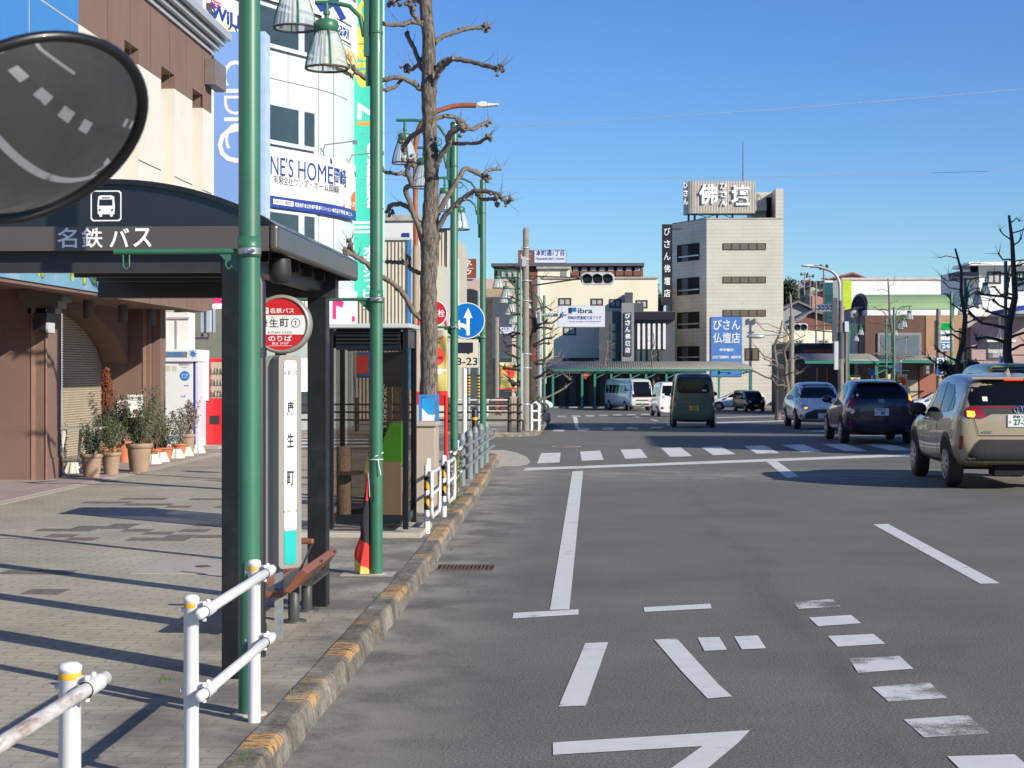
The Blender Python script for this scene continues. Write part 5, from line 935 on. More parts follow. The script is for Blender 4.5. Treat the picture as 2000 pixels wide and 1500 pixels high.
for a, b, c_, d_, lab in ((229,249,781,815,'small white no dogs notice on the arcade wall'), (249,279,771,816,'small white notice headed THIS HOME on the arcade wall')):
    q0, q1 = W(a,c_,Yn), W(b,d_,Yn); t = wthing('notice', lab, 'notice', (q0.x,Yn,q1.z), 'notices on the arcade wall'); build('board', MB().box(q0.x,Yn,q1.z,q1.x,Yn+.012,q0.z), 'white_sign', t)
    mb = MB()
    if a == 229: cc = V(((q0.x+q1.x)/2, Yn-.003, q1.z+.22)); mb.tube([cc+V((.075*cos(k*pi/12),0,.075*sin(k*pi/12))) for k in range(25)], .006, 5).bar(cc+V((-.05,0,.05)), cc+V((.05,0,-.05)), .012, .004, (0,1,0)); build('ring', mb, 'red_sign', t); build('animal', MB().box(cc.x-.03,Yn-.003,cc.z-.01,cc.x+.03,Yn-.001,cc.z+.02).box(cc.x-.03,Yn-.003,cc.z-.04,cc.x-.02,Yn-.001,cc.z-.01).box(cc.x+.02,Yn-.003,cc.z-.04,cc.x+.03,Yn-.001,cc.z-.01).box(cc.x+.03,Yn-.003,cc.z+.01,cc.x+.05,Yn-.001,cc.z+.035), 'black_letter', t)
    else: text(mb, 'THIS HOME', ((q0.x+q1.x)/2,Yn-.003,q0.z-.06), X_, Z_, .045, .24, .02); text(mb, 'PROTECTED BY', ((q0.x+q1.x)/2,Yn-.003,q0.z-.11), X_, Z_, .02, .22); build('lettering', mb, 'black_letter', t); build('figure', MB().blob(((q0.x+q1.x)/2,Yn-.002,q1.z+.13), .06, .2, 1, (1,.05,.7)), 'sign_brown', t)
t = wthing('shovel', 'black spade leaning against the pots', 'shovel', (W(226,890,28).x,28,SW)); q0, q1 = W(226,888,28), W(238,868,28); build('handle', MB().cyl(q0, q1, .012, 8), 'black_steel', t); build('blade', MB().blob(q1+V((.02,0,.05)), .055, .05, 2, (.7,.3,1)), 'black_steel', t)
# ---------------- pollarded plane tree ----------------
def m_bark():
    m = bpy.data.materials.new('bark'); nt, bs = nodes(m); MATS['bark'] = m; co = obj_coord(nt, (1,1,.22)); n1 = noise(nt, co, 42, 8, .75)
    c = ramp(nt, n1, [(.38, (.03,.025,.02)), (.5, (.13,.108,.088)), (.64, (.28,.245,.205))]); L(nt, c, bs.inputs['Base Color']); bs.inputs['Roughness'].default_value = .9; bump(nt, bs, n1, 1, .02); return m
m_bark(); mat('bark_shaded', (.055,.045,.04), .9, var=.4, scale=8, bmp=.5, bscale=20); mat('bark_branch', (.15,.125,.105), .85, var=.35, scale=14, bmp=.6, bscale=40); mat('cut_wood', (.45,.36,.25), .8)  # the darkest bark has the street trees' shade put into its colour
YT = 21.0; SC = YT/3300
def TP(px, py, dy=0): return W(px, py, YT)+V((0,dy,0))
t = wthing('plane_tree', 'tall pollarded plane tree with knobbly bare branches behind the glass booth', 'tree', (TP(836,700).x,YT,SW))
tp = [(838,985,19),(838,900,18),(837,800,17.5),(838,700,17),(837,620,17),(837,560,16),(838,500,17),(840,465,20),(840,430,17),(842,380,14),(843,330,14.5),(840,270,14),(838,200,14.5),(838,165,15.5),(838,120,13.5),(836,60,12.5),(831,5,12.5),(828,-60,11),(826,-140,9)]
def dens(pts, rs, k=4, j=0):
    P_, R_ = [], []
    pts = [V(p) for p in pts]
    for i in range(len(pts)-1):
        p0, p1, p2, p3 = pts[max(i-1,0)], pts[i], pts[i+1], pts[min(i+2,len(pts)-1)]
        for q in range(k):
            s_ = q/k; P_.append(.5*((2*p1)+(-p0+p2)*s_+(2*p0-5*p1+4*p2-p3)*s_*s_+(-p0+3*p1-3*p2+p3)*s_**3)+V((random.uniform(-j,j),random.uniform(-j,j),random.uniform(-j,j)))); R_.append(rs[i]+(rs[i+1]-rs[i])*s_)
    return P_+[pts[-1]], R_+[rs[-1]]
P_, R_ = dens([TP(a,b) for a, b, _ in tp], [c*SC for *_, c in tp], 5, .006); build('trunk', MB().tube(P_, R_, 28, lump=.035), 'bark', t)
br = [ ([(848,86),(860,72),(874,64),(897,55),(919,48),(950,43)], 6, 5, .3, 1), ([(846,165),(852,140),(863,127),(880,120),(908,123),(936,132),(961,140),(978,146)], 7, 5, -.4, 2), ([(846,176),(848,168),(860,146),(880,129),(891,124)], 6, 5, -.4, 0),
 ([(844,240),(852,230),(872,223),(897,230),(916,246),(933,235),(950,228)], 5.5, 5, .5, 1), ([(846,338),(851,328),(863,305),(879,286),(880,269),(902,253)], 7.5, 7, -.3, 3), ([(880,280),(895,282),(908,286),(936,288),(961,281)], 5, 4, -.6, 1),
 ([(846,440),(852,420),(872,384),(891,350),(905,326),(930,333),(946,343)], 7, 5.5, .4, 1), ([(942,342),(954,330),(964,326),(975,323)], 4, 3, .4, 0), ([(848,462),(856,448),(874,420),(897,398),(922,381),(947,378),(972,386),(995,403)], 7, 5, -.5, 1), ([(930,380),(936,384),(950,395),(972,395)], 4.5, 4.5, -.5, 1),
 ([(834,60),(824,48),(802,46),(790,53),(762,55),(746,52)], 6.5, 5, -.3, 1), ([(828,50),(821,45),(810,34),(806,24),(807,17)], 6, 5, -.3, 2), ([(832,140),(821,129),(807,92),(793,64),(792,54)], 6, 5, .3, 0), ([(832,104),(824,109),(802,126),(785,120)], 5, 4.5, .5, 1),
 ([(834,180),(821,174),(802,161),(779,154),(746,161),(722,160),(706,150),(700,146)], 6.5, 5, -.3, 1), ([(786,156),(773,170),(762,178),(747,179),(745,167)], 4.5, 4, -.3, 0), ([(834,240),(823,249),(799,260),(779,277)], 7, 6, .5, 1),
 ([(836,480),(826,462),(810,420),(796,375),(807,364),(801,342),(806,324)], 6.5, 6, -.4, 2), ([(800,342),(785,341),(757,340),(746,322)], 5, 4, -.4, 0), ([(838,490),(826,475),(807,420),(782,395),(757,395),(747,406)], 7.5, 5, .5, 1),
 ([(834,628),(812,613),(793,580),(777,560),(747,540),(722,518),(706,507),(690,497)], 7, 5.5, -.6, 1), ([(700,503),(694,494),(696,480)], 5, 4, -.6, 1), ([(836,545),(820,533),(800,524),(793,513),(765,509),(747,507)], 6, 4.5, .4, 0), ([(793,515),(790,505)], 6, 5, .4, 1), ([(833,8),(815,0),(790,-12),(764,-2)], 5, 5, .2, 2)]
bm_, tw, ct = MB(), MB(), MB()
for pts, ra, rb, dy, knob in br:
    n = len(pts); P_, R_ = dens([TP(a, b, dy*(i/(n-1))**1.2) for i, (a, b) in enumerate(pts)], [(ra*.8+(rb*.82-ra*.8)*i/(n-1))*SC for i in range(n)], 5, .007); one = MB().tube(P_, R_, 10, lump=.14)
    for i in range(2, len(P_)-1):
        if random.random() < .28: one.blob(P_[i]+V((random.uniform(-1,1),random.uniform(-1,1),random.uniform(-1,1)))*R_[i]*.6, R_[i]*random.uniform(.7,1.1), .25, 1)
    e = P_[-1]
    if knob:
        for _ in range(4+3*knob): one.blob(e+V((random.gauss(0,.022*(1+.4*knob)),random.gauss(0,.03),random.gauss(0,.022*(1+.4*knob)))), random.uniform(.018,.036), .3, 1)
    build('branch', one, 'bark_branch', t)
    d0 = (P_[-1]-P_[-5]).normalized()
    for _ in range(5+4*knob):
        d = (d0*.6+V((random.uniform(-.7,.7),random.uniform(-.4,.4),random.uniform(-.2,1.1)))).normalized(); ln = random.uniform(.06,.32); k = random.choice([-1,-1,-2,-4,-7,-10]); s_ = P_[max(k, -len(P_))]; tw.tube([s_, s_+d*ln*.5+V((0,0,.01)), s_+d*ln+V((random.uniform(-.02,.02),0,.03))], [.0045,.003,.0015], 4)
build('twigs', tw, 'bark_branch', t); q = TP(903,252,-.32); build('cut_end', MB().disc(q, .026, (.5,-.6,.6), 14, .03), 'cut_wood', t)

def pollard(loc, H, r0, label, m='bark_shaded', seed=1, n=14, reach=1.2, lean=0, grp='bare pollarded street trees', z0f=.3, clump=1):
    rnd = random.Random(seed); t = thing('bare_tree', label, 'tree', loc, 0, grp); pts = [V((lean*k/8*H*.03+rnd.uniform(-.03,.03)*k, rnd.uniform(-.03,.03)*k, H*k/8)) for k in range(9)]; rs = [r0*(1-.78*k/8) for k in range(9)]
    build('trunk', MB().tube(pts, rs, 8, lump=.1), m, t); mb = MB()
    for i in range(n):
        f = z0f+(1-z0f)*i/n+rnd.uniform(-.02,.02); f = min(f,.97); k = min(7, int(f*8)); b = pts[k].lerp(pts[k+1], f*8-k); a = rnd.choice([0, pi])+rnd.uniform(-1.0,1.0); ln = reach*rnd.uniform(.55,1.1)*(1-.45*f); u_ = V((cos(a), sin(a), 0)); rr_ = rs[k]*.42
        p = [b, b+u_*ln*.35+Z_*ln*.10, b+u_*ln*.7+Z_*ln*rnd.uniform(.05,.35), b+u_*ln+Z_*ln*rnd.uniform(.0,.5)]; mb.tube(p, [rr_, rr_*.8, rr_*.7, rr_*.75], 6, lump=.15); mb.blob(p[-1], rr_*1.25, .3, 1)
        for _ in range(4): d = (u_*rnd.uniform(0,.8)+V((rnd.uniform(-.5,.5), rnd.uniform(-.5,.5), rnd.uniform(-.1,1)))).normalized(); mb.tube([p[-1], p[-1]+d*rnd.uniform(.12,.4)*reach], [rr_*.35, rr_*.12], 4)
    build('branches', mb, m, t); return t
# ---------------- beyond the crossing ----------------
mat('utility_concrete', (.24,.22,.19), .85, var=.12, scale=5, dirt=(.16,.14,.12)); mat('alu', (.50,.52,.53), .4, .4, var=.05); mat('signal_body', (.48,.50,.53), .4, .1); mat('lens_dark', (.015,.02,.02), .15); mat('sign_face', (.62,.66,.76), .4, var=.03); mat('brown_post', (.045,.035,.03), .6)
Yu = 46.5; pu = W(1027,700,Yu); zt_ = W(0,449,Yu).z
t = wthing('utility_pole', 'weathered concrete utility pole carrying the street name sign at the crossing corner', 'utility pole', (pu.x,Yu,SW)); build('shaft', MB().lathe([(.098,SW-.02),(.082,zt_-.05),(.06,zt_),(.001,zt_+.01)], (pu.x,Yu,0), 20), 'utility_concrete', t)
mb = MB()
for py in (489,511,552,591,693,790,720): z = W(0,py,Yu).z; mb.lathe([(.094,z),(.10,z),(.10,z+.04),(.094,z+.04)], (pu.x,Yu,0), 16).box(pu.x-.16,Yu-.02,z+.005,pu.x+.16,Yu+.02,z+.035)
build('band', mb, 'alu', t); build('control_box', MB().box(pu.x-.10,Yu-.20,W(0,524,Yu).z,pu.x+.02,Yu-.10,W(0,505,Yu).z), 'signal_body', t); build('conduit', MB().cyl((pu.x-.13,Yu-.03,SW), (pu.x-.13,Yu-.03,W(0,500,Yu).z), .018, 8), 'alu', t)
build('pole_box', MB().box(pu.x-.13,Yu-.18,W(0,762,Yu).z-.8,pu.x-.06,Yu-.1,W(0,690,Yu).z), 'signal_body', t)
def plate(t, nm, x0, x1, y0, y1, Y, m, d=.03): a, b = W(x0,y0,Y), W(x1,y1,Y); return build(nm, MB().box(a.x,Y,b.z,b.x,Y+d,a.z), m, t), a, b
t = wthing('street_name_sign', 'white and blue street name plate at the top of the concrete pole', 'sign', (pu.x,Yu,W(0,514,Yu).z)); f, a, b = plate(t, 'plate', 1043, 1106, 488, 514, Yu-.1, 'navy'); g_, _, _ = plate(t, 'plate_face', 1044, 1105, 489, 513, Yu-.105, 'sign_face', .006)
mb = MB(); text(mb, '本町通1丁目', ((a.x+b.x)/2,Yu-.108,W(0,498,Yu).z), X_, Z_, .16, .78, .02); text(mb, 'Honmachi-dori 1-chome', ((a.x+b.x)/2,Yu-.108,W(0,508.5,Yu).z), X_, Z_, .075, .78, .015); build('lettering', mb, 'navy', g_); build('arm', MB().cyl((pu.x,Yu,W(0,500,Yu).z), (a.x+.05,Yu-.05,W(0,500,Yu).z), .02, 8), 'alu', t)
def signal(cx, cy, Y, wpx, lab, pole, grp='traffic signals over the crossing'):
    s_ = Y/3300; c = W(cx,cy,Y); w = wpx*s_; h = w*.375; t = wthing('traffic_signal', lab, 'traffic light', tuple(c), grp)
    o = rrect(w, h, h*.42); build('housing', MB().prism(o, c+V((0,.14,0)), X_, Z_, (0,-.14,0)), 'signal_body', t, bevel=.015); r = h*.40
    for k in (-1,0,1):
        x = c.x+k*w*.30; build('lens', MB().lathe([(.001,-.035),(r*.5,-.03),(r*.9,-.01),(r*.92,0)], (x,Y-.005,c.z), 24, 'y'), 'lens_dark', t)
        mb = MB(); n = 24; vs = []
        for i in range(n+1): a_ = -pi*.18+pi*1.36*i/n; vs += [(x+r*cos(a_),Y,c.z+r*sin(a_)), (x+r*1.02*cos(a_),Y-.17*(.35+.65*max(0,sin(a_))),c.z+r*sin(a_)-.02)]
        mb.add(vs, [(2*i,2*i+2,2*i+3,2*i+1) for i in range(n)], True); build('visor', mb, 'signal_body', t, solid=.008, fixn=False)
    return t, c
t, c = signal(1167, 544, Yu-.4, 66, 'grey three lens traffic signal on long arms from the concrete pole', None)
build('arm', MB().tube([(pu.x,Yu,W(0,541,Yu).z),(c.x-.3,Yu-.3,c.z+.02)], .016, 8).tube([(pu.x+.05,Yu,W(0,572,Yu).z),(pu.x+.2,Yu,W(0,560,Yu).z),(c.x-.5,Yu-.3,c.z+.0)], .022, 8), 'rim_brown', t)
Yl = 50; px_ = W(1054,700,Yl).x; t = wthing('direction_sign', 'white library direction sign with a blue left arrow on a steel mast', 'sign', (px_,Yl,SW)); build('mast', MB().cyl((px_,Yl,0), (px_,Yl,W(0,610,Yl).z), .07, 16), 'galv', t); build('arm', MB().cyl((px_,Yl,W(0,617,Yl).z), (W(1095,0,Yl).x,Yl-.02,W(0,617,Yl).z), .05, 12), 'alu', t)
f, a, b = plate(t, 'panel', 1090, 1181, 598, 638, Yl-.15, 'sign_face'); build('panel_edge', MB().box(a.x-.015,Yl-.145,b.z-.015,b.x+.015,Yl-.125,a.z+.015), 'alu', t); yy = Yl-.153; s_ = Yl/3300; mx_ = (a.x+b.x)/2
mb = MB(); text(mb, 'ibra', (W(1143,0,Yl).x,yy,W(0,609,Yl).z), X_, Z_, 10*s_, 29*s_, .02); build('dark_lettering', mb, 'dark_grey', f); mb = MB(); text(mb, '岡崎市図書館交流プラザ', (W(1142,0,Yl).x,yy,W(0,622.5,Yl).z), X_, Z_, 7*s_, 65*s_, .01); text(mb, 'Okazaki City Library and Community Plaza', (W(1142,0,Yl).x,yy,W(0,630,Yl).z), X_, Z_, 3.4*s_, 62*s_, .01)
mb.bar((W(1096,0,Yl).x,yy,W(0,617,Yl).z), (W(1107,0,Yl).x,yy,W(0,617,Yl).z), .005, .03).bar((W(1094,0,Yl).x,yy,W(0,617,Yl).z), (W(1100,0,Yl).x,yy,W(0,612,Yl).z), .005, .03).bar((W(1094,0,Yl).x,yy,W(0,617,Yl).z), (W(1100,0,Yl).x,yy,W(0,622,Yl).z), .005, .03); build('blue_lettering', mb, 'navy', f)
mb = MB().box(W(1110,0,Yl).x,yy,W(0,614,Yl).z,W(1117,0,Yl).x,yy+.002,W(0,603,Yl).z); build('logo_dark', mb, 'dark_grey', f); build('logo_blue', MB().box(W(1117.3,0,Yl).x,yy,W(0,611,Yl).z,W(1126,0,Yl).x,yy+.002,W(0,603,Yl).z), 'blue_sign', f)
Yn = 66; t = wthing('one_way_sign', 'small round blue arrow sign with a white plate beyond the crossing', 'traffic sign', (W(1054,700,Yn).x,Yn,gz(Yn))); q = W(1057,727,Yn); build('pole', MB().cyl((q.x-.05,Yn+.05,gz(Yn)), (q.x-.05,Yn+.05,q.z+.2), .035, 10), 'white_paint', t); f = build('disc', MB().disc(q, .20, (0,-1,0), 32, .01), 'white_sign', t); build('blue_field', MB().disc(q-V((0,.003,0)), .185, (0,-1,0), 32), 'blue_sign', f)
build('arrow', MB().prism([(-.02,-.13),(.02,-.13),(.02,.03),(.07,.03),(0,.14),(-.07,.03),(-.02,.03)], q-V((0,.006,0)), X_, Z_, (0,.001,0)), 'white_letter', f); build('plate', MB().box(q.x-.20,Yn,q.z-.44,q.x+.2,Yn+.01,q.z-.22), 'white_sign', t); build('plate_symbol', MB().box(q.x-.1,Yn-.003,q.z-.38,q.x+.08,Yn-.001,q.z-.27), 'black_letter', t)
Yn = 88; px_ = W(971,700,Yn).x; t = wthing('far_street_sign', 'small street name plate on a far pole behind the green lamps', 'sign', (px_,Yn,gz(Yn))); build('pole', MB().cyl((px_,Yn,gz(Yn)), (px_,Yn,W(0,621,Yn).z), .10, 12), 'utility_concrete', t); f, a, b = plate(t, 'plate', 977, 1007, 639, 651, Yn-.1, 'sign_face'); mb = MB(); text(mb, '本町通3丁目', ((a.x+b.x)/2,Yn-.104,W(0,643.5,Yn).z), X_, Z_, .17, .7, .01); text(mb, 'Honmachi-dori 3-chome', ((a.x+b.x)/2,Yn-.104,W(0,648.5,Yn).z), X_, Z_, .07, .7, .01); build('lettering', mb, 'navy', f)
build('arm', MB().tube([(px_,Yn,W(0,661,Yn).z),(px_+1.4,Yn,W(0,660,Yn).z)], .03, 6).tube([(px_,Yn,W(0,675,Yn).z),(px_+.3,Yn,W(0,670,Yn).z),(px_+1.4,Yn,W(0,666,Yn).z)], .03, 6), 'rim_brown', t)
# striped poles in the side street
for px, Yq, lab in ((916,58,'thin steel pole with a striped sleeve left in the side street'),(935,54,'grey steel pole with a black and yellow sleeve in the side street')):
    q = W(px,700,Yq); t = wthing('steel_pole', lab, 'pole', (q.x,Yq,SW)); build('shaft', MB().cyl((q.x,Yq,SW-.02), (q.x,Yq,4.3 if px > 930 else 2.6), .045, 12), 'galv', t); mb = MB(); [mb.lathe([(.050,.9+.1*k),(.050,.95+.1*k)], (q.x,Yq,0), 12) for k in range(7)]; build('stripe', mb, 'yellow_band', t); build('sleeve', MB().lathe([(.048,.85),(.048,1.62)], (q.x,Yq,0), 12), 'black_letter', t)
# rails across the side street
Yf = 45.6; t = wthing('rail_fence', 'dark brown three rail fence along the far side street pavement', 'fence', (W(860,700,Yf).x,Yf,SW)); xs_ = [W(px,700,Yf).x for px in (640,697,760,830,876,995,1013)]
for x in xs_: build('post', MB().lathe([(.055,SW-.02),(.055,.98),(.04,1.02),(.001,1.03)], (x,Yf,0), 12), 'brown_post', t); 
mb = MB(); [mb.lathe([(.057,.80),(.057,.86)], (x,Yf,0), 12) for x in xs_]; build('yellow_band', mb, 'yellow_band', t)
for z in (.42,.63,.84): build('rail', MB().cyl((W(560,700,Yf).x,Yf-.08,z), (W(1020,700,Yf).x,Yf-.08,z), .028, 10), 'brown_post', t)
Yf = 60; t = wthing('rail_fence', 'white three rail guard fence farther up the side street', 'fence', (W(940,700,Yf).x,Yf,SW)); mb = MB()
for px in (893,952,995): build('post', MB().cyl((W(px,0,Yf).x,Yf,0), (W(px,0,Yf).x,Yf,.75), .035, 10), 'white_paint', t)
for z in (.3,.5,.7): build('rail', MB().cyl((W(893,0,Yf).x,Yf,z), (W(996,0,Yf).x,Yf,z), .025, 8), 'white_paint', t)
q = W(1046,840,46.2); t = wthing('guard_frame', 'white tubular guard frame beside the foot of the concrete pole', 'guard rail', (q.x,46.2,SW))
for y_ in (45.6,46.5): 
    x = q.x-.10; build('frame', MB().tube([(x,y_,SW),(x,y_,.82),(x+.1,y_,.90),(x+.2,y_,.82),(x+.2,y_,SW)], .024, 8).tube([(x,y_,.4),(x+.2,y_,.4)], .02, 8).tube([(x,y_,.65),(x+.2,y_,.65)], .02, 8), 'white_paint', t)
t = wthing('roadside_cabinet', 'pinkish beige roadside cabinet behind the brown rails', 'cabinet', (W(1003,0,49).x,49,SW)); add_box(t, 'body', 996, 1010, 775, 823, 49, 'beige', .4, 0); add_box(t, 'door_line', 1003, 1003.4, 780, 818, 49, 'dark_grey', .01, .005)
t = wthing('box_sign', 'small pale sign board with dark symbol on the far corner', 'sign', (W(948,0,64).x,64,.0)); add_box(t, 'board', 942, 955, 779, 791, 64, 'aged_white', .04, 0); add_box(t, 'post', 947, 949, 791, 806, 64, 'steel', .04, 0)
mb = MB()
for _ in range(500): q = W(975,795,62)+V((random.gauss(0,.10), random.gauss(0,.15), random.uniform(-.3,.35))); d = V((random.uniform(-1,1), random.uniform(-1,1), random.uniform(-1,1)))*.03; e_ = d.orthogonal().normalized()*.02; mb.add([q-d, q+e_, q+d, q-e_], [(0,1,2,3)])
t = wthing('shrub', 'small reddish leafed shrub by the far white fence', 'plant', (W(975,0,62).x,62,.1)); build('foliage', mb, 'leaf_rust', t, fixn=False); build('stem', MB().cyl(W(975,805,62), W(975,790,62), .02, 6), 'stem_brown', t)

# traffic signs beside the pole
for py, lab in ((674,'small round red and white sign high behind the concrete pole'),(701,'small round red and white sign low behind the concrete pole')):
    q = W(1034,py,50); t = wthing('prohibition_sign', lab, 'traffic sign', tuple(q), 'prohibition signs by the pole'); f = build('disc', MB().disc(q, .19, (0,-1,0), 28, .01), 'red_sign', t); build('white_field', MB().disc(q-V((0,.003,0)), .13, (0,-1,0), 28), 'white_sign', f)

# buildings across the far end
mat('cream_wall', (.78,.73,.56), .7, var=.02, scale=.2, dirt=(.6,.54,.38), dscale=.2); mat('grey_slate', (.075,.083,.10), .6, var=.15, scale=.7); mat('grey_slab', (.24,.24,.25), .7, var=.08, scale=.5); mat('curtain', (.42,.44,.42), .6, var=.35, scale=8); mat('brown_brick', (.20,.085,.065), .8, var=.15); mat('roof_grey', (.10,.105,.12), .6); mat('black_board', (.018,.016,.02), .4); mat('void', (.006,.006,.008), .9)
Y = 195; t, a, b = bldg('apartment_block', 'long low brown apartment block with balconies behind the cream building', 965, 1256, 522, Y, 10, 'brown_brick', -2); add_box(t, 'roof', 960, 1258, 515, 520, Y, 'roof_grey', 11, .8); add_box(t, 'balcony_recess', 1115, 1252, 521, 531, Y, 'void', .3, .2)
for k in range(8): add_box(t, 'balcony', 1116+k*17.3, 1131+k*17.3, 530, 539, Y, 'brown_brick', .9, .8); add_box(t, 'glazing', 1119+k*17.3, 1129+k*17.3, 522.5, 529, Y, 'curtain', .1, .25)
add_box(t, 'stair_tower', 1012, 1044, 489, 520, Y, 'brown_brick', 5, .5); add_box(t, 'left_wing', 975, 1013, 528, 548, Y, 'grey_slate', 4, 1.2); 
for px in (981,993,1003): add_box(t, 'glazing', px, px+7, 532, 542, Y, 'curtain', .1, 1.3)
Y = 151; t, a, b = bldg('cream_building', 'cream rendered building with scattered square windows behind the black canopy', 1053, 1285, 543, Y, 14, 'cream_wall', -1.8); add_box(t, 'coping', 1052, 1286, 541, 544, Y, 'concrete', .4, .15)
add_box(t, 'penthouse', 1050, 1112, 524, 542, Y, 'cream_wall', 6, 0); add_box(t, 'penthouse_roof', 1048, 1115, 521, 525, Y, 'concrete', 7, .3); add_box(t, 'penthouse_door', 1096, 1107, 528, 541, Y, 'grey_slab', .1, .06)
for w in ((1091,1116,582,597),(1154,1178,583,597),(1190,1214,584,601),(1242,1265,586,602),(1100,1125,638,655)): add_win(t, *w, Y, 'curtain', 'brown_post', .12)
add_box(t, 'corner_painted_shade', 1050, 1056, 543, 700, Y, 'pale_clad', .5, .3); add_box(t, 'canopy', 1107, 1175, 699, 706, Y, 'black_board', 1.2, 1.0)  # pale grey strip carries the cream corner's shade in its colour
Y = 148; t = wthing('showroom', 'low dark grey showroom with slatted front and a pylon of white characters', 'building', (W(1250,0,Y).x,Y,gz(Y))); add_box(t, 'side_block', 1170, 1216, 608, 800, Y, 'grey_slate', 8, 0)
add_box(t, 'pylon', 1214, 1238, 592, 800, Y, 'grey_slab', .8, .6); add_box(t, 'main_block', 1238, 1318, 608, 800, Y, 'grey_slate', 8, -.1); add_box(t, 'chimney', 1221, 1236, 571, 592, Y, 'grey_slate', 3, .1); add_box(t, 'parapet', 1238, 1257, 592, 610, Y, 'grey_slate', 4, 0); add_box(t, 'fascia', 1238, 1318, 610, 625, Y, 'black_board', .6, .5)
for k in range(6): add_box(t, 'slat', 1245+k*10, 1250+k*10, 632, 682, Y, 'white_clad', .2, .12)
for k in range(5): add_box(t, 'window', 1243+k*11, 1250+k*11, 684, 705, Y, 'glass_win', .1, .05)
for k in range(4): add_box(t, 'window', 1192, 1202, 632+k*18, 646+k*18, Y, 'glass_win', .1, .05)
bd = add_box(t, 'signboard', 1219, 1233, 611, 695, Y, mat('sign_slate', (.05,.07,.09), .4), .1, .72); mb = MB(); s_ = Y/3300; vtext(mb, 'びさん佛壇店', (W(1226,0,Y-.7).x,Y-.73,W(0,619,Y).z), X_, Z_, 10.5*s_, 13.3*s_, 10*s_, .03); build('lettering', mb, 'white_letter', bd)
def siding(name, col, rows):
    m = bpy.data.materials.new(name); nt, bs = nodes(m); MATS[name] = m; co = obj_coord(nt); b_ = nt.nodes.new('ShaderNodeTexBrick'); sw_ = nt.nodes.new('ShaderNodeSeparateXYZ'); cb = nt.nodes.new('ShaderNodeCombineXYZ'); L(nt, co, sw_.inputs[0]); L(nt, math_(nt, 'ADD', sw_.outputs[0], math_(nt, 'MULTIPLY', sw_.outputs[1], .8)), cb.inputs[0]); L(nt, sw_.outputs[2], cb.inputs[1]); L(nt, cb.outputs[0], b_.inputs[0])
    b_.inputs['Scale'].default_value = 1; b_.inputs['Brick Width'].default_value = rows*(2.3 if name == 'red_brick_wall' else 16); b_.inputs['Row Height'].default_value = rows; b_.inputs['Mortar Size'].default_value = rows*.06; b_.inputs['Color1'].default_value = (*col,1); b_.inputs['Color2'].default_value = (*[x*.94 for x in col],1); b_.inputs['Mortar'].default_value = (*[x*.74 for x in col],1)
    c_ = mixc(nt, 1, b_.outputs[0], ramp(nt, noise(nt, co, .35, 6), [(.3, (.88,)*3), (.7, (1.05,)*3)]), 'MULTIPLY'); L(nt, c_, bs.inputs['Base Color']); bs.inputs['Roughness'].default_value = .6
siding('tower_siding', (.60,.57,.50), .34); siding('red_brick_wall', (.36,.13,.085), .16)
Y = 154; t = wthing('office_tower', 'five storey pale tower with a rooftop board of big white characters', 'building', (W(1450,0,Y).x,Y,-1.5)); A_, B_, C_, D_ = W(1530,0,Y), W(1380,0,Y), W(1368,0,Y+.9), W(1313,0,Y+5.2); zt1 = W(0,434,Y).z
pl = [(A_.x,A_.y),(B_.x,B_.y),(C_.x,C_.y),(D_.x,D_.y),(D_.x,Y+18),(A_.x,Y+18)]
build('wall', MB().prism(pl, (0,0,-1.8), X_, Y_, (0,0,zt1+1.8)), 'tower_siding', t); a, b = W(1515,375,Y), W(1530,434,Y); build('stair_wall', MB().box(a.x,Y,zt1,b.x-.001,Y+8,W(0,376,Y).z).box(W(1475,0,Y).x,Y+3,zt1,a.x-.001,Y+8,W(0,376,Y).z), 'tower_siding', t)
build('stair_opening', MB().box(W(1503,0,Y).x,Y+2.95,zt1,a.x-.05,Y+2.99,W(0,386,Y).z), 'void', t); build('roof_balcony', MB().box(W(1478,0,Y).x,Y+1.2,W(0,415,Y).z,W(1500,0,Y).x,Y+3,W(0,400,Y).z), 'concrete', t); build('vent_pipe', MB().tube([(W(1483,0,Y).x,Y+2,W(0,400,Y).z),(W(1483,0,Y).x,Y+2,W(0,380,Y).z),(W(1492,0,Y).x,Y+2,W(0,388,Y).z)], .15, 8), 'alu', t)
build('coping', MB().prism([(p[0], p[1]) for p in pl[:4]]+[(pl[3][0]+.3,pl[3][1]+.3),(pl[2][0]+.2,pl[2][1]+.4),(pl[1][0],pl[1][1]+.3),(pl[0][0],pl[0][1]+.3)], (0,-.05,zt1), X_, Y_, (0,0,.12)), 'concrete', t)
for y0_, y1_ in ((476,487),(541,552),(606,617)): 
    f = add_box(t, 'window_strip', 1412, 1496, y0_-1, y1_+1, Y, 'brown_post', .1, .06)
    for k in range(5): a, b = W(1413+k*16.7,y0_,Y), W(1427+k*16.7,y1_,Y); build('pane', MB().box(a.x,Y-.07,b.z,b.x,Y-.061,a.z), mat('bronze_glass', (.16,.13,.10), .15), f)
add_win(t, 1455, 1483, 680, 704, Y, 'bronze_glass', 'brown_post', .1); a, b = W(1389,619,Y), W(1449,735,Y); s_ = Y/3300
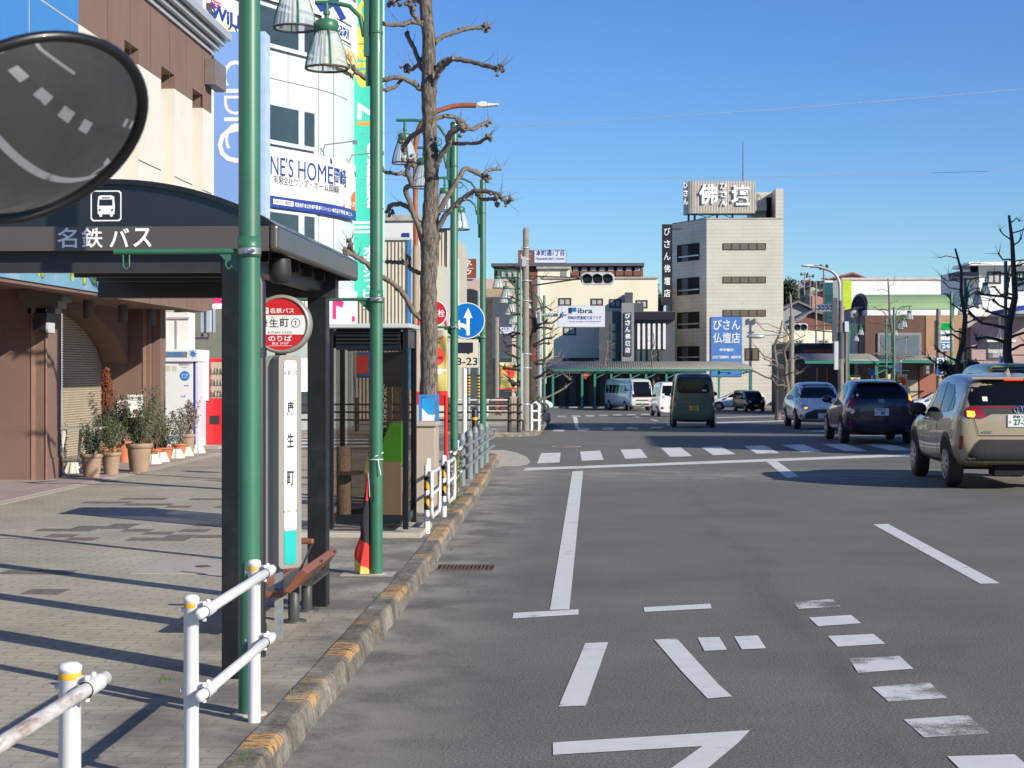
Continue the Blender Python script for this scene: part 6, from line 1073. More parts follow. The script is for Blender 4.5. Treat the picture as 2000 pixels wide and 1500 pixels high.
bd = build('blue_signboard', MB().box(a.x,Y-.12,b.z,b.x,Y-.01,a.z), mat('faded_blue', (.07,.19,.50), .5, var=.12, scale=1.2, stretch=(1,1,.3)), t); mb = MB(); text(mb, 'びさん', (W(1419,0,Y).x,Y-.13,W(0,636,Y).z), X_, Z_, 20*s_, 52*s_, .01); text(mb, '仏壇店', (W(1419,0,Y).x,Y-.13,W(0,661,Y).z), X_, Z_, 21*s_, 52*s_, .006); text(mb, '年中無休', (W(1419,0,Y).x,Y-.13,W(0,684,Y).z), X_, Z_, 6*s_, 28*s_, .03); text(mb, 'お洗濯見積無料・無料駐車', (W(1419,0,Y).x,Y-.13,W(0,698,Y).z), X_, Z_, 6*s_, 55*s_, .02); text(mb, 'お気軽に御相談下さい', (W(1419,0,Y).x,Y-.13,W(0,707.5,Y).z), X_, Z_, 6.5*s_, 52*s_, .02); build('lettering', mb, 'white_letter', bd)
dx = (C_-D_); dn = V((dx.x,dx.y,0)); wl_ = dn.length; dn.normalize(); nn = V((dn.y,-dn.x,0)); nn = nn if nn.y < 0 else -nn
for y0_, y1_ in ((480,513),(545,578),(611,643),(677,706)):
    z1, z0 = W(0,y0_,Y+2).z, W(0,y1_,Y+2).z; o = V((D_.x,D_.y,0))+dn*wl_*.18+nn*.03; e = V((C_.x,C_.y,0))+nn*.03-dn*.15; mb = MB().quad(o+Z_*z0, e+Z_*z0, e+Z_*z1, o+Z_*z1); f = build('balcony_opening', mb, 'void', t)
    build('door', MB().quad(o+Z_*z0+dn*wl_*.18+nn*.01, o+Z_*z0+dn*wl_*.4+nn*.01, o+Z_*(z1-.1)+dn*wl_*.4+nn*.01, o+Z_*(z1-.1)+dn*wl_*.18+nn*.01), 'grey_slate', f); zr_ = z0+(z1-z0)*.28; build('railing', MB().bar(o+Z_*zr_+nn*.06+dn*.4, e+Z_*zr_+nn*.06, .08, .12).bar(o+Z_*z0+nn*.06+dn*wl_*.45, o+Z_*zr_+nn*.06+dn*wl_*.45, .08, .08).bar(e-dn*.3+Z_*z0+nn*.06, e-dn*.3+Z_*zr_+nn*.06, .08, .08), 'alu', f)
Y = 155; t = wthing('rooftop_board', 'rounded rooftop billboard with huge white characters on brown posts', 'billboard', (W(1405,0,Y).x,Y,zt1)); a, b = W(1337,354,Y), W(1475,416,Y); corr('taupe_corrugated', (.46,.43,.38), 2.2)
n = 8; r = .9; o = [(b.x,Y),(a.x+r,Y)]+[(a.x+r-r*sin(pi/2*k/n), Y+r-r*cos(pi/2*k/n)) for k in range(1,n+1)]+[(a.x,Y+2.2),(b.x,Y+2.2)]
build('board', MB().prism(o, (0,0,b.z), X_, Y_, (0,0,a.z-b.z)), 'taupe_corrugated', t); mb = MB(); s_ = Y/3300
text(mb, '佛', (W(1383,0,Y).x,Y-.12,W(0,386,Y).z), X_, Z_, 40*s_, 36*s_, .03); text(mb, '壇', (W(1446,0,Y).x,Y-.12,W(0,388,Y).z), X_, Z_, 40*s_, 36*s_, .03); vtext(mb, 'びさん', (W(1414,0,Y).x,Y-.12,W(0,370,Y).z), X_, Z_, 13*s_, 16*s_, 13*s_, .03); vtext(mb, 'びさん', (W(1339,0,Y).x,Y-.1,W(0,368,Y).z), X_, Z_, 13*s_, 16*s_, 9*s_, .03); build('lettering', mb, 'white_letter', t, solid=.06)
mb = MB(); [mb.box(W(px,0,Y).x,Y+.8,zt1,W(px+4,0,Y).x,Y+1.0,b.z) for px in (1344,1356,1400,1430)]; build('post', mb, 'rim_brown', t); build('bracing', MB().tube([(a.x+1,Y+.9,b.z),(a.x+3.2,Y+.9,zt1+.1)], .03, 5).tube([(a.x+1,Y+.9,zt1+.1),(a.x+3.2,Y+.9,b.z)], .03, 5).tube([(a.x+3.4,Y+.9,b.z),(a.x+4.8,Y+.9,zt1+.1)], .03, 5), 'rim_brown', t)
q = W(1451,0,Y+1); tag(build('antenna', MB().cyl((q.x,Y+1,a.z), (q.x,Y+1,W(0,281,Y).z), .05, 6, .02), 'rim_brown'), 'thin tall antenna rod above the rooftop billboard', 'antenna')
Y = 154; a, b = W(1293,438,Y), W(1313,596,Y); t = wthing('projecting_sign', 'long black vertical sign with white characters down the edge of the tower', 'sign', (a.x,Y,b.z)); build('board', MB().box(a.x,Y,b.z,b.x,Y+.4,a.z), 'black_board', t); mb = MB(); s_ = Y/3300; vtext(mb, 'びさん佛壇店', (W(1303,0,Y).x,Y-.01,W(0,457,Y).z), X_, Z_, 15*s_, 24*s_, 12*s_, .008); build('lettering', mb, 'white_letter', t); build('bracket', MB().box(b.x,Y+.1,b.z+1,W(1322,0,Y).x,Y+.3,b.z+1.2).box(b.x,Y+.1,a.z-.5,W(1330,0,Y).x,Y+.3,a.z-.3), 'rim_brown', t)
# low house bits between cream building and tower
t, a, b = bldg('distant_house', 'sliver of a brown house between the cream building and the tower', 1280, 1296, 596, 175, 6, 'brown_brick'); add_box(t, 'roof', 1279, 1298, 592, 597, 175, 'roof_grey', 6, .5)
# canopy walkways
mat('canopy_green', (.035,.22,.16), .4, var=.1); corr('canopy_sheet', (.26,.25,.22), 1.6)
def canopy(lab, pts, yback, yedge, Y, depth, posts, postY=None, end_round=False, dark=None):
    x0, x1 = pts; a, b = W(x0,yedge,Y), W(x1,yedge,Y); zf = a.z; zk = W(0,yback,Y+depth).z; t = wthing('walkway_canopy', lab, 'canopy', ((a.x+b.x)/2,Y,gz(Y)), 'covered walkways with green steel posts')
    n = 10; vs = []; 
    for i in range(n+1): f = i/n; z = zf+(zk-zf)*sin(f*pi/2); xx1 = b.x-(1-math.sqrt(max(0,1-(1-f)**2)))*2.2*(0 if not end_round else -1)*0; vs += [(a.x,Y+depth*f,z),(b.x-(end_round and 2.4*f**2 or 0),Y+depth*f,z)]
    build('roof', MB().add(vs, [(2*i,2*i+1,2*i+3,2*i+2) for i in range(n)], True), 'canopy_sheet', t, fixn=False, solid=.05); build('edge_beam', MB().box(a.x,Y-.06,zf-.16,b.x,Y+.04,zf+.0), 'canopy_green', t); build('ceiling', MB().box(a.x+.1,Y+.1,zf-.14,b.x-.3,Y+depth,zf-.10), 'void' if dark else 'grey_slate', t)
    for px in posts: q = W(px,0,Y+.3); build('post', MB().box(q.x-.09,Y+.25,gz(Y)-.1,q.x+.09,Y+.4,zf-.16).bar((q.x+.05,Y+.3,zf-.75), (q.x+1.0,Y+.3,zf-.3), .06, .08).bar((q.x+.05,Y+.3,zf-.3), (q.x+1.0,Y+.3,zf-.3), .05, .06), 'canopy_green', t)
    return t
canopy('long curved grey canopy on green posts along the far side behind the minibus', (1060,1470), 707, 721, 141, 5, (1080,1137,1162,1194,1232,1262,1302,1404), end_round=True)
q = W(1467,0,141.3); t = wthing('canopy_post', 'slim green canopy post standing before the pale tower wall', 'post', (q.x,141.3,-1.3)); build('shaft', MB().box(q.x-.08,141.2,-1.4,q.x+.08,141.4,W(0,722,141).z), 'canopy_green', t); build('bracket', MB().bar((q.x-.1,141.3,W(0,727,141).z), (q.x-1.2,141.3,W(0,722,141).z), .06, .08), 'canopy_green', t)
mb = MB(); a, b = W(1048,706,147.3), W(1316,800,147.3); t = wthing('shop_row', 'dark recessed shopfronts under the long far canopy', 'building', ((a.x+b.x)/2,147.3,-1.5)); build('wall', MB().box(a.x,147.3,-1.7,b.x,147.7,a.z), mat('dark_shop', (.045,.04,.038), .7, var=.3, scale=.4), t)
for k, px in enumerate((1092,1112,1150,1172,1205,1240,1275)): add_box(t, 'shutter' if k % 2 else 'door', px, px+13, 732, 797, 147.3, 'grey_slate' if k % 2 else 'inner_brown', .1, .05)
q = W(1144,735,140); t = wthing('stop_sign', 'small red triangular stop sign on a canopy post', 'traffic sign', tuple(q)); f = build('plate', MB().prism([(0,-.28),(.30,.22),(-.30,.22)], q, X_, Z_, (0,.03,0)), 'red_sign', t); mb = MB(); text(mb, '止まれ', q+V((0,-.01,.1)), X_, Z_, .1, .3, .02); build('lettering', mb, 'white_letter', f)
t = wthing('arch_roof', 'low dark arched roof left of the far shops', 'roof', (W(1080,0,151).x,151,-1.4)); a = W(1060,705,151); b = W(1122,705,151); build('vault', MB().prism([(a.x,a.z-.6)]+[((a.x+b.x)/2-(b.x-a.x)/2*cos(pi*k/12), a.z-.5+.75*sin(pi*k/12)) for k in range(13)]+[(b.x,a.z-.6)], (0,150.4,0), X_, Z_, (0,1.2,0)), 'grey_slate', t); build('support', MB().box(a.x,150.4,-1.6,a.x+.2,150.6,a.z-.6).box(b.x-.2,150.4,-1.6,b.x,150.6,a.z-.6), 'canopy_green', t)

# right hand side
Y = 165; t, a, b = bldg('shopping_hall', 'long white hall with a lime green stripe at its corner', 1645, 1912, 545, Y, 6, 'white_clad'); add_box(t, 'coping', 1644, 1913, 542.5, 546, Y, mat('pale_pink_trim', (.55,.45,.42), .6), 1, .15); add_box(t, 'lime_stripe', 1646, 1663, 546.5, 780, Y, mat('lime', (.42,.55,.03), .5), .2, .1); add_box(t, 'joint', 1645, 1900, 575, 575.7, Y, 'pale_clad', .05, .03)
Y = 112; t, a, b = bldg('white_house', 'white upper storey house with flat eave and square windows at the right', 1912, 2080, 518, Y, 12, 'white_clad'); add_box(t, 'eave', 1887, 2085, 513, 519, Y, 'white_sign', 5, .8); add_box(t, 'balcony', 1869, 1912, 531, 543, Y, 'grey_slate', 2.5, 0); add_box(t, 'recess', 1900, 1912, 519, 531, Y, 'void', .5, -.3); add_win(t, 1928, 1955, 530, 554, Y, 'curtain', 'brown_post', .1); add_win(t, 1985, 2012, 530, 554, Y, 'curtain', 'brown_post', .1); add_box(t, 'lower_wall', 1860, 2080, 600, 760, Y, 'white_clad', 1, .5)
Y = 108; t = wthing('brown_shop', 'brown and tan tiled shop with a big framed window under a green vault', 'building', (W(1780,0,Y).x,Y,gz(Y))); a, b = W(1690,616,Y), W(1808,800,Y); mat('dark_tile', (.13,.065,.045), .5, var=.1, scale=3); mat('tan_tile', (.40,.23,.13), .6, var=.08, scale=3)
build('dark_wall', MB().box(a.x,Y,gz(Y)-.2,b.x,Y+10,a.z), 'dark_tile', t); b2 = W(1898,616,Y); build('tan_wall', MB().box(b.x+.001,Y-.05,gz(Y)-.2,b2.x,Y+10,a.z), 'tan_tile', t); build('side_wall', MB().add([(a.x,Y,gz(Y)),(W(1678,0,Y+3.5).x,Y+3.5,gz(Y)),(W(1678,0,Y+3.5).x,Y+3.5,W(0,622,Y+3.5).z),(a.x,Y,a.z)], [(0,1,2,3)]), 'grey_slate', t)
add_box(t, 'white_band', 1694, 1862, 605, 616, Y+.6, 'white_clad', 8, 0); f = add_box(t, 'window_frame', 1714, 1799, 650, 694, Y, 'grey_slab', .2, .12); 
for k in range(3): a_, b_ = W(1719+k*26,655,Y), W(1743+k*26,694,Y); build('pane', MB().box(a_.x,Y-.13,b_.z,b_.x,Y-.122,a_.z), mat('blue_blind', (.13,.17,.19), .3), f)
add_box(t, 'brick_wall', 1795, 1835, 716, 800, Y, 'red_brick_wall', .3, .2); add_box(t, 'doorway', 1700, 1795, 722, 800, Y, 'dark_tile', .2, .1); add_box(t, 'shutter', 1758, 1792, 742, 800, Y, 'beige', .2, .16)
a, b = W(1693,604,Y+1), W(1862,573,Y+1); n = 14; rows = []; Yv0, Yv1 = Y+1, Y+7; mb = MB(); vs = []
for i in range(n+1): an = pi*i/n; yy = Yv0+(Yv1-Yv0)*(1-cos(an))/2; zz = a.z+(b.z-a.z)*1.05*sin(an)**.8; vs += [(a.x,yy,zz),(b.x,yy,zz)]
siding('vault_green', (.26,.38,.20), .42); mb.add(vs, [(2*i,2*i+1,2*i+3,2*i+2) for i in range(n)], True); v_ = build('green_vault', mb, 'vault_green', t, fixn=False); build('vault_rim', MB().tube([vs[2*i] for i in range(n+1)], .10, 8).tube([vs[2*i+1] for i in range(n+1)], .10, 8), 'black_board', v_); build('vault_end', MB().add([vs[2*i] for i in range(n+1)], [tuple(range(n+1))]), 'void', v_)
Y = 113; t = wthing('stone_hall', 'grey hall with carved emblem and stone column strips left of the brown shop', 'building', (W(1665,0,Y).x,Y,gz(Y))); a, b = W(1648,606,Y), W(1672,600,Y); build('grey_wall', MB().add([(a.x,Y,gz(Y)),(b.x,Y-2.2,gz(Y)),(b.x,Y-2.2,b.z),(a.x,Y,a.z)], [(0,1,2,3)]).add([(b.x,Y-2.2,gz(Y)),(b.x,Y+3,gz(Y)),(b.x,Y+3,b.z),(b.x,Y-2.2,b.z)], [(0,1,2,3)]), 'grey_slab', t); mat('light_stone', (.42,.39,.33), .8, var=.15, scale=2)
for px in (1669,1687): add_box(t, 'column', px, px+6, 600, 780, Y-2, 'light_stone', .6, .3)
add_box(t, 'glass_strip', 1675, 1684, 600, 780, Y-2, 'glass_win', .2, .1); add_box(t, 'cornice', 1676, 1705, 600, 602.5, Y-2, 'light_stone', 1.5, .6)
for k in range(6): add_box(t, 'slat', 1651+k*3, 1652.4+k*3, 632, 692, Y-2, 'white_clad', .1, 1.5)
mb = MB().lathe([(.12,-.02),(.3,-.02),(.3,.0)], (W(1661,0,Y-2).x,Y-3.6,W(0,619,Y-2).z), 20, 'y'); build('emblem', mb, 'light_stone', t)
Y = 74; t, a, b = bldg('pink_house', 'pink rendered house with barred window and shadows of the bare trees', 1898, 2060, 618, Y, 1.6, mat('pink_render', (.44,.31,.30), .7, var=.04, dirt=(.36,.26,.25))); add_box(t, 'coping', 1896, 2062, 613, 618, Y, 'white_clad', 1, .25); add_box(t, 'band', 1897, 2060, 622, 623, Y, mat('pink_dark', (.32,.22,.21), .7), .08, .04); f = add_win(t, 1929, 1978, 668, 700, Y, 'curtain', 'alu', .05); add_box(t, 'awning', 1924, 1980, 664, 668, Y, 'white_clad', .5, .4); 
mb = MB(); [mb.box(W(1938+k*3,0,Y).x,Y-.2,W(0,699,Y).z,W(1939+k*3,0,Y).x,Y-.18,W(0,686,Y).z) for k in range(12)]; mb.box(W(1937,0,Y).x,Y-.2,W(0,686.5,Y).z,W(1973,0,Y).x,Y-.17,W(0,685.5,Y).z); build('window_bars', mb, 'white_paint', t); build('downpipe', MB().tube([W(1950,617,Y)-V((0,.1,0)),W(1951,650,Y)-V((0,.1,0)),W(1943,664,Y)-V((0,.1,0))], .03, 6).tube([W(1952,617,Y)-V((0,.12,0)),W(1953,664,Y)-V((0,.12,0))], .03, 6), 'white_clad', t); add_box(t, 'corner_block', 1888, 1898, 612, 640, Y, 'light_stone', .5, .2)
add_box(t, 'side_wall', 1885, 1898, 640, 760, Y, 'tan_tile', 1, -.3)
t = wthing('blue_roof_shed', 'blue roofed shed edge at the far right above the pink house', 'roof', (W(1990,0,72).x,72,4)); build('roof', MB().prism([(0,0),(3,.55),(3,.75),(-.1,.15)], W(1970,611,72), X_, Z_, (0,3,0)), 'navy', t); build('wall', MB().box(W(1985,0,78).x,78,2,W(2050,0,78).x,79,W(0,600,78).z), 'alu', t)
canopy('right hand canopy on green posts left of the brown shop', (1572,1718), 693, 705, 102.5, 5, (1712,), dark=1); canopy('canopy on green posts along the front of the brown shop', (1690,1880), 696, 704, 105.5, 2.2, (1870,), dark=1)
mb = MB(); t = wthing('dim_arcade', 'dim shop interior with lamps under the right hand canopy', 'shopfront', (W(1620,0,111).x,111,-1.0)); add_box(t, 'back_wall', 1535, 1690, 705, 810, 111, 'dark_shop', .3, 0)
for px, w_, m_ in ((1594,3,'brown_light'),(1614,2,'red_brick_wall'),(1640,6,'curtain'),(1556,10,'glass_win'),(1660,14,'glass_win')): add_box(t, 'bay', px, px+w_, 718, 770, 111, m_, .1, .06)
# hillside
hill = MB(); hx = [(1500,598),(1535,592),(1570,588),(1610,585),(1650,580),(1700,575),(1800,560),(2100,540)]; vs = []
for px, py in hx: p = W(px,py,290); q = W(px,660,190); vs += [(q.x,q.y,-1.8),(p.x,p.y,p.z),(p.x*1.3,p.y*1.35,p.z)]
hill.add(vs, [(3*i+j,3*i+3+j,3*i+4+j,3*i+1+j) for i in range(len(hx)-1) for j in (0,1)], True); struct('hill', hill, mat('hill_scrub', (.085,.085,.06), .95, var=.5, scale=.1))
def house(lab, px0, px1, pyr, pyw, pyb, Y, wm, rm, gable=.5, wins_=()):
    a, b = W(px0,pyw,Y), W(px1,pyb,Y); t = wthing('hillside_house', lab, 'house', ((a.x+b.x)/2,Y,b.z), 'houses on the hillside'); build('wall', MB().box(a.x,Y,b.z-6,b.x,Y+9,a.z), wm, t); zr_ = W(0,pyr,Y).z; xm_ = a.x+(b.x-a.x)*gable
    build('roof', MB().prism([(a.x-.6,a.z),(xm_,zr_),(b.x+.6,a.z),(b.x+.6,a.z+.25),(xm_,zr_+.3),(a.x-.6,a.z+.25)], (0,Y-.7,0), X_, Z_, (0,10,0)), rm, t); build('gable', MB().prism([(a.x,a.z),(b.x,a.z),(xm_,zr_)], (0,Y,0), X_, Z_, (0,.2,0)), wm, t)
    for w in wins_: add_win(t, *w, Y-.02, 'glass_win', 'alu', .08)
mat('rust_roof', (.28,.09,.06), .7, var=.15, scale=1); mat('house_cream', (.50,.44,.34), .7); mat('house_grey', (.30,.31,.32), .7); mat('house_pink', (.45,.22,.18), .7); siding('grey_tile_roof', (.20,.19,.18), .35)
house('grey walled hillside house with brown gable roof beside the dark tree', 1553, 1590, 553, 563, 592, 270, 'house_grey', 'rust_roof', .75, ((1566,1578,566,578),)); house('cream hillside house with roof terrace behind the poles', 1584, 1614, 556, 562, 590, 262, 'house_cream', 'roof_grey', .4, ((1588,1594,566,574),)); house('rust roofed house at the top of the hill', 1622, 1690, 540, 548, 600, 265, 'house_cream', 'rust_roof', .62)
house('pinkish hillside house below the utility poles', 1586, 1625, 572, 578, 600, 240, 'house_pink', 'grey_tile_roof'); house('wide grey tiled house at the foot of the hill', 1530, 1585, 594, 608, 640, 220, 'house_grey', 'grey_tile_roof', .5); house('low tiled house right of the wide tiled one', 1560, 1650, 612, 628, 660, 205, 'brown_brick', 'grey_tile_roof', .3); house('small dark roofed house between the two tiled roofs', 1600, 1648, 596, 606, 640, 232, 'house_cream', 'roof_grey', .6)
Y = 165; t, a, b = bldg('cream_flats', 'cream flats with two blue tinted windows behind the rust red shop', 1540, 1640, 645, Y, 8, 'cream_wall'); add_win(t, 1551, 1569, 663, 672, Y, 'glass_win', 'alu', .15); add_win(t, 1596, 1619, 663, 672, Y, 'glass_win', 'alu', .15)
Y = 120; t, a, b = bldg('rust_shop', 'rust red shop front with black upper band beyond the signal mast', 1531, 1630, 670, Y, 8, mat('black_tile', (.03,.035,.045), .5)); add_box(t, 'rust_panel', 1569, 1610, 682, 698, Y, mat('rust_panel', (.36,.09,.04), .6), .1, .05); add_box(t, 'rust_panel', 1611, 1625, 682, 696, Y, 'rust_panel', .1, .05); add_box(t, 'pale_stripe', 1551, 1570, 693, 694.2, Y, 'alu', .1, .05); add_box(t, 'slatted_pillar', 1626, 1630, 620, 700, Y, 'alu', .3, .3)
t = wthing('vertical_sign', 'dark teal vertical sign with sideways characters near the curved street lamp', 'sign', (W(1618,0,110).x,110,2)); mat('deep_teal', (.012,.085,.10), .4); add_box(t, 'board', 1610, 1626, 552, 630, 110, 'deep_teal', .4, .2); add_box(t, 'pale_corner', 1610, 1626, 548, 552, 110, 'white_clad', .4, .2); mb = MB(); vtext(mb, 'マコト', (W(1618,0,110).x,109.78,W(0,586,110).z), X_, Z_, .4, .62, .45, .03); build('lettering', mb, mat('teal_grey', (.03,.04,.05), .5), t)
def foliage_tree(name, lab, c, R3, n, leaf, sz, trunk=None, cat='tree'):
    t = wthing(name, lab, cat, (c.x,c.y,trunk if trunk is not None else c.z-R3[2])); mb = MB(); cl = [V((random.gauss(0,.45)*R3[0], random.gauss(0,.45)*R3[1], random.gauss(0,.42)*R3[2])) for _ in range(16)]
    for _ in range(n):
        q = c+random.choice(cl)+V((random.gauss(0,.22)*R3[0], random.gauss(0,.22)*R3[1], random.gauss(0,.2)*R3[2])); d = V((random.uniform(-1,1), random.uniform(-1,1), random.uniform(-1,1))).normalized()*sz*random.uniform(.6,1.3); e_ = d.orthogonal().normalized()*sz*.6; mb.add([q-d, q+e_, q+d, q-e_], [(0,1,2,3)])
    build('crown', mb, leaf, t, fixn=False); build('trunk', MB().tube([V((c.x,c.y,trunk if trunk is not None else c.z-R3[2]*1.4)), c], [sz*.8, sz*.3], 7), 'bark_shaded', t); return t
foliage_tree('evergreen_tree', 'dark evergreen tree on the hill just right of the tower', W(1540,573,255), (1.4,1.5,1.8), 2200, 'leaf_dark', .26, W(0,600,255).z); foliage_tree('evergreen_tree', 'tiny dark tree between the cream building and the tower', W(1289,582,200), (.4,1,1.2), 400, 'leaf_dark', .2, 0)
foliage_tree('evergreen_shrub', 'large black green clipped bush behind the beige car roof', W(1880,726,60), (.55,.5,.42), 3800, 'leaf_dark', .065, gz(60)+.1, 'shrub')
# utility poles on the hill
for px, y0_, y1_, Y, lab in ((1594,555,700,150,'grey utility pole left of the teal sign'),(1609,524,700,145,'tall utility pole with cross arms behind the curved street lamp'),(1582,540,592,230,'slim utility pole by the cream hillside house'),(1571,536,560,250,'short utility pole on the hill crest'),(1560,550,592,245,'thin utility pole before the grey hillside house')):
    q = W(px,0,Y); t = wthing('utility_pole', lab, 'utility pole', (q.x,Y,W(0,y1_,Y).z), 'utility poles on the hillside'); r = max(.1, 1.5*Y/3300); build('shaft', MB().cyl((q.x,Y,W(0,y1_,Y).z-2), (q.x,Y,W(0,y0_,Y).z), r, 8, r*.7), 'utility_concrete', t); z = W(0,y0_+5,Y).z
    build('cross_arm', MB().box(q.x-8*Y/3300,Y-.05,z,q.x+8*Y/3300,Y+.05,z+.12).box(q.x-5*Y/3300,Y-.05,z-.9,q.x+6*Y/3300,Y+.05,z-.8), 'rim_brown', t); build('insulator', MB().lathe([(.12,-.1),(.12,.35)], (q.x-6*Y/3300,Y,z), 6).lathe([(.12,-.1),(.12,.35)], (q.x+6*Y/3300,Y,z), 6), 'dark_grey', t)
# signal mast on the right with curved street lamp
Ym = 80; q = W(1643,0,Ym); t = wthing('signal_mast', 'tall grey concrete signal mast behind the purple car', 'mast', (q.x,Ym,gz(Ym))); build('shaft', MB().cyl((q.x,Ym,gz(Ym)), (q.x,Ym,W(0,590,Ym).z), .16, 14, .12).cyl((q.x+.22,Ym-.1,gz(Ym)), (q.x+.22,Ym-.1,W(0,640,Ym).z), .06, 8), 'utility_concrete', t); build('control_box', MB().box(q.x+.14,Ym-.2,W(0,650,Ym).z,q.x+.32,Ym,W(0,630,Ym).z).box(q.x-.34,Ym-.2,W(0,722,Ym).z,q.x-.16,Ym,W(0,668,Ym).z), 'pale_clad', t)
build('dark_sleeve', MB().lathe([(.17,W(0,700,Ym).z),(.165,W(0,650,Ym).z)], (q.x-.0,Ym,0), 12).box(q.x-.42,Ym-.1,W(0,668,Ym).z,q.x-.18,Ym+.1,W(0,585,Ym).z), 'grey_slate', t)
t2, c = signal(1557, 639, Ym-.4, 42, 'dark lensed traffic signal on the arm from the right hand mast', None); build('arm', MB().tube([(q.x,Ym,W(0,636,Ym).z),(c.x+.3,Ym-.3,c.z+.05)], .03, 8).tube([(q.x,Ym,W(0,655,Ym).z),(q.x-.4,Ym,W(0,650,Ym).z),(c.x+.3,Ym-.3,c.z-.1)], .03, 8), 'rim_brown', t2)
Yc = 90; q = W(1643,0,Yc); t = wthing('street_lamp', 'tall curved arm street lamp above the signal mast', 'street lamp', (q.x-.1,Yc,gz(Yc))); pts = [(1640,610),(1640,560),(1636,543),(1626,531),(1612,525),(1597,521),(1582,520)]; P_, R_ = dens([W(a,b,Yc) for a, b in pts], [.09]*len(pts), 4); build('curved_arm', MB().tube(P_, .085, 10), 'galv', t); build('shaft', MB().cyl((W(1640,0,Yc).x,Yc,gz(Yc)), W(1640,610,Yc), .1, 10), 'galv', t); e = W(1577,519,Yc); build('head', MB().blob(e, .28, .03, 2, (1.3,.6,.28)), 'white_cap', t)
t = wthing('gantry_sign', 'grey overhead sign seen from its ribbed back near the mast', 'sign', (W(1625,0,88).x,88,4)); add_box(t, 'back_panel', 1594, 1630, 594, 608, 88, 'grey_slab', .05, 0); mb = MB(); [mb.box(W(1602+k*8,0,88).x,87.9,W(0,606,88).z,W(1604+k*8,0,88).x,87.94,W(0,596,88).z) for k in range(4)]; build('rib', mb, 'navy', t); build('arm', MB().cyl(W(1594,602,88), W(1650,601,88), .05, 8), 'galv', t)
Yc = 74; q = W(1546,0,Yc); t = wthing('lamp_column', 'steel column with a long arm lamp pointing at the pale tower', 'street lamp', (q.x,Yc,gz(Yc))); build('shaft', MB().cyl((q.x,Yc,gz(Yc)), (q.x,Yc,W(0,620,Yc).z), .11, 12).cyl((q.x,Yc,W(0,620,Yc).z), (q.x-.06,Yc,W(0,578,Yc).z), .05, 10), 'utility_concrete', t); build('arm', MB().cyl((q.x,Yc,W(0,655,Yc).z), (W(1480,0,Yc).x,Yc,W(0,656,Yc).z), .03, 8), 'alu', t); e = W(1476,657,Yc); build('head', MB().blob(e, .22, .05, 2, (1.9,.7,.45)), 'alu', t)
mb = MB(); [mb.box(W(px,0,Yc-1).x-.10,Yc-1,gz(Yc),W(px,0,Yc-1).x+.10,Yc-.8,W(0,725,Yc).z) for px in ()]
t = wthing('control_cabinet', 'tall dark steel control cabinets under the bare trees by the tower', 'cabinet', (W(1530,0,Yc).x,Yc,gz(Yc))); add_box(t, 'cabinet', 1522, 1532, 714, 806, Yc, 'grey_slate', .5, 0); add_box(t, 'door', 1523, 1531, 720, 800, Yc, 'dark_grey', .02, .02)
# sign pole with convenience store panel and parking sign
Yp = 65; q = W(1833,0,Yp); t = wthing('shop_pole_sign', 'roadside pole sign with green and white panel and blue strip', 'sign', (q.x,Yp,gz(Yp))); build('pole', MB().cyl((q.x,Yp,gz(Yp)), (q.x,Yp,W(0,606,Yp).z), .09, 12), 'utility_concrete', t); a, b = W(1835,630,Yp), W(1862,684,Yp); build('box', MB().box(W(1828,0,Yp).x,Yp+.01,b.z,W(1835,0,Yp).x,Yp+.3,W(0,628,Yp).z), 'grey_slab', t)
f = build('panel', MB().box(a.x,Yp-.0,b.z,b.x,Yp+.2,a.z), 'white_sign', t); build('green_field', MB().box(a.x+.01,Yp-.005,W(0,647,Yp).z,b.x-.01,Yp-.001,a.z-.01), mat('shop_green', (.0,.38,.07), .4), f); build('blue_field', MB().box(a.x+.01,Yp-.005,b.z+.02,b.x-.01,Yp-.001,W(0,671,Yp).z).box(a.x+.01,Yp-.005,W(0,668.5,Yp).z,b.x-.01,Yp-.001,W(0,666,Yp).z), 'blue_sign', f); mb = MB(); text(mb, 'FamilyMart', (W(1849,0,Yp).x,Yp-.006,W(0,656,Yp).z), X_, Z_, .16, .5, .01); build('lettering', mb, 'blue_sign', f); mb = MB(); text(mb, '24h', (W(1850,0,Yp).x,Yp-.008,W(0,677,Yp).z), X_, Z_, .17, .4, .04); build('white_lettering', mb, 'white_letter', f)
a, b = W(1830,699,Yp-.3), W(1844,733,Yp-.3); t = wthing('parking_sign', 'white and blue P parking sign below the convenience store panel', 'sign', (a.x,Yp-.3,b.z)); f = build('plate', MB().box(a.x,Yp-.3,b.z,b.x,Yp-.2,a.z), 'white_sign', t); build('blue_field', MB().box(a.x+.01,Yp-.304,b.z+.01,b.x-.01,Yp-.301,W(0,716,Yp-.3).z), 'blue_sign', f); mb = MB(); text(mb, 'P', ((a.x+b.x)/2,Yp-.305,W(0,707,Yp-.3).z), X_, Z_, .22, .15, .03); build('lettering', mb, 'blue_sign', f); build('symbol', MB().box(a.x+.1,Yp-.307,W(0,729,Yp-.3).z,a.x+.15,Yp-.305,W(0,720,Yp-.3).z), 'red_sign', f); build('symbol', MB().box(a.x+.16,Yp-.307,W(0,729,Yp-.3).z,a.x+.21,Yp-.305,W(0,720,Yp-.3).z), 'white_letter', f); build('side_box', MB().box(W(1824,0,Yp-.2).x,Yp-.25,b.z+.05,a.x-.01,Yp-.1,a.z), 'grey_slab', t)
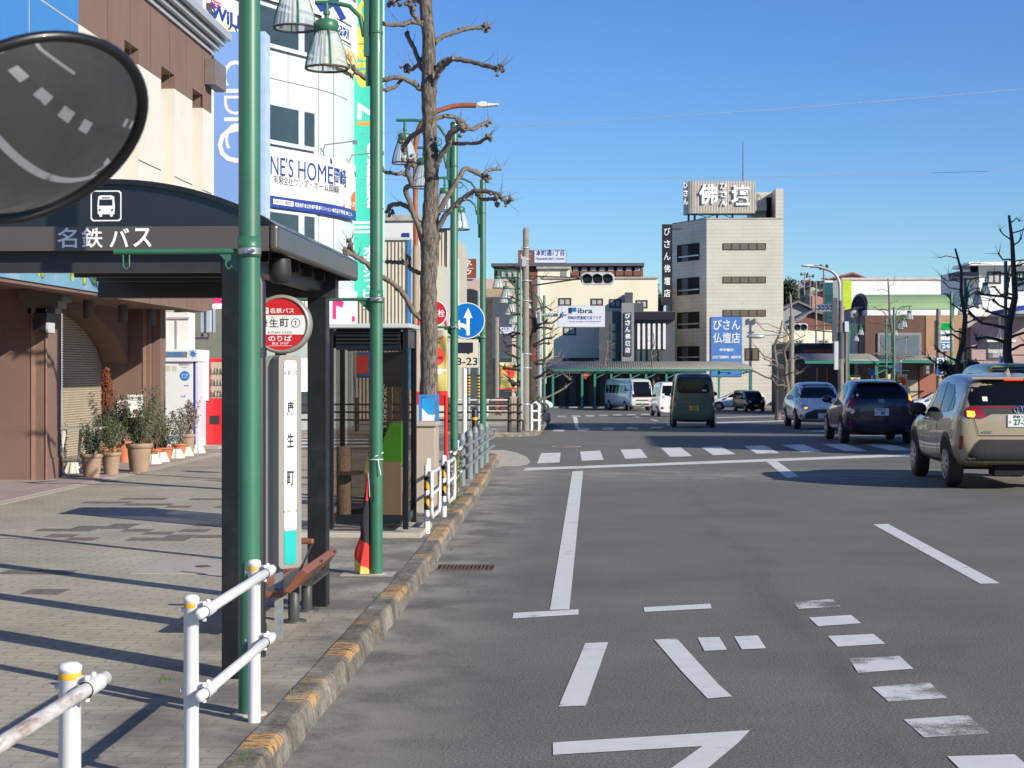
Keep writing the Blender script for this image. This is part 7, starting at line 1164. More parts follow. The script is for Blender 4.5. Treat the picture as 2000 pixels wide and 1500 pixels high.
t = wthing('pedestrian_signal', 'dark pedestrian signal head in front of the brick wall', 'traffic light', tuple(W(1812,722,68))); add_box(t, 'housing', 1806, 1817, 713, 732, 68, 'dark_grey', .2, 0); add_box(t, 'lens', 1808.5, 1815, 715, 721.5, 68, 'grey_slab', .01, .01); add_box(t, 'lens', 1808.5, 1815, 723.5, 730, 68, 'grey_slab', .01, .01); t = wthing('galvanised_pole', 'plain galvanised pole beside the parking sign', 'pole', (W(1846,0,66).x,66,gz(66))); build('shaft', MB().cyl((W(1846,0,66).x,66,gz(66)), W(1846,691,66), .07, 10), 'galv', t); build('cap', MB().lathe([(.001,.1),(.08,.08),(.08,0)], W(1846,691,66), 10), 'dark_grey', t)
t = wthing('meter_cabinet', 'small white cabinet on a white pole by the thin bare tree', 'cabinet', tuple(W(1753,720,78))); add_box(t, 'body', 1748, 1756, 708, 727, 78, 'white_sign', .2, 0); build('pole', MB().cyl((W(1759,0,78).x,78,gz(78)), W(1759,704,78), .05, 8), 'white_paint', t)
t = wthing('info_board', 'slim white and blue information board before the pink house', 'sign', (W(1956,0,60).x,60,gz(60))); add_box(t, 'board', 1952, 1960, 695, 716, 60, 'white_sign', .1, 0); add_box(t, 'blue_part', 1955, 1959.5, 700, 706, 60, 'blue_sign', .01, .01)
t = wthing('round_sign', 'small round blue sign on a white post behind the purple car', 'traffic sign', tuple(W(1703,728,60))); build('disc', MB().disc(W(1703,728,60), .11, (0,-1,0), 24, .02), 'blue_sign', t); build('post', MB().cyl(W(1703.5,760,60), W(1703.5,733,60), .025, 8), 'white_paint', t)
# bare trees
def ptree(px, pyt, Y, r0, lab, **k): q = W(px,0,Y); return pollard((q.x,Y,gz(Y)), W(0,pyt,Y).z-gz(Y), r0, lab, **k)
ptree(1977, 428, 48, .17, 'tallest black bare tree at the right edge above the beige car', seed=3, n=16, reach=1.3, lean=-.6, z0f=.38); ptree(1874, 492, 56, .14, 'black bare tree between the convenience store sign and the pink house', seed=5, n=14, reach=1.25, lean=.35, z0f=.35)
ptree(1743, 548, 80, .13, 'thin pale bare tree before the framed shop window', seed=8, n=13, reach=1.3, m='bark_branch', z0f=.28); ptree(1519, 628, 78, .15, 'bare pollarded tree against the right edge of the tower', seed=11, n=14, reach=1.7, m='bark_branch', z0f=.3); ptree(1537, 640, 70, .13, 'twisted bare tree beside the steel lamp column', seed=14, n=10, reach=1.2, m='bark_branch', z0f=.3)
ptree(1184, 655, 142, .14, 'small bare tree before the grey showroom side block', seed=21, n=11, reach=1.1, m='bark_branch', z0f=.4); ptree(1276, 652, 142, .15, 'small bare tree before the showroom slats', seed=23, n=10, reach=1.0, m='bark_branch', z0f=.4)
ptree(1041, 520, 47.8, .15, 'black stubby street tree immediately behind the concrete utility pole', seed=31, n=30, reach=1.0, z0f=.25); ptree(1049, 570, 58, .12, 'bare knobbly tree behind the library sign mast', seed=33, n=22, reach=1.15, m='bark_branch', z0f=.2)
# climbing tangle at the far corner
mb = MB()
for _ in range(900): q = W(1048,815,48)+V((random.gauss(0,.09), random.gauss(0,.2), random.uniform(-.35,.6))); d = V((random.uniform(-1,1), random.uniform(-1,1), random.uniform(-1,1)))*.03; e_ = d.orthogonal().normalized()*.018; mb.add([q-d, q+e_, q+d, q-e_], [(0,1,2,3)])
tag(build('climbing_plant', mb, 'leaf_dark', fixn=False), 'dark leafy tangle at the foot of the black street tree', 'plant')
# modern grey block and rust lamp arm behind the plane tree
Yc = 33; P_, R_ = dens([W(a,b,Yc) for a, b in ((812,480),(811,330),(813,270),(825,238),(850,219),(890,207),(930,206))], [.05]*7, 4); t = wthing('street_lamp', 'rusty curved arm street lamp with a white head behind the plane tree', 'street lamp', (W(811,0,Yc).x,Yc,SW)); build('arm', MB().tube(P_, .05, 10), mat('rust_paint', (.32,.09,.045), .6, var=.25, scale=8, dirt=(.4,.3,.2)), t); build('shaft', MB().cyl((W(812,0,Yc).x,Yc,SW), W(812,480,Yc), .085, 12, .06), mat('tan_pole', (.32,.26,.19), .7, var=.1), t)
e = W(945,203,Yc); build('head', MB().prism([(-.14,-.03),(-.03,-.05),(.28,-.02),(.29,.01),(.06,.02),(.04,.05),(-.04,.06),(-.10,.035),(-.14,.03)], e, X_, Z_, (0,.18,0)), 'white_cap', t, bevel=.01)
# overhead wires
for (x0, y0_, x1, y1_, Ya, Yb, lab) in ((700,262,2060,168,40,46,'upper thin overhead wire crossing the sky'),(690,350,2060,330,44,60,'lower thin overhead wire crossing the sky')):
    a, b = W(x0,y0_,Ya), W(x1,y1_,Yb); n = 24; mb = MB().tube([a.lerp(b, i/n)-Z_*(.35*4*(i/n)*(1-i/n)*.3) for i in range(n+1)], .007, 5); tag(build('overhead_wire', mb, 'galv'), lab, 'wire', 'overhead wires')
# buildings beside the road outside the view that shade the crossing
def off_block(lab, x0, y0_, x1, y1_, h): t = wthing('office_block', lab, 'building', ((x0+x1)/2,y0_,0)); build('wall', MB().box(x0,y0_,0,x1,y1_,h), 'grey_slab', t); build('parapet', MB().box(x0-.1,y0_-.1,h,x1+.1,y1_+.1,h+.3), 'concrete', t)
# ---------------- vehicles ----------------
def carpaint(name, col, metal=.3):
    m = bpy.data.materials.new(name); nt, bs = nodes(m); MATS[name] = m; bs.inputs['Base Color'].default_value = (*col,1); bs.inputs['Metallic'].default_value = metal; bs.inputs['Roughness'].default_value = .32
    bs.inputs['Coat Weight'].default_value = .9; bs.inputs['Coat Roughness'].default_value = .03; co = obj_coord(nt); n1 = noise(nt, co, 3, 5); r = ramp(nt, n1, [(.3, (.26,)*3), (.7, (.42,)*3)]); L(nt, r, bs.inputs['Roughness']); return m
carpaint('paint_beige', (.39,.32,.225), .15); carpaint('paint_purple', (.014,.006,.03), .0); carpaint('paint_white', (.72,.73,.74), 0); carpaint('paint_olive', (.075,.10,.065), .2); carpaint('paint_maroon', (.03,.012,.016), .3); carpaint('paint_silver', (.62,.62,.62), .15); carpaint('paint_lime', (.30,.33,.08), .1); carpaint('paint_dark', (.02,.025,.03), .3)
mat('tyre', (.018,.018,.019), .75, var=.2, scale=20); mat('alloy', (.42,.43,.45), .3, .8); mat('plastic_black', (.028,.029,.031), .55, var=.15, scale=20); mat('car_glass', (.006,.007,.009), .05, var=0, spec=.28); mat('tail_red', (.28,.008,.01), .15, coat=1); mat('lamp_clear', (.45,.48,.50), .1, .3, coat=1)
mat('chrome', (.7,.7,.72), .12, 1, var=0); mat('plate_white', (.72,.74,.73), .4, var=.02); mat('plate_yellow', (.68,.50,.03), .4, var=.03); mat('plate_green_text', (.01,.10,.05), .5)
def emis(name, col, s):
    m = bpy.data.materials.new(name); nt, bs = nodes(m); MATS[name] = m; bs.inputs['Base Color'].default_value = (*col,1); bs.inputs['Emission Color'].default_value = (*col,1); bs.inputs['Emission Strength'].default_value = s
emis('lamp_amber', (1,.35,.03), 2.2); emis('lamp_red', (1,.04,.02), 2.0); emis('lamp_warm', (1,.75,.45), 1.6)
class Car:
    def __init__(s, name, label, cat, loc, rz, st, paint, group=None, sub=2):
        s.t = thing(name, label, cat, loc, rz, group); mb = MB(); rows = []
        for (y, zb, wl, wm, be, wb, wr, zr) in st:
            h = [(0,zb), (wl*.78,zb), (wl,zb+.07), (wm,zb+(be-zb)*.45), (wm*.99,be-.09), (wb,be), (wb+(wr-wb)*.5, be+(zr-be)*.5), (wr, zr-.055), (wr*.78,zr), (0,zr+.012)]
            rows.append([(x,y,z) for x, z in h]+[(-x,y,z) for x, z in h[-2:0:-1]])
        n = len(rows[0]); m = len(rows); mb.add([p for r in rows for p in r], [(i*n+k, i*n+(k+1) % n, (i+1)*n+(k+1) % n, (i+1)*n+k) for i in range(m-1) for k in range(n)]+[tuple(range(n)), tuple(range((m-1)*n, m*n))[::-1]], True)
        tmp = build('tmp', mb, paint); md = tmp.modifiers.new('s', 'SUBSURF'); md.levels = sub; md.render_levels = sub
        me = bpy.data.meshes.new_from_object(tmp.evaluated_get(bpy.context.evaluated_depsgraph_get())); bpy.data.objects.remove(tmp); me.name = 'body'; me.polygons.foreach_set('use_smooth', [True]*len(me.polygons))
        s.b = bpy.data.objects.new('body', me); COL.objects.link(s.b); s.b.parent = s.t
        s.bvh = BVHTree.FromPolygons([v.co.copy() for v in me.vertices], [tuple(p.vertices) for p in me.polygons])
    def decal(s, name, poly, ax, m, off=.006, step=.07, parent=None, mirror=False, smooth=True):
        if mirror: s.decal(name, [(-a, b) for a, b in poly] if ax in '-y+y' and ax[1] == 'y' else poly, ax if ax[1] == 'y' else ('+x' if ax == '-x' else '-x'), m, off, step, parent)
        pts = []; N = len(poly)
        for i in range(N):
            a, b = V(poly[i]), V(poly[(i+1) % N]); k = max(1, int((b-a).length/step)); pts += [a+(b-a)*j/k for j in range(k)]
        nb = len(pts); x0, x1 = min(p.x for p in pts), max(p.x for p in pts); y0, y1 = min(p.y for p in pts), max(p.y for p in pts)
        def inside(q):
            c = False
            for i in range(N):
                a, b = poly[i], poly[(i+1) % N]
                if (a[1] > q[1]) != (b[1] > q[1]) and q[0] < (b[0]-a[0])*(q[1]-a[1])/(b[1]-a[1])+a[0]: c = not c
            return c
        gx = x0+step*.5
        while gx < x1:
            gy = y0+step*.5
            while gy < y1:
                if inside((gx,gy)) and min((p-V((gx,gy))).length for p in pts[:nb]) > step*.35: pts.append(V((gx,gy)))
                gy += step
            gx += step
        vs2, _, fs, *_r = geometry.delaunay_2d_cdt(pts, [(i, (i+1) % nb) for i in range(nb)], [tuple(range(nb))], 1, 1e-5)
        sgn = -1 if ax[0] == '-' else 1; d = V((-sgn,0,0)) if ax[1] == 'x' else V((0,-sgn,0)); out, ok = [], []
        for p in vs2:
            o = V((sgn*8, p.x, p.y)) if ax[1] == 'x' else V((p.x, sgn*12, p.y)); loc, nr, *_ = s.bvh.ray_cast(o, d)
            ok.append(loc is not None); out.append((loc-d*off) if loc is not None else V((0,0,0)))
        mb = MB().add(out, [f for f in fs if all(ok[i] for i in f)], smooth)
        if mb.f: return build(name, mb, m, parent or s.t)
    def wheels(s, hw, y0, y1, r=.32, w=.20, spokes=10, well=True, wellr=1.16, hub='alloy', arch=None):
        for y in (y0, y1):
            if well:
                for ax in ('-x','+x'):
                    if arch: s.decal('arch_trim', [(y+r*1.34*cos(a_*pi/18-.25), r+r*1.34*sin(a_*pi/18-.25)) for a_ in range(0,21)]+[(y-r*1.1,.2),(y+r*1.1,.2)][:0], ax, arch, .010)
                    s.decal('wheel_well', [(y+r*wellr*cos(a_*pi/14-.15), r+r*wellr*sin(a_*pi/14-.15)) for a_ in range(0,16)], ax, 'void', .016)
            for sg in (-1, 1):
                x = sg*hw; wh = build('wheel', MB().lathe([(.01,-w/2),(r*.62,-w/2),(r*.66,-w/2),(r*.93,-w/2*.98),(r,-w/2*.75),(r,w/2*.75),(r*.93,w/2*.98),(r*.66,w/2),(r*.62,w/2)], (x-sg*w/2,y,r), 36, 'x'), 'tyre', s.t)
                q = MB().lathe([(r*.66,0),(r*.60,.0),(r*.57,-sg*.04),(.01,-sg*.045)], (x+sg*.006,y,r), 30, 'x'); build('rim_back', q, 'plastic_black', wh); q = MB()
                for k in range(spokes): a = 2*pi*k/spokes; q.bar((x+sg*.003,y+r*.10*cos(a),r+r*.10*sin(a)), (x+sg*.003,y+r*.62*cos(a),r+r*.62*sin(a)), .045 if spokes < 12 else .03, .018, (1,0,0))
                q.lathe([(.01,sg*.012),(r*.14,sg*.012),(r*.14,-sg*.01)], (x,y,r), 16, 'x').lathe([(r*.66,.0),(r*.66,sg*.008),(r*.60,sg*.008),(r*.58,-sg*.01)], (x,y,r), 30, 'x'); build('rim', q, hub, wh)
    def plate(s, z, txt, y=-1, w=.33, m='plate_white', top='岡崎 330', lm='plate_green_text', x=0, pre='ゆ', parent=None):
        loc, nr, *_ = s.bvh.ray_cast(V((x,y*12,z)), V((0,-y,0))); yy = loc.y+y*.012; p = build('number_plate', MB().box(x-w/2,yy-.006,z-w/4,x+w/2,yy+.006,z+w/4), m, s.t, bevel=.004); mb = MB(); u = X_ if y < 0 else -X_; q = yy+y*.0085
        text(mb, top, (x,q,z+w*.155), u, Z_, w*.13, w*.55, .01); text(mb, txt, (x-y*-.0+(.03 if y < 0 else -.03),q,z-w*.06), u, Z_, w*.24, w*.70 if len(txt) > 3 else None, .03); text(mb, pre, (x-(w*.40)*(1 if y < 0 else -1),q,z-w*.06), u, Z_, w*.10, None, .01); build('lettering', mb, lm, p)
    def mirror(s, x, y, z, m='plastic_black', sz=1, arm=.1):
        for sg in (-1,1): mb = MB().blob((sg*(x+arm),y,z), .11*sz, .0, 2, (1.15,.55,.78)); mb.tube([(sg*(x-.04),y+.05,z-.09),(sg*(x+arm*.8),y,z-.05)], .025, 6); build('door_mirror', mb, m, s.t)
def emblem(c, z, y=-1, w=.12):
    loc, *_ = c.bvh.ray_cast(V((0,y*12,z)), V((0,-y,0))); yy = loc.y+y*.02; mb = MB(); 
    for a_, b_ in ((1,.66),(.42,.62)): mb.tube([(w/2*a_*cos(k*pi/10),yy,z+w/2*b_*sin(k*pi/10)) for k in range(21)], .006, 5)
    mb.tube([(w*.36*cos(k*pi/10),yy,z+w*.2+w*.1*sin(k*pi/10)) for k in range(21)], .005, 5); build('emblem', mb, 'chrome', c.t)

# beige compact SUV (seen from behind)
S = 1.035
st = [(-2.11,.50,.50,.64,1.0,.58,.44,1.08),(-2.08,.40,.72,.81,1.06,.74,.60,1.17),(-1.99,.36,.80,.875,1.09,.81,.67,1.28),(-1.84,.33,.83,.885,1.08,.83,.67,1.46),(-1.66,.30,.84,.885,1.03,.835,.64,1.54),(-1.35,.27,.85,.885,1.02,.835,.64,1.575),(-.7,.26,.85,.875,1.0,.83,.66,1.60),(0,.26,.85,.87,.98,.82,.66,1.60),(.45,.26,.85,.875,.97,.82,.64,1.52),(.95,.27,.85,.88,.98,.80,.62,1.20),(1.2,.28,.85,.885,.97,.78,.62,1.03),(1.75,.30,.82,.86,.90,.74,.55,.97),(1.98,.34,.72,.78,.82,.66,.48,.86),(2.08,.42,.55,.62,.72,.5,.4,.76)]
c = Car('compact_suv', 'beige compact SUV with lit brake light stopped at the right of the road', 'car', (6.33,27.25,0), R(-.6), st, 'paint_beige'); c.t.scale = (S,S,1.08)
c.decal('rear_window', [(-.68,1.16),(.68,1.16),(.69,1.26),(.59,1.48),(.45,1.50),(-.45,1.50),(-.59,1.48),(-.69,1.26)], '-y', 'car_glass'); c.decal('garnish', [(-.62,1.0),(-.48,1.0),(-.38,1.05),(.38,1.05),(.48,1.0),(.62,1.0),(.68,1.16),(-.68,1.16)], '-y', 'plastic_black', .009)
c.decal('light_bar', [(-.62,1.125),(.62,1.125),(.62,1.145),(-.62,1.145)], '-y', 'tail_red', .013); c.decal('tail_lamp', [(-.83,1.05),(-.70,.99),(-.52,.985),(-.46,1.02),(-.52,1.09),(-.60,1.14),(-.80,1.15),(-.85,1.12)], '-y', 'tail_red', .014, mirror=True); c.decal('turn_lamp', [(-.73,1.01),(-.64,1.00),(-.62,1.03),(-.63,1.085),(-.73,1.09)], '-y', 'lamp_amber', .02)
c.decal('rear_bumper', [(-.80,.30),(-.78,.36),(-.62,.64),(-.55,.70),(.55,.70),(.62,.64),(.78,.36),(.80,.30),(.6,.30),(-.6,.30)], '-y', 'plastic_black', .010); c.decal('hatch_line', [(-.56,.75),(.56,.75),(.56,.758),(-.56,.758)], '-y', 'void', .012, .05); c.decal('hatch_line', [(-.64,.98),(-.632,.98),(-.565,.752),(-.573,.752)], '-y', 'void', .012, .05, mirror=True)
c.decal('reflector', [(-.83,.56),(-.79,.56),(-.785,.74),(-.825,.75)], '-y', 'tail_red', .014, .04, mirror=True); c.decal('brake_lamp', [(-.13,1.50),(.13,1.50),(.13,1.522),(-.13,1.522)], '-y', 'lamp_red', .02, .05)
for nm, po in (('side_window', [(-1.22,1.06),(-.62,1.04),(-.62,1.46),(-1.0,1.44),(-1.25,1.33)]), ('side_window', [(-.56,1.04),(.68,1.02),(.55,1.17),(.25,1.40),(-.0,1.47),(-.56,1.475)]), ('quarter_window', [(-1.52,1.10),(-1.30,1.07),(-1.32,1.30),(-1.45,1.20)])): c.decal(nm, po, '-x', 'car_glass', mirror=True)
c.decal('side_cladding', [(-1.72,.26),(1.75,.26),(1.75,.36),(-1.72,.36)], '-x', 'plastic_black', .009, mirror=True); c.decal('door_line', [(-.60,.36),(-.586,.36),(-.586,1.03),(-.60,1.03)], '-x', 'void', .007, .05, mirror=True); c.decal('door_line', [(.45,.36),(.464,.36),(.504,1.0),(.49,1.0)], '-x', 'void', .007, .05, mirror=True)
c.wheels(.875, -1.28, 1.28, .335, .205, 10, arch='plastic_black'); c.plate(.955, '27-27', w=.34); emblem(c, 1.105, w=.16); c.mirror(.86, .58, 1.06, 'plastic_black', 1.15, .08)
build('door_handle', MB().cyl((-.885,-.45,.93), (-.885,-.28,.935), .018, 8), 'paint_beige', c.t); build('door_handle', MB().cyl((-.885,.15,.92), (-.885,.32,.92), .018, 8), 'paint_beige', c.t); build('roof_fin', MB().add([(-.03,-1.45,1.57),(.03,-1.45,1.57),(0,-1.15,1.595),(0,-1.42,1.68)], [(0,1,2),(0,3,1),(1,3,2),(2,3,0)]), 'paint_beige', c.t); build('wiper', MB().tube([(.05,-2.02,1.12),(-.2,-2.035,1.17),(-.45,-2.02,1.15)], .010, 6), 'plastic_black', c.t)
build('spoiler', MB().prism([(-.62,0),(.62,0),(.58,.16),(-.58,.16)], (0,-1.84,1.515), X_, Y_, (0,0,.03)), 'paint_beige', c.t, bevel=.012); build('rear_axle', MB().cyl((-.7,-1.28,.3), (.7,-1.28,.3), .05, 8).box(-.3,-1.9,.2,.2,-1.5,.36), 'void', c.t); c.decal('badge', [(-.52,.79),(-.38,.79),(-.38,.815),(-.52,.815)], '-y', 'chrome', .014, .05)
c.decal('sticker', [(-.50,1.22),(-.43,1.22),(-.43,1.28),(-.50,1.28)], '-y', 'white_sign', .013, .03)
# purple hatchback from behind
st2 = [(-1.99,.46,.50,.60,.86,.52,.40,.92),(-1.96,.34,.68,.76,.94,.68,.52,1.02),(-1.87,.28,.78,.83,1.0,.74,.60,1.14),(-1.72,.25,.80,.845,1.01,.77,.60,1.30),(-1.52,.22,.81,.848,1.0,.78,.58,1.41),(-1.2,.20,.82,.848,.98,.78,.58,1.455),(-.6,.19,.82,.845,.95,.78,.60,1.48),(0,.19,.82,.845,.92,.77,.60,1.475),(.5,.19,.82,.845,.90,.76,.58,1.36),(1.0,.20,.82,.845,.89,.74,.58,1.06),(1.3,.22,.80,.83,.88,.70,.56,.94),(1.7,.24,.76,.80,.78,.66,.48,.82),(1.92,.28,.66,.71,.66,.58,.4,.70),(2.0,.34,.5,.55,.56,.46,.34,.60)]
c = Car('hatchback', 'dark purple hatchback with a flashing right rear indicator ahead of the beige SUV', 'car', (6.93,42.3,0), R(-.5), st2, 'paint_purple'); c.t.scale = (1.02,1.02,1.04)
c.decal('rear_window', [(-.60,1.06),(.60,1.06),(.56,1.34),(.50,1.375),(-.50,1.375),(-.56,1.34)], '-y', 'car_glass'); c.decal('tail_lamp', [(-.82,.80),(-.66,.74),(-.58,.86),(-.62,1.05),(-.66,1.22),(-.74,1.12),(-.82,.95)], '-y', 'tail_red', .012, mirror=True); c.decal('clear_lamp', [(-.80,.78),(-.66,.70),(-.61,.77),(-.67,.82),(-.80,.86)], '-y', 'lamp_clear', .016, .05, mirror=True); c.decal('turn_lamp', [(.64,1.04),(.70,1.0),(.74,1.08),(.67,1.18)], '-y', 'lamp_amber', .022, .04)
c.decal('bumper_lower', [(-.74,.24),(-.64,.40),(.64,.40),(.74,.24),(.5,.18),(-.5,.18)], '-y', 'plastic_black', .010); c.decal('reflector', [(-.72,.40),(-.69,.39),(-.69,.52),(-.73,.54)], '-y', 'tail_red', .012, .04, mirror=True); c.decal('sticker', [(-.56,1.11),(-.51,1.11),(-.51,1.16),(-.56,1.16)], '-y', 'white_sign', .013, .03)
for po in ([(-1.15,1.02),(-.30,1.0),(-.30,1.36),(-.9,1.34),(-1.2,1.2)], [(-.24,1.0),(.85,.97),(.4,1.25),(.1,1.345),(-.24,1.365)]): c.decal('side_window', po, '-x', 'car_glass', mirror=True)
c.wheels(.845, -1.20, 1.35, .31, .19, 9); c.plate(.75, '80', w=.33, pre='·'); emblem(c, 1.00, w=.12); c.mirror(.83, .66, 1.0, 'paint_purple', 1.05, .08); build('spoiler', MB().prism([(-.56,0),(.56,0),(.5,.2),(-.5,.2)], (0,-1.66,1.40), X_, Y_, (0,0,.03)), 'paint_purple', c.t, bevel=.012); build('antenna', MB().cyl((0,-1.1,1.46), (0,-1.2,1.60), .008, 6), 'plastic_black', c.t); build('axle', MB().cyl((-.7,-1.2,.28), (.7,-1.2,.28), .05, 8), 'void', c.t)
# white hatchback facing the viewer
c = Car('hatchback', 'white hatchback with its right indicator on facing the viewer', 'car', (7.65,57.6,gz(57)+.02), pi, st2, 'paint_white'); c.t.scale = (1.02,1.02,1.04)
c.decal('windscreen', [(-.68,.98),(.68,.98),(.56,1.38),(.4,1.41),(-.4,1.41),(-.56,1.38)], '+y', 'car_glass'); c.decal('grille', [(-.26,.64),(.26,.64),(.54,.52),(.66,.36),(.56,.24),(-.56,.24),(-.66,.36),(-.54,.52)], '+y', 'plastic_black', .010); c.decal('headlamp', [(.42,.72),(.50,.66),(.64,.64),(.72,.72),(.74,.82),(.62,.80)], '+y', 'lamp_clear', .010, mirror=True); c.decal('turn_lamp', [(.46,.70),(.52,.665),(.60,.66),(.57,.70)], '+y', 'lamp_amber', .018, .04); c.decal('fog_recess', [(.60,.36),(.70,.36),(.73,.52),(.66,.44)], '+y', 'plastic_black', .010, mirror=True)
for po in ([(-1.15,1.02),(-.30,1.0),(-.30,1.36),(-.9,1.34),(-1.2,1.2)], [(-.24,1.0),(.85,.97),(.4,1.25),(.1,1.345),(-.24,1.365)]): c.decal('side_window', po, '-x', 'car_glass', mirror=True)
c.wheels(.845, -1.20, 1.35, .31, .19, 9); c.plate(.44, '8', 1, .33); c.mirror(.83, .70, 1.0, 'paint_white', 1.0, .08); emblem(c, .70, 1, .13)
# kei vans
stv = [(-1.70,.30,.62,.68,.92,.66,.52,1.70),(-1.685,.26,.68,.72,.95,.70,.58,1.80),(-1.62,.22,.70,.735,.98,.725,.62,1.86),(-1.3,.20,.71,.738,1.0,.73,.63,1.89),(-.4,.19,.71,.738,1.0,.73,.64,1.90),(.6,.19,.71,.738,1.0,.73,.64,1.87),(1.0,.19,.71,.738,.98,.72,.62,1.75),(1.4,.2,.70,.735,.95,.70,.60,1.22),(1.58,.22,.68,.72,.88,.66,.55,1.02),(1.68,.28,.60,.66,.78,.56,.45,.88),(1.70,.34,.5,.55,.7,.5,.4,.78)]
def kei(lab, loc, rz, paint, rear=True, **k):
    c = Car('kei_van', lab, 'van', loc, rz, stv, paint); c.t.scale = (1.0,1,1.01)
    for po in ([(-1.45,1.12),(-.55,1.10),(-.55,1.62),(-1.42,1.62)], [(-.45,1.10),(.95,1.06),(.6,1.58),(-.45,1.62)]): c.decal('side_window', po, '-x', 'car_glass', mirror=True)
    c.wheels(.735, -1.12, 1.2, .285, .16, 8); c.mirror(.74, .9, 1.15, 'plastic_black', .95, .1); return c
c = kei('olive green kei van with a big dark tailgate window and yellow plate', (3.66,60.3,gz(60)), R(-1.0), 'paint_olive'); c.decal('rear_window', [(-.52,1.24),(-.40,1.20),(.40,1.20),(.52,1.24),(.57,1.36),(.58,1.66),(.50,1.75),(-.50,1.75),(-.58,1.66),(-.57,1.36)], '-y', 'car_glass'); c.decal('tail_lamp', [(-.69,.88),(-.635,.88),(-.63,1.18),(-.68,1.19)], '-y', 'tail_red', .012, mirror=True); c.decal('reverse_lamp', [(-.685,.78),(-.64,.78),(-.64,.87),(-.69,.87)], '-y', 'lamp_clear', .014, .04, mirror=True)
c.decal('tailgate_line', [(-.62,.80),(.62,.80),(.62,.81),(-.62,.81)], '-y', 'void', .010, .05); c.decal('bumper_lower', [(-.6,.24),(.6,.24),(.6,.30),(-.6,.30)], '-y', 'plastic_black', .010); c.plate(.70, '535', w=.33, m='plate_yellow', lm='black_letter', pre='·'); build('brake_lamp', MB().box(-.18,-1.70,1.79,.18,-1.66,1.82), 'plastic_black', c.t); c.decal('sticker', [(.28,1.28),(.44,1.28),(.44,1.32),(.28,1.32)], '-y', 'white_sign', .012, .04)
q = W(1297,0,92); c = kei('white kei delivery van with a small dark emblem ahead of the olive van', (q.x+.25,93.5,gz(93)), R(6), 'paint_white'); c.decal('rear_window', [(-.55,1.28),(.55,1.28),(.52,1.70),(-.52,1.70)], '-y', 'car_glass'); c.decal('tail_lamp', [(-.62,.44),(-.46,.44),(-.46,.56),(-.62,.56)], '-y', 'tail_red', .012, .05, mirror=True); c.plate(.54, '', w=.33, m='plate_yellow', lm='black_letter', pre='·', top='岡崎'); c.decal('emblem_mark', [(-.56,1.16),(-.50,1.08),(-.52,1.0),(-.48,1.0),(-.48,1.08),(-.42,1.16),(-.46,1.16),(-.49,1.11),(-.52,1.16)], '-y', 'navy', .012, .03); c.decal('handle', [(-.10,.88),(.06,.88),(.06,.92),(-.10,.92)], '-y', 'void', .012, .04)
# dark kei car facing the viewer
q = W(1466,0,126); c = Car('kei_car', 'dark maroon kei car with round lamps and yellow plate coming out by the tower', 'car', (q.x,127.5,gz(127)), pi+R(14), [(y,zb,wl,wm,be-.03,wb,wr,zr*.86 if zr > 1.2 else zr*.97) for y,zb,wl,wm,be,wb,wr,zr in stv], 'paint_maroon'); c.decal('windscreen', [(-.56,1.0),(.56,1.0),(.5,1.42),(-.5,1.42)], '+y', 'car_glass')
for sg in (-1,1): loc, *_ = c.bvh.ray_cast(V((sg*.46,12,.78)), V((0,-1,0))); build('headlamp', MB().lathe([(.001,.03),(.09,.02),(.11,-.03)], (sg*.46,loc.y+.02,.78), 20, 'y'), 'lamp_clear', c.t)
c.decal('grille', [(-.4,.36),(.4,.36),(.42,.46),(-.42,.46)], '+y', 'void', .01); c.plate(.48, '', 1, .33, m='plate_yellow', lm='black_letter', top='岡崎'); c.wheels(.735, -1.12, 1.2, .285, .16, 8); c.mirror(.74, .9, 1.05, 'plastic_black', .9, .1); c.decal('side_window', [(-1.3,1.05),(.9,1.0),(.5,1.42),(-1.2,1.42)], '-x', 'car_glass', mirror=True)
# white cars seen from the side
def sidecar(lab, loc, rz, paint='paint_white', suv=False):
    c = Car('parked_car', lab, 'car', loc, rz, st2, paint); c.t.scale = (1.02,1.08,1.04)
    for po in ([(-1.15,1.02),(-.30,1.0),(-.30,1.36),(-.9,1.34),(-1.2,1.2)], [(-.24,1.0),(.85,.97),(.4,1.25),(.1,1.345),(-.24,1.365)]): c.decal('side_window', po, '-x', 'car_glass', mirror=True)
    c.decal('windscreen', [(-.68,.98),(.68,.98),(.56,1.38),(-.56,1.38)], '+y', 'car_glass'); c.decal('headlamp', [(.42,.72),(.64,.64),(.74,.82),(.62,.80)], '+y', 'plastic_black', .010, mirror=True); c.decal('grille', [(-.4,.3),(.4,.3),(.4,.5),(-.4,.5)], '+y', 'plastic_black', .01); c.decal('door_line', [(-.28,.3),(-.27,.3),(-.27,1.0),(-.28,1.0)], '-x', 'void', .007, .06, mirror=True); c.wheels(.845, -1.20, 1.35, .31, .19, 9); c.mirror(.83, .72, 1.0, paint, 1, .08); return c
q = W(1442,0,136); sidecar('white car with its nose to the west half hidden behind the dark kei car', (q.x,136,-1.45), R(80)); q = W(1842,0,99); sidecar('white car between the purple hatchback and the beige SUV', (q.x,99,gz(99)), R(86)); q = W(1020,0,121); sidecar('white car whose nose shows behind the steel sign mast', (q.x,121,gz(121)), R(-80))
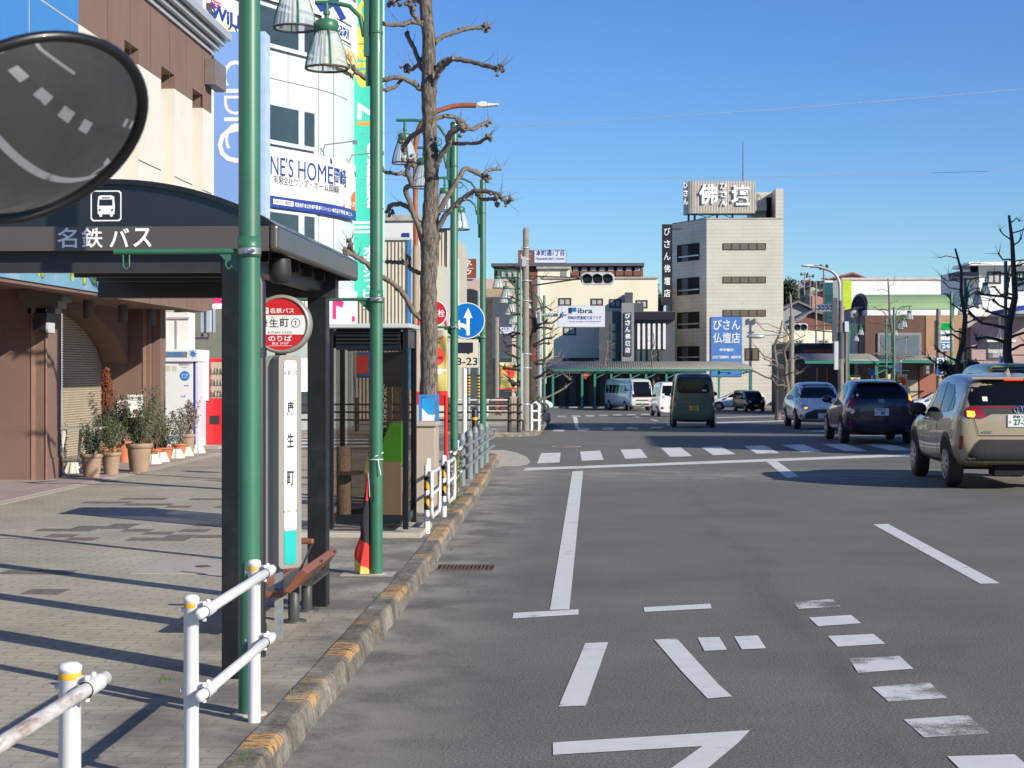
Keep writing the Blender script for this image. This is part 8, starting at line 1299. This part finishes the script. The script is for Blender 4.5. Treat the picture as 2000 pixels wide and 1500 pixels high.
# boxy kei SUV with a lime edge ahead of the beige one
c = kei('dark glassed kei wagon with lime green pillars half hidden beyond the beige SUV', (8.62,35.9,0), R(-1), 'paint_lime'); c.decal('rear_window', [(-.58,1.15),(.58,1.15),(.55,1.76),(-.55,1.76)], '-y', 'car_glass'); c.decal('roof_panel', [(-.60,1.77),(.60,1.77),(.58,1.86),(-.58,1.86)], '-y', 'paint_dark', .012); c.decal('sticker', [(-.10,1.52),(.22,1.52),(.22,1.68),(-.14,1.68)], '-y', mat('pale_sticker', (.35,.48,.45), .5), .013, .05)
# minibus
stb = [(-3.5,.5,.8,.85,1.3,.85,.7,2.3),(-3.45,.4,.92,.98,1.3,.96,.84,2.5),(-3.2,.33,.98,1.03,1.3,1.02,.88,2.56),(-1,.30,1.0,1.04,1.3,1.03,.90,2.58),(2,.30,1.0,1.04,1.3,1.03,.90,2.58),(2.9,.30,1.0,1.04,1.25,1.02,.88,2.54),(3.25,.32,.98,1.02,1.1,.98,.82,2.30),(3.42,.36,.92,.97,.98,.92,.74,1.7),(3.5,.42,.8,.86,.85,.8,.6,1.1)]
q = W(1232,0,134.5); c = Car('minibus', 'silver minibus with a wide dark windscreen and lit headlamp across the junction', 'minibus', (q.x-.1,137.6,-1.5), pi+R(17), stb, 'paint_silver'); c.decal('windscreen', [(-.92,1.12),(.92,1.12),(.90,1.7),(.78,2.32),(-.78,2.32),(-.90,1.7)], '+y', 'car_glass', step=.12)
for k in range(6): c.decal('side_window', [(-3.0+k*.92,1.38),(-2.2+k*.92,1.38),(-2.2+k*.92,2.05),(-3.0+k*.92,2.05)], '-x', 'car_glass', step=.14, mirror=True)
c.decal('headlamp', [(.5,.74),(.86,.76),(.90,.95),(.62,.92)], '+y', 'lamp_clear', .012, mirror=True); c.decal('lit_lamp', [(.66,.80),(.82,.80),(.82,.90),(.66,.90)], '+y', 'lamp_warm', .02, .06); c.decal('grille', [(-.5,.80),(.5,.80),(.5,.90),(-.5,.90)], '+y', 'plastic_black', .012); c.decal('grille', [(-.6,.48),(.6,.48),(.55,.60),(-.55,.60)], '+y', 'plastic_black', .012); c.decal('red_line', [(-.8,1.08),(.8,1.08),(.8,1.11),(-.8,1.11)], '+y', 'tail_red', .013)
c.plate(.54, '', 1, .36, m='plate_green_text', lm='white_letter', top='岡崎'); c.wheels(1.03, -2.1, 2.1, .37, .22, 8); c.mirror(1.04, 3.1, 1.7, 'plastic_black', 1.6, .14); c.decal('notice', [(.70,1.35),(.84,1.35),(.84,1.58),(.70,1.58)], '+y', 'white_sign', .014, .06)
# shade casters standing outside the picture
off_block('plain office block beyond the right edge of the road nearest the crossing', 15.9, 28.6, 27, 35.3, 8.4); off_block('taller office block beyond the right edge past the plain one', 20.5, 38, 29, 51.5, 13.5)
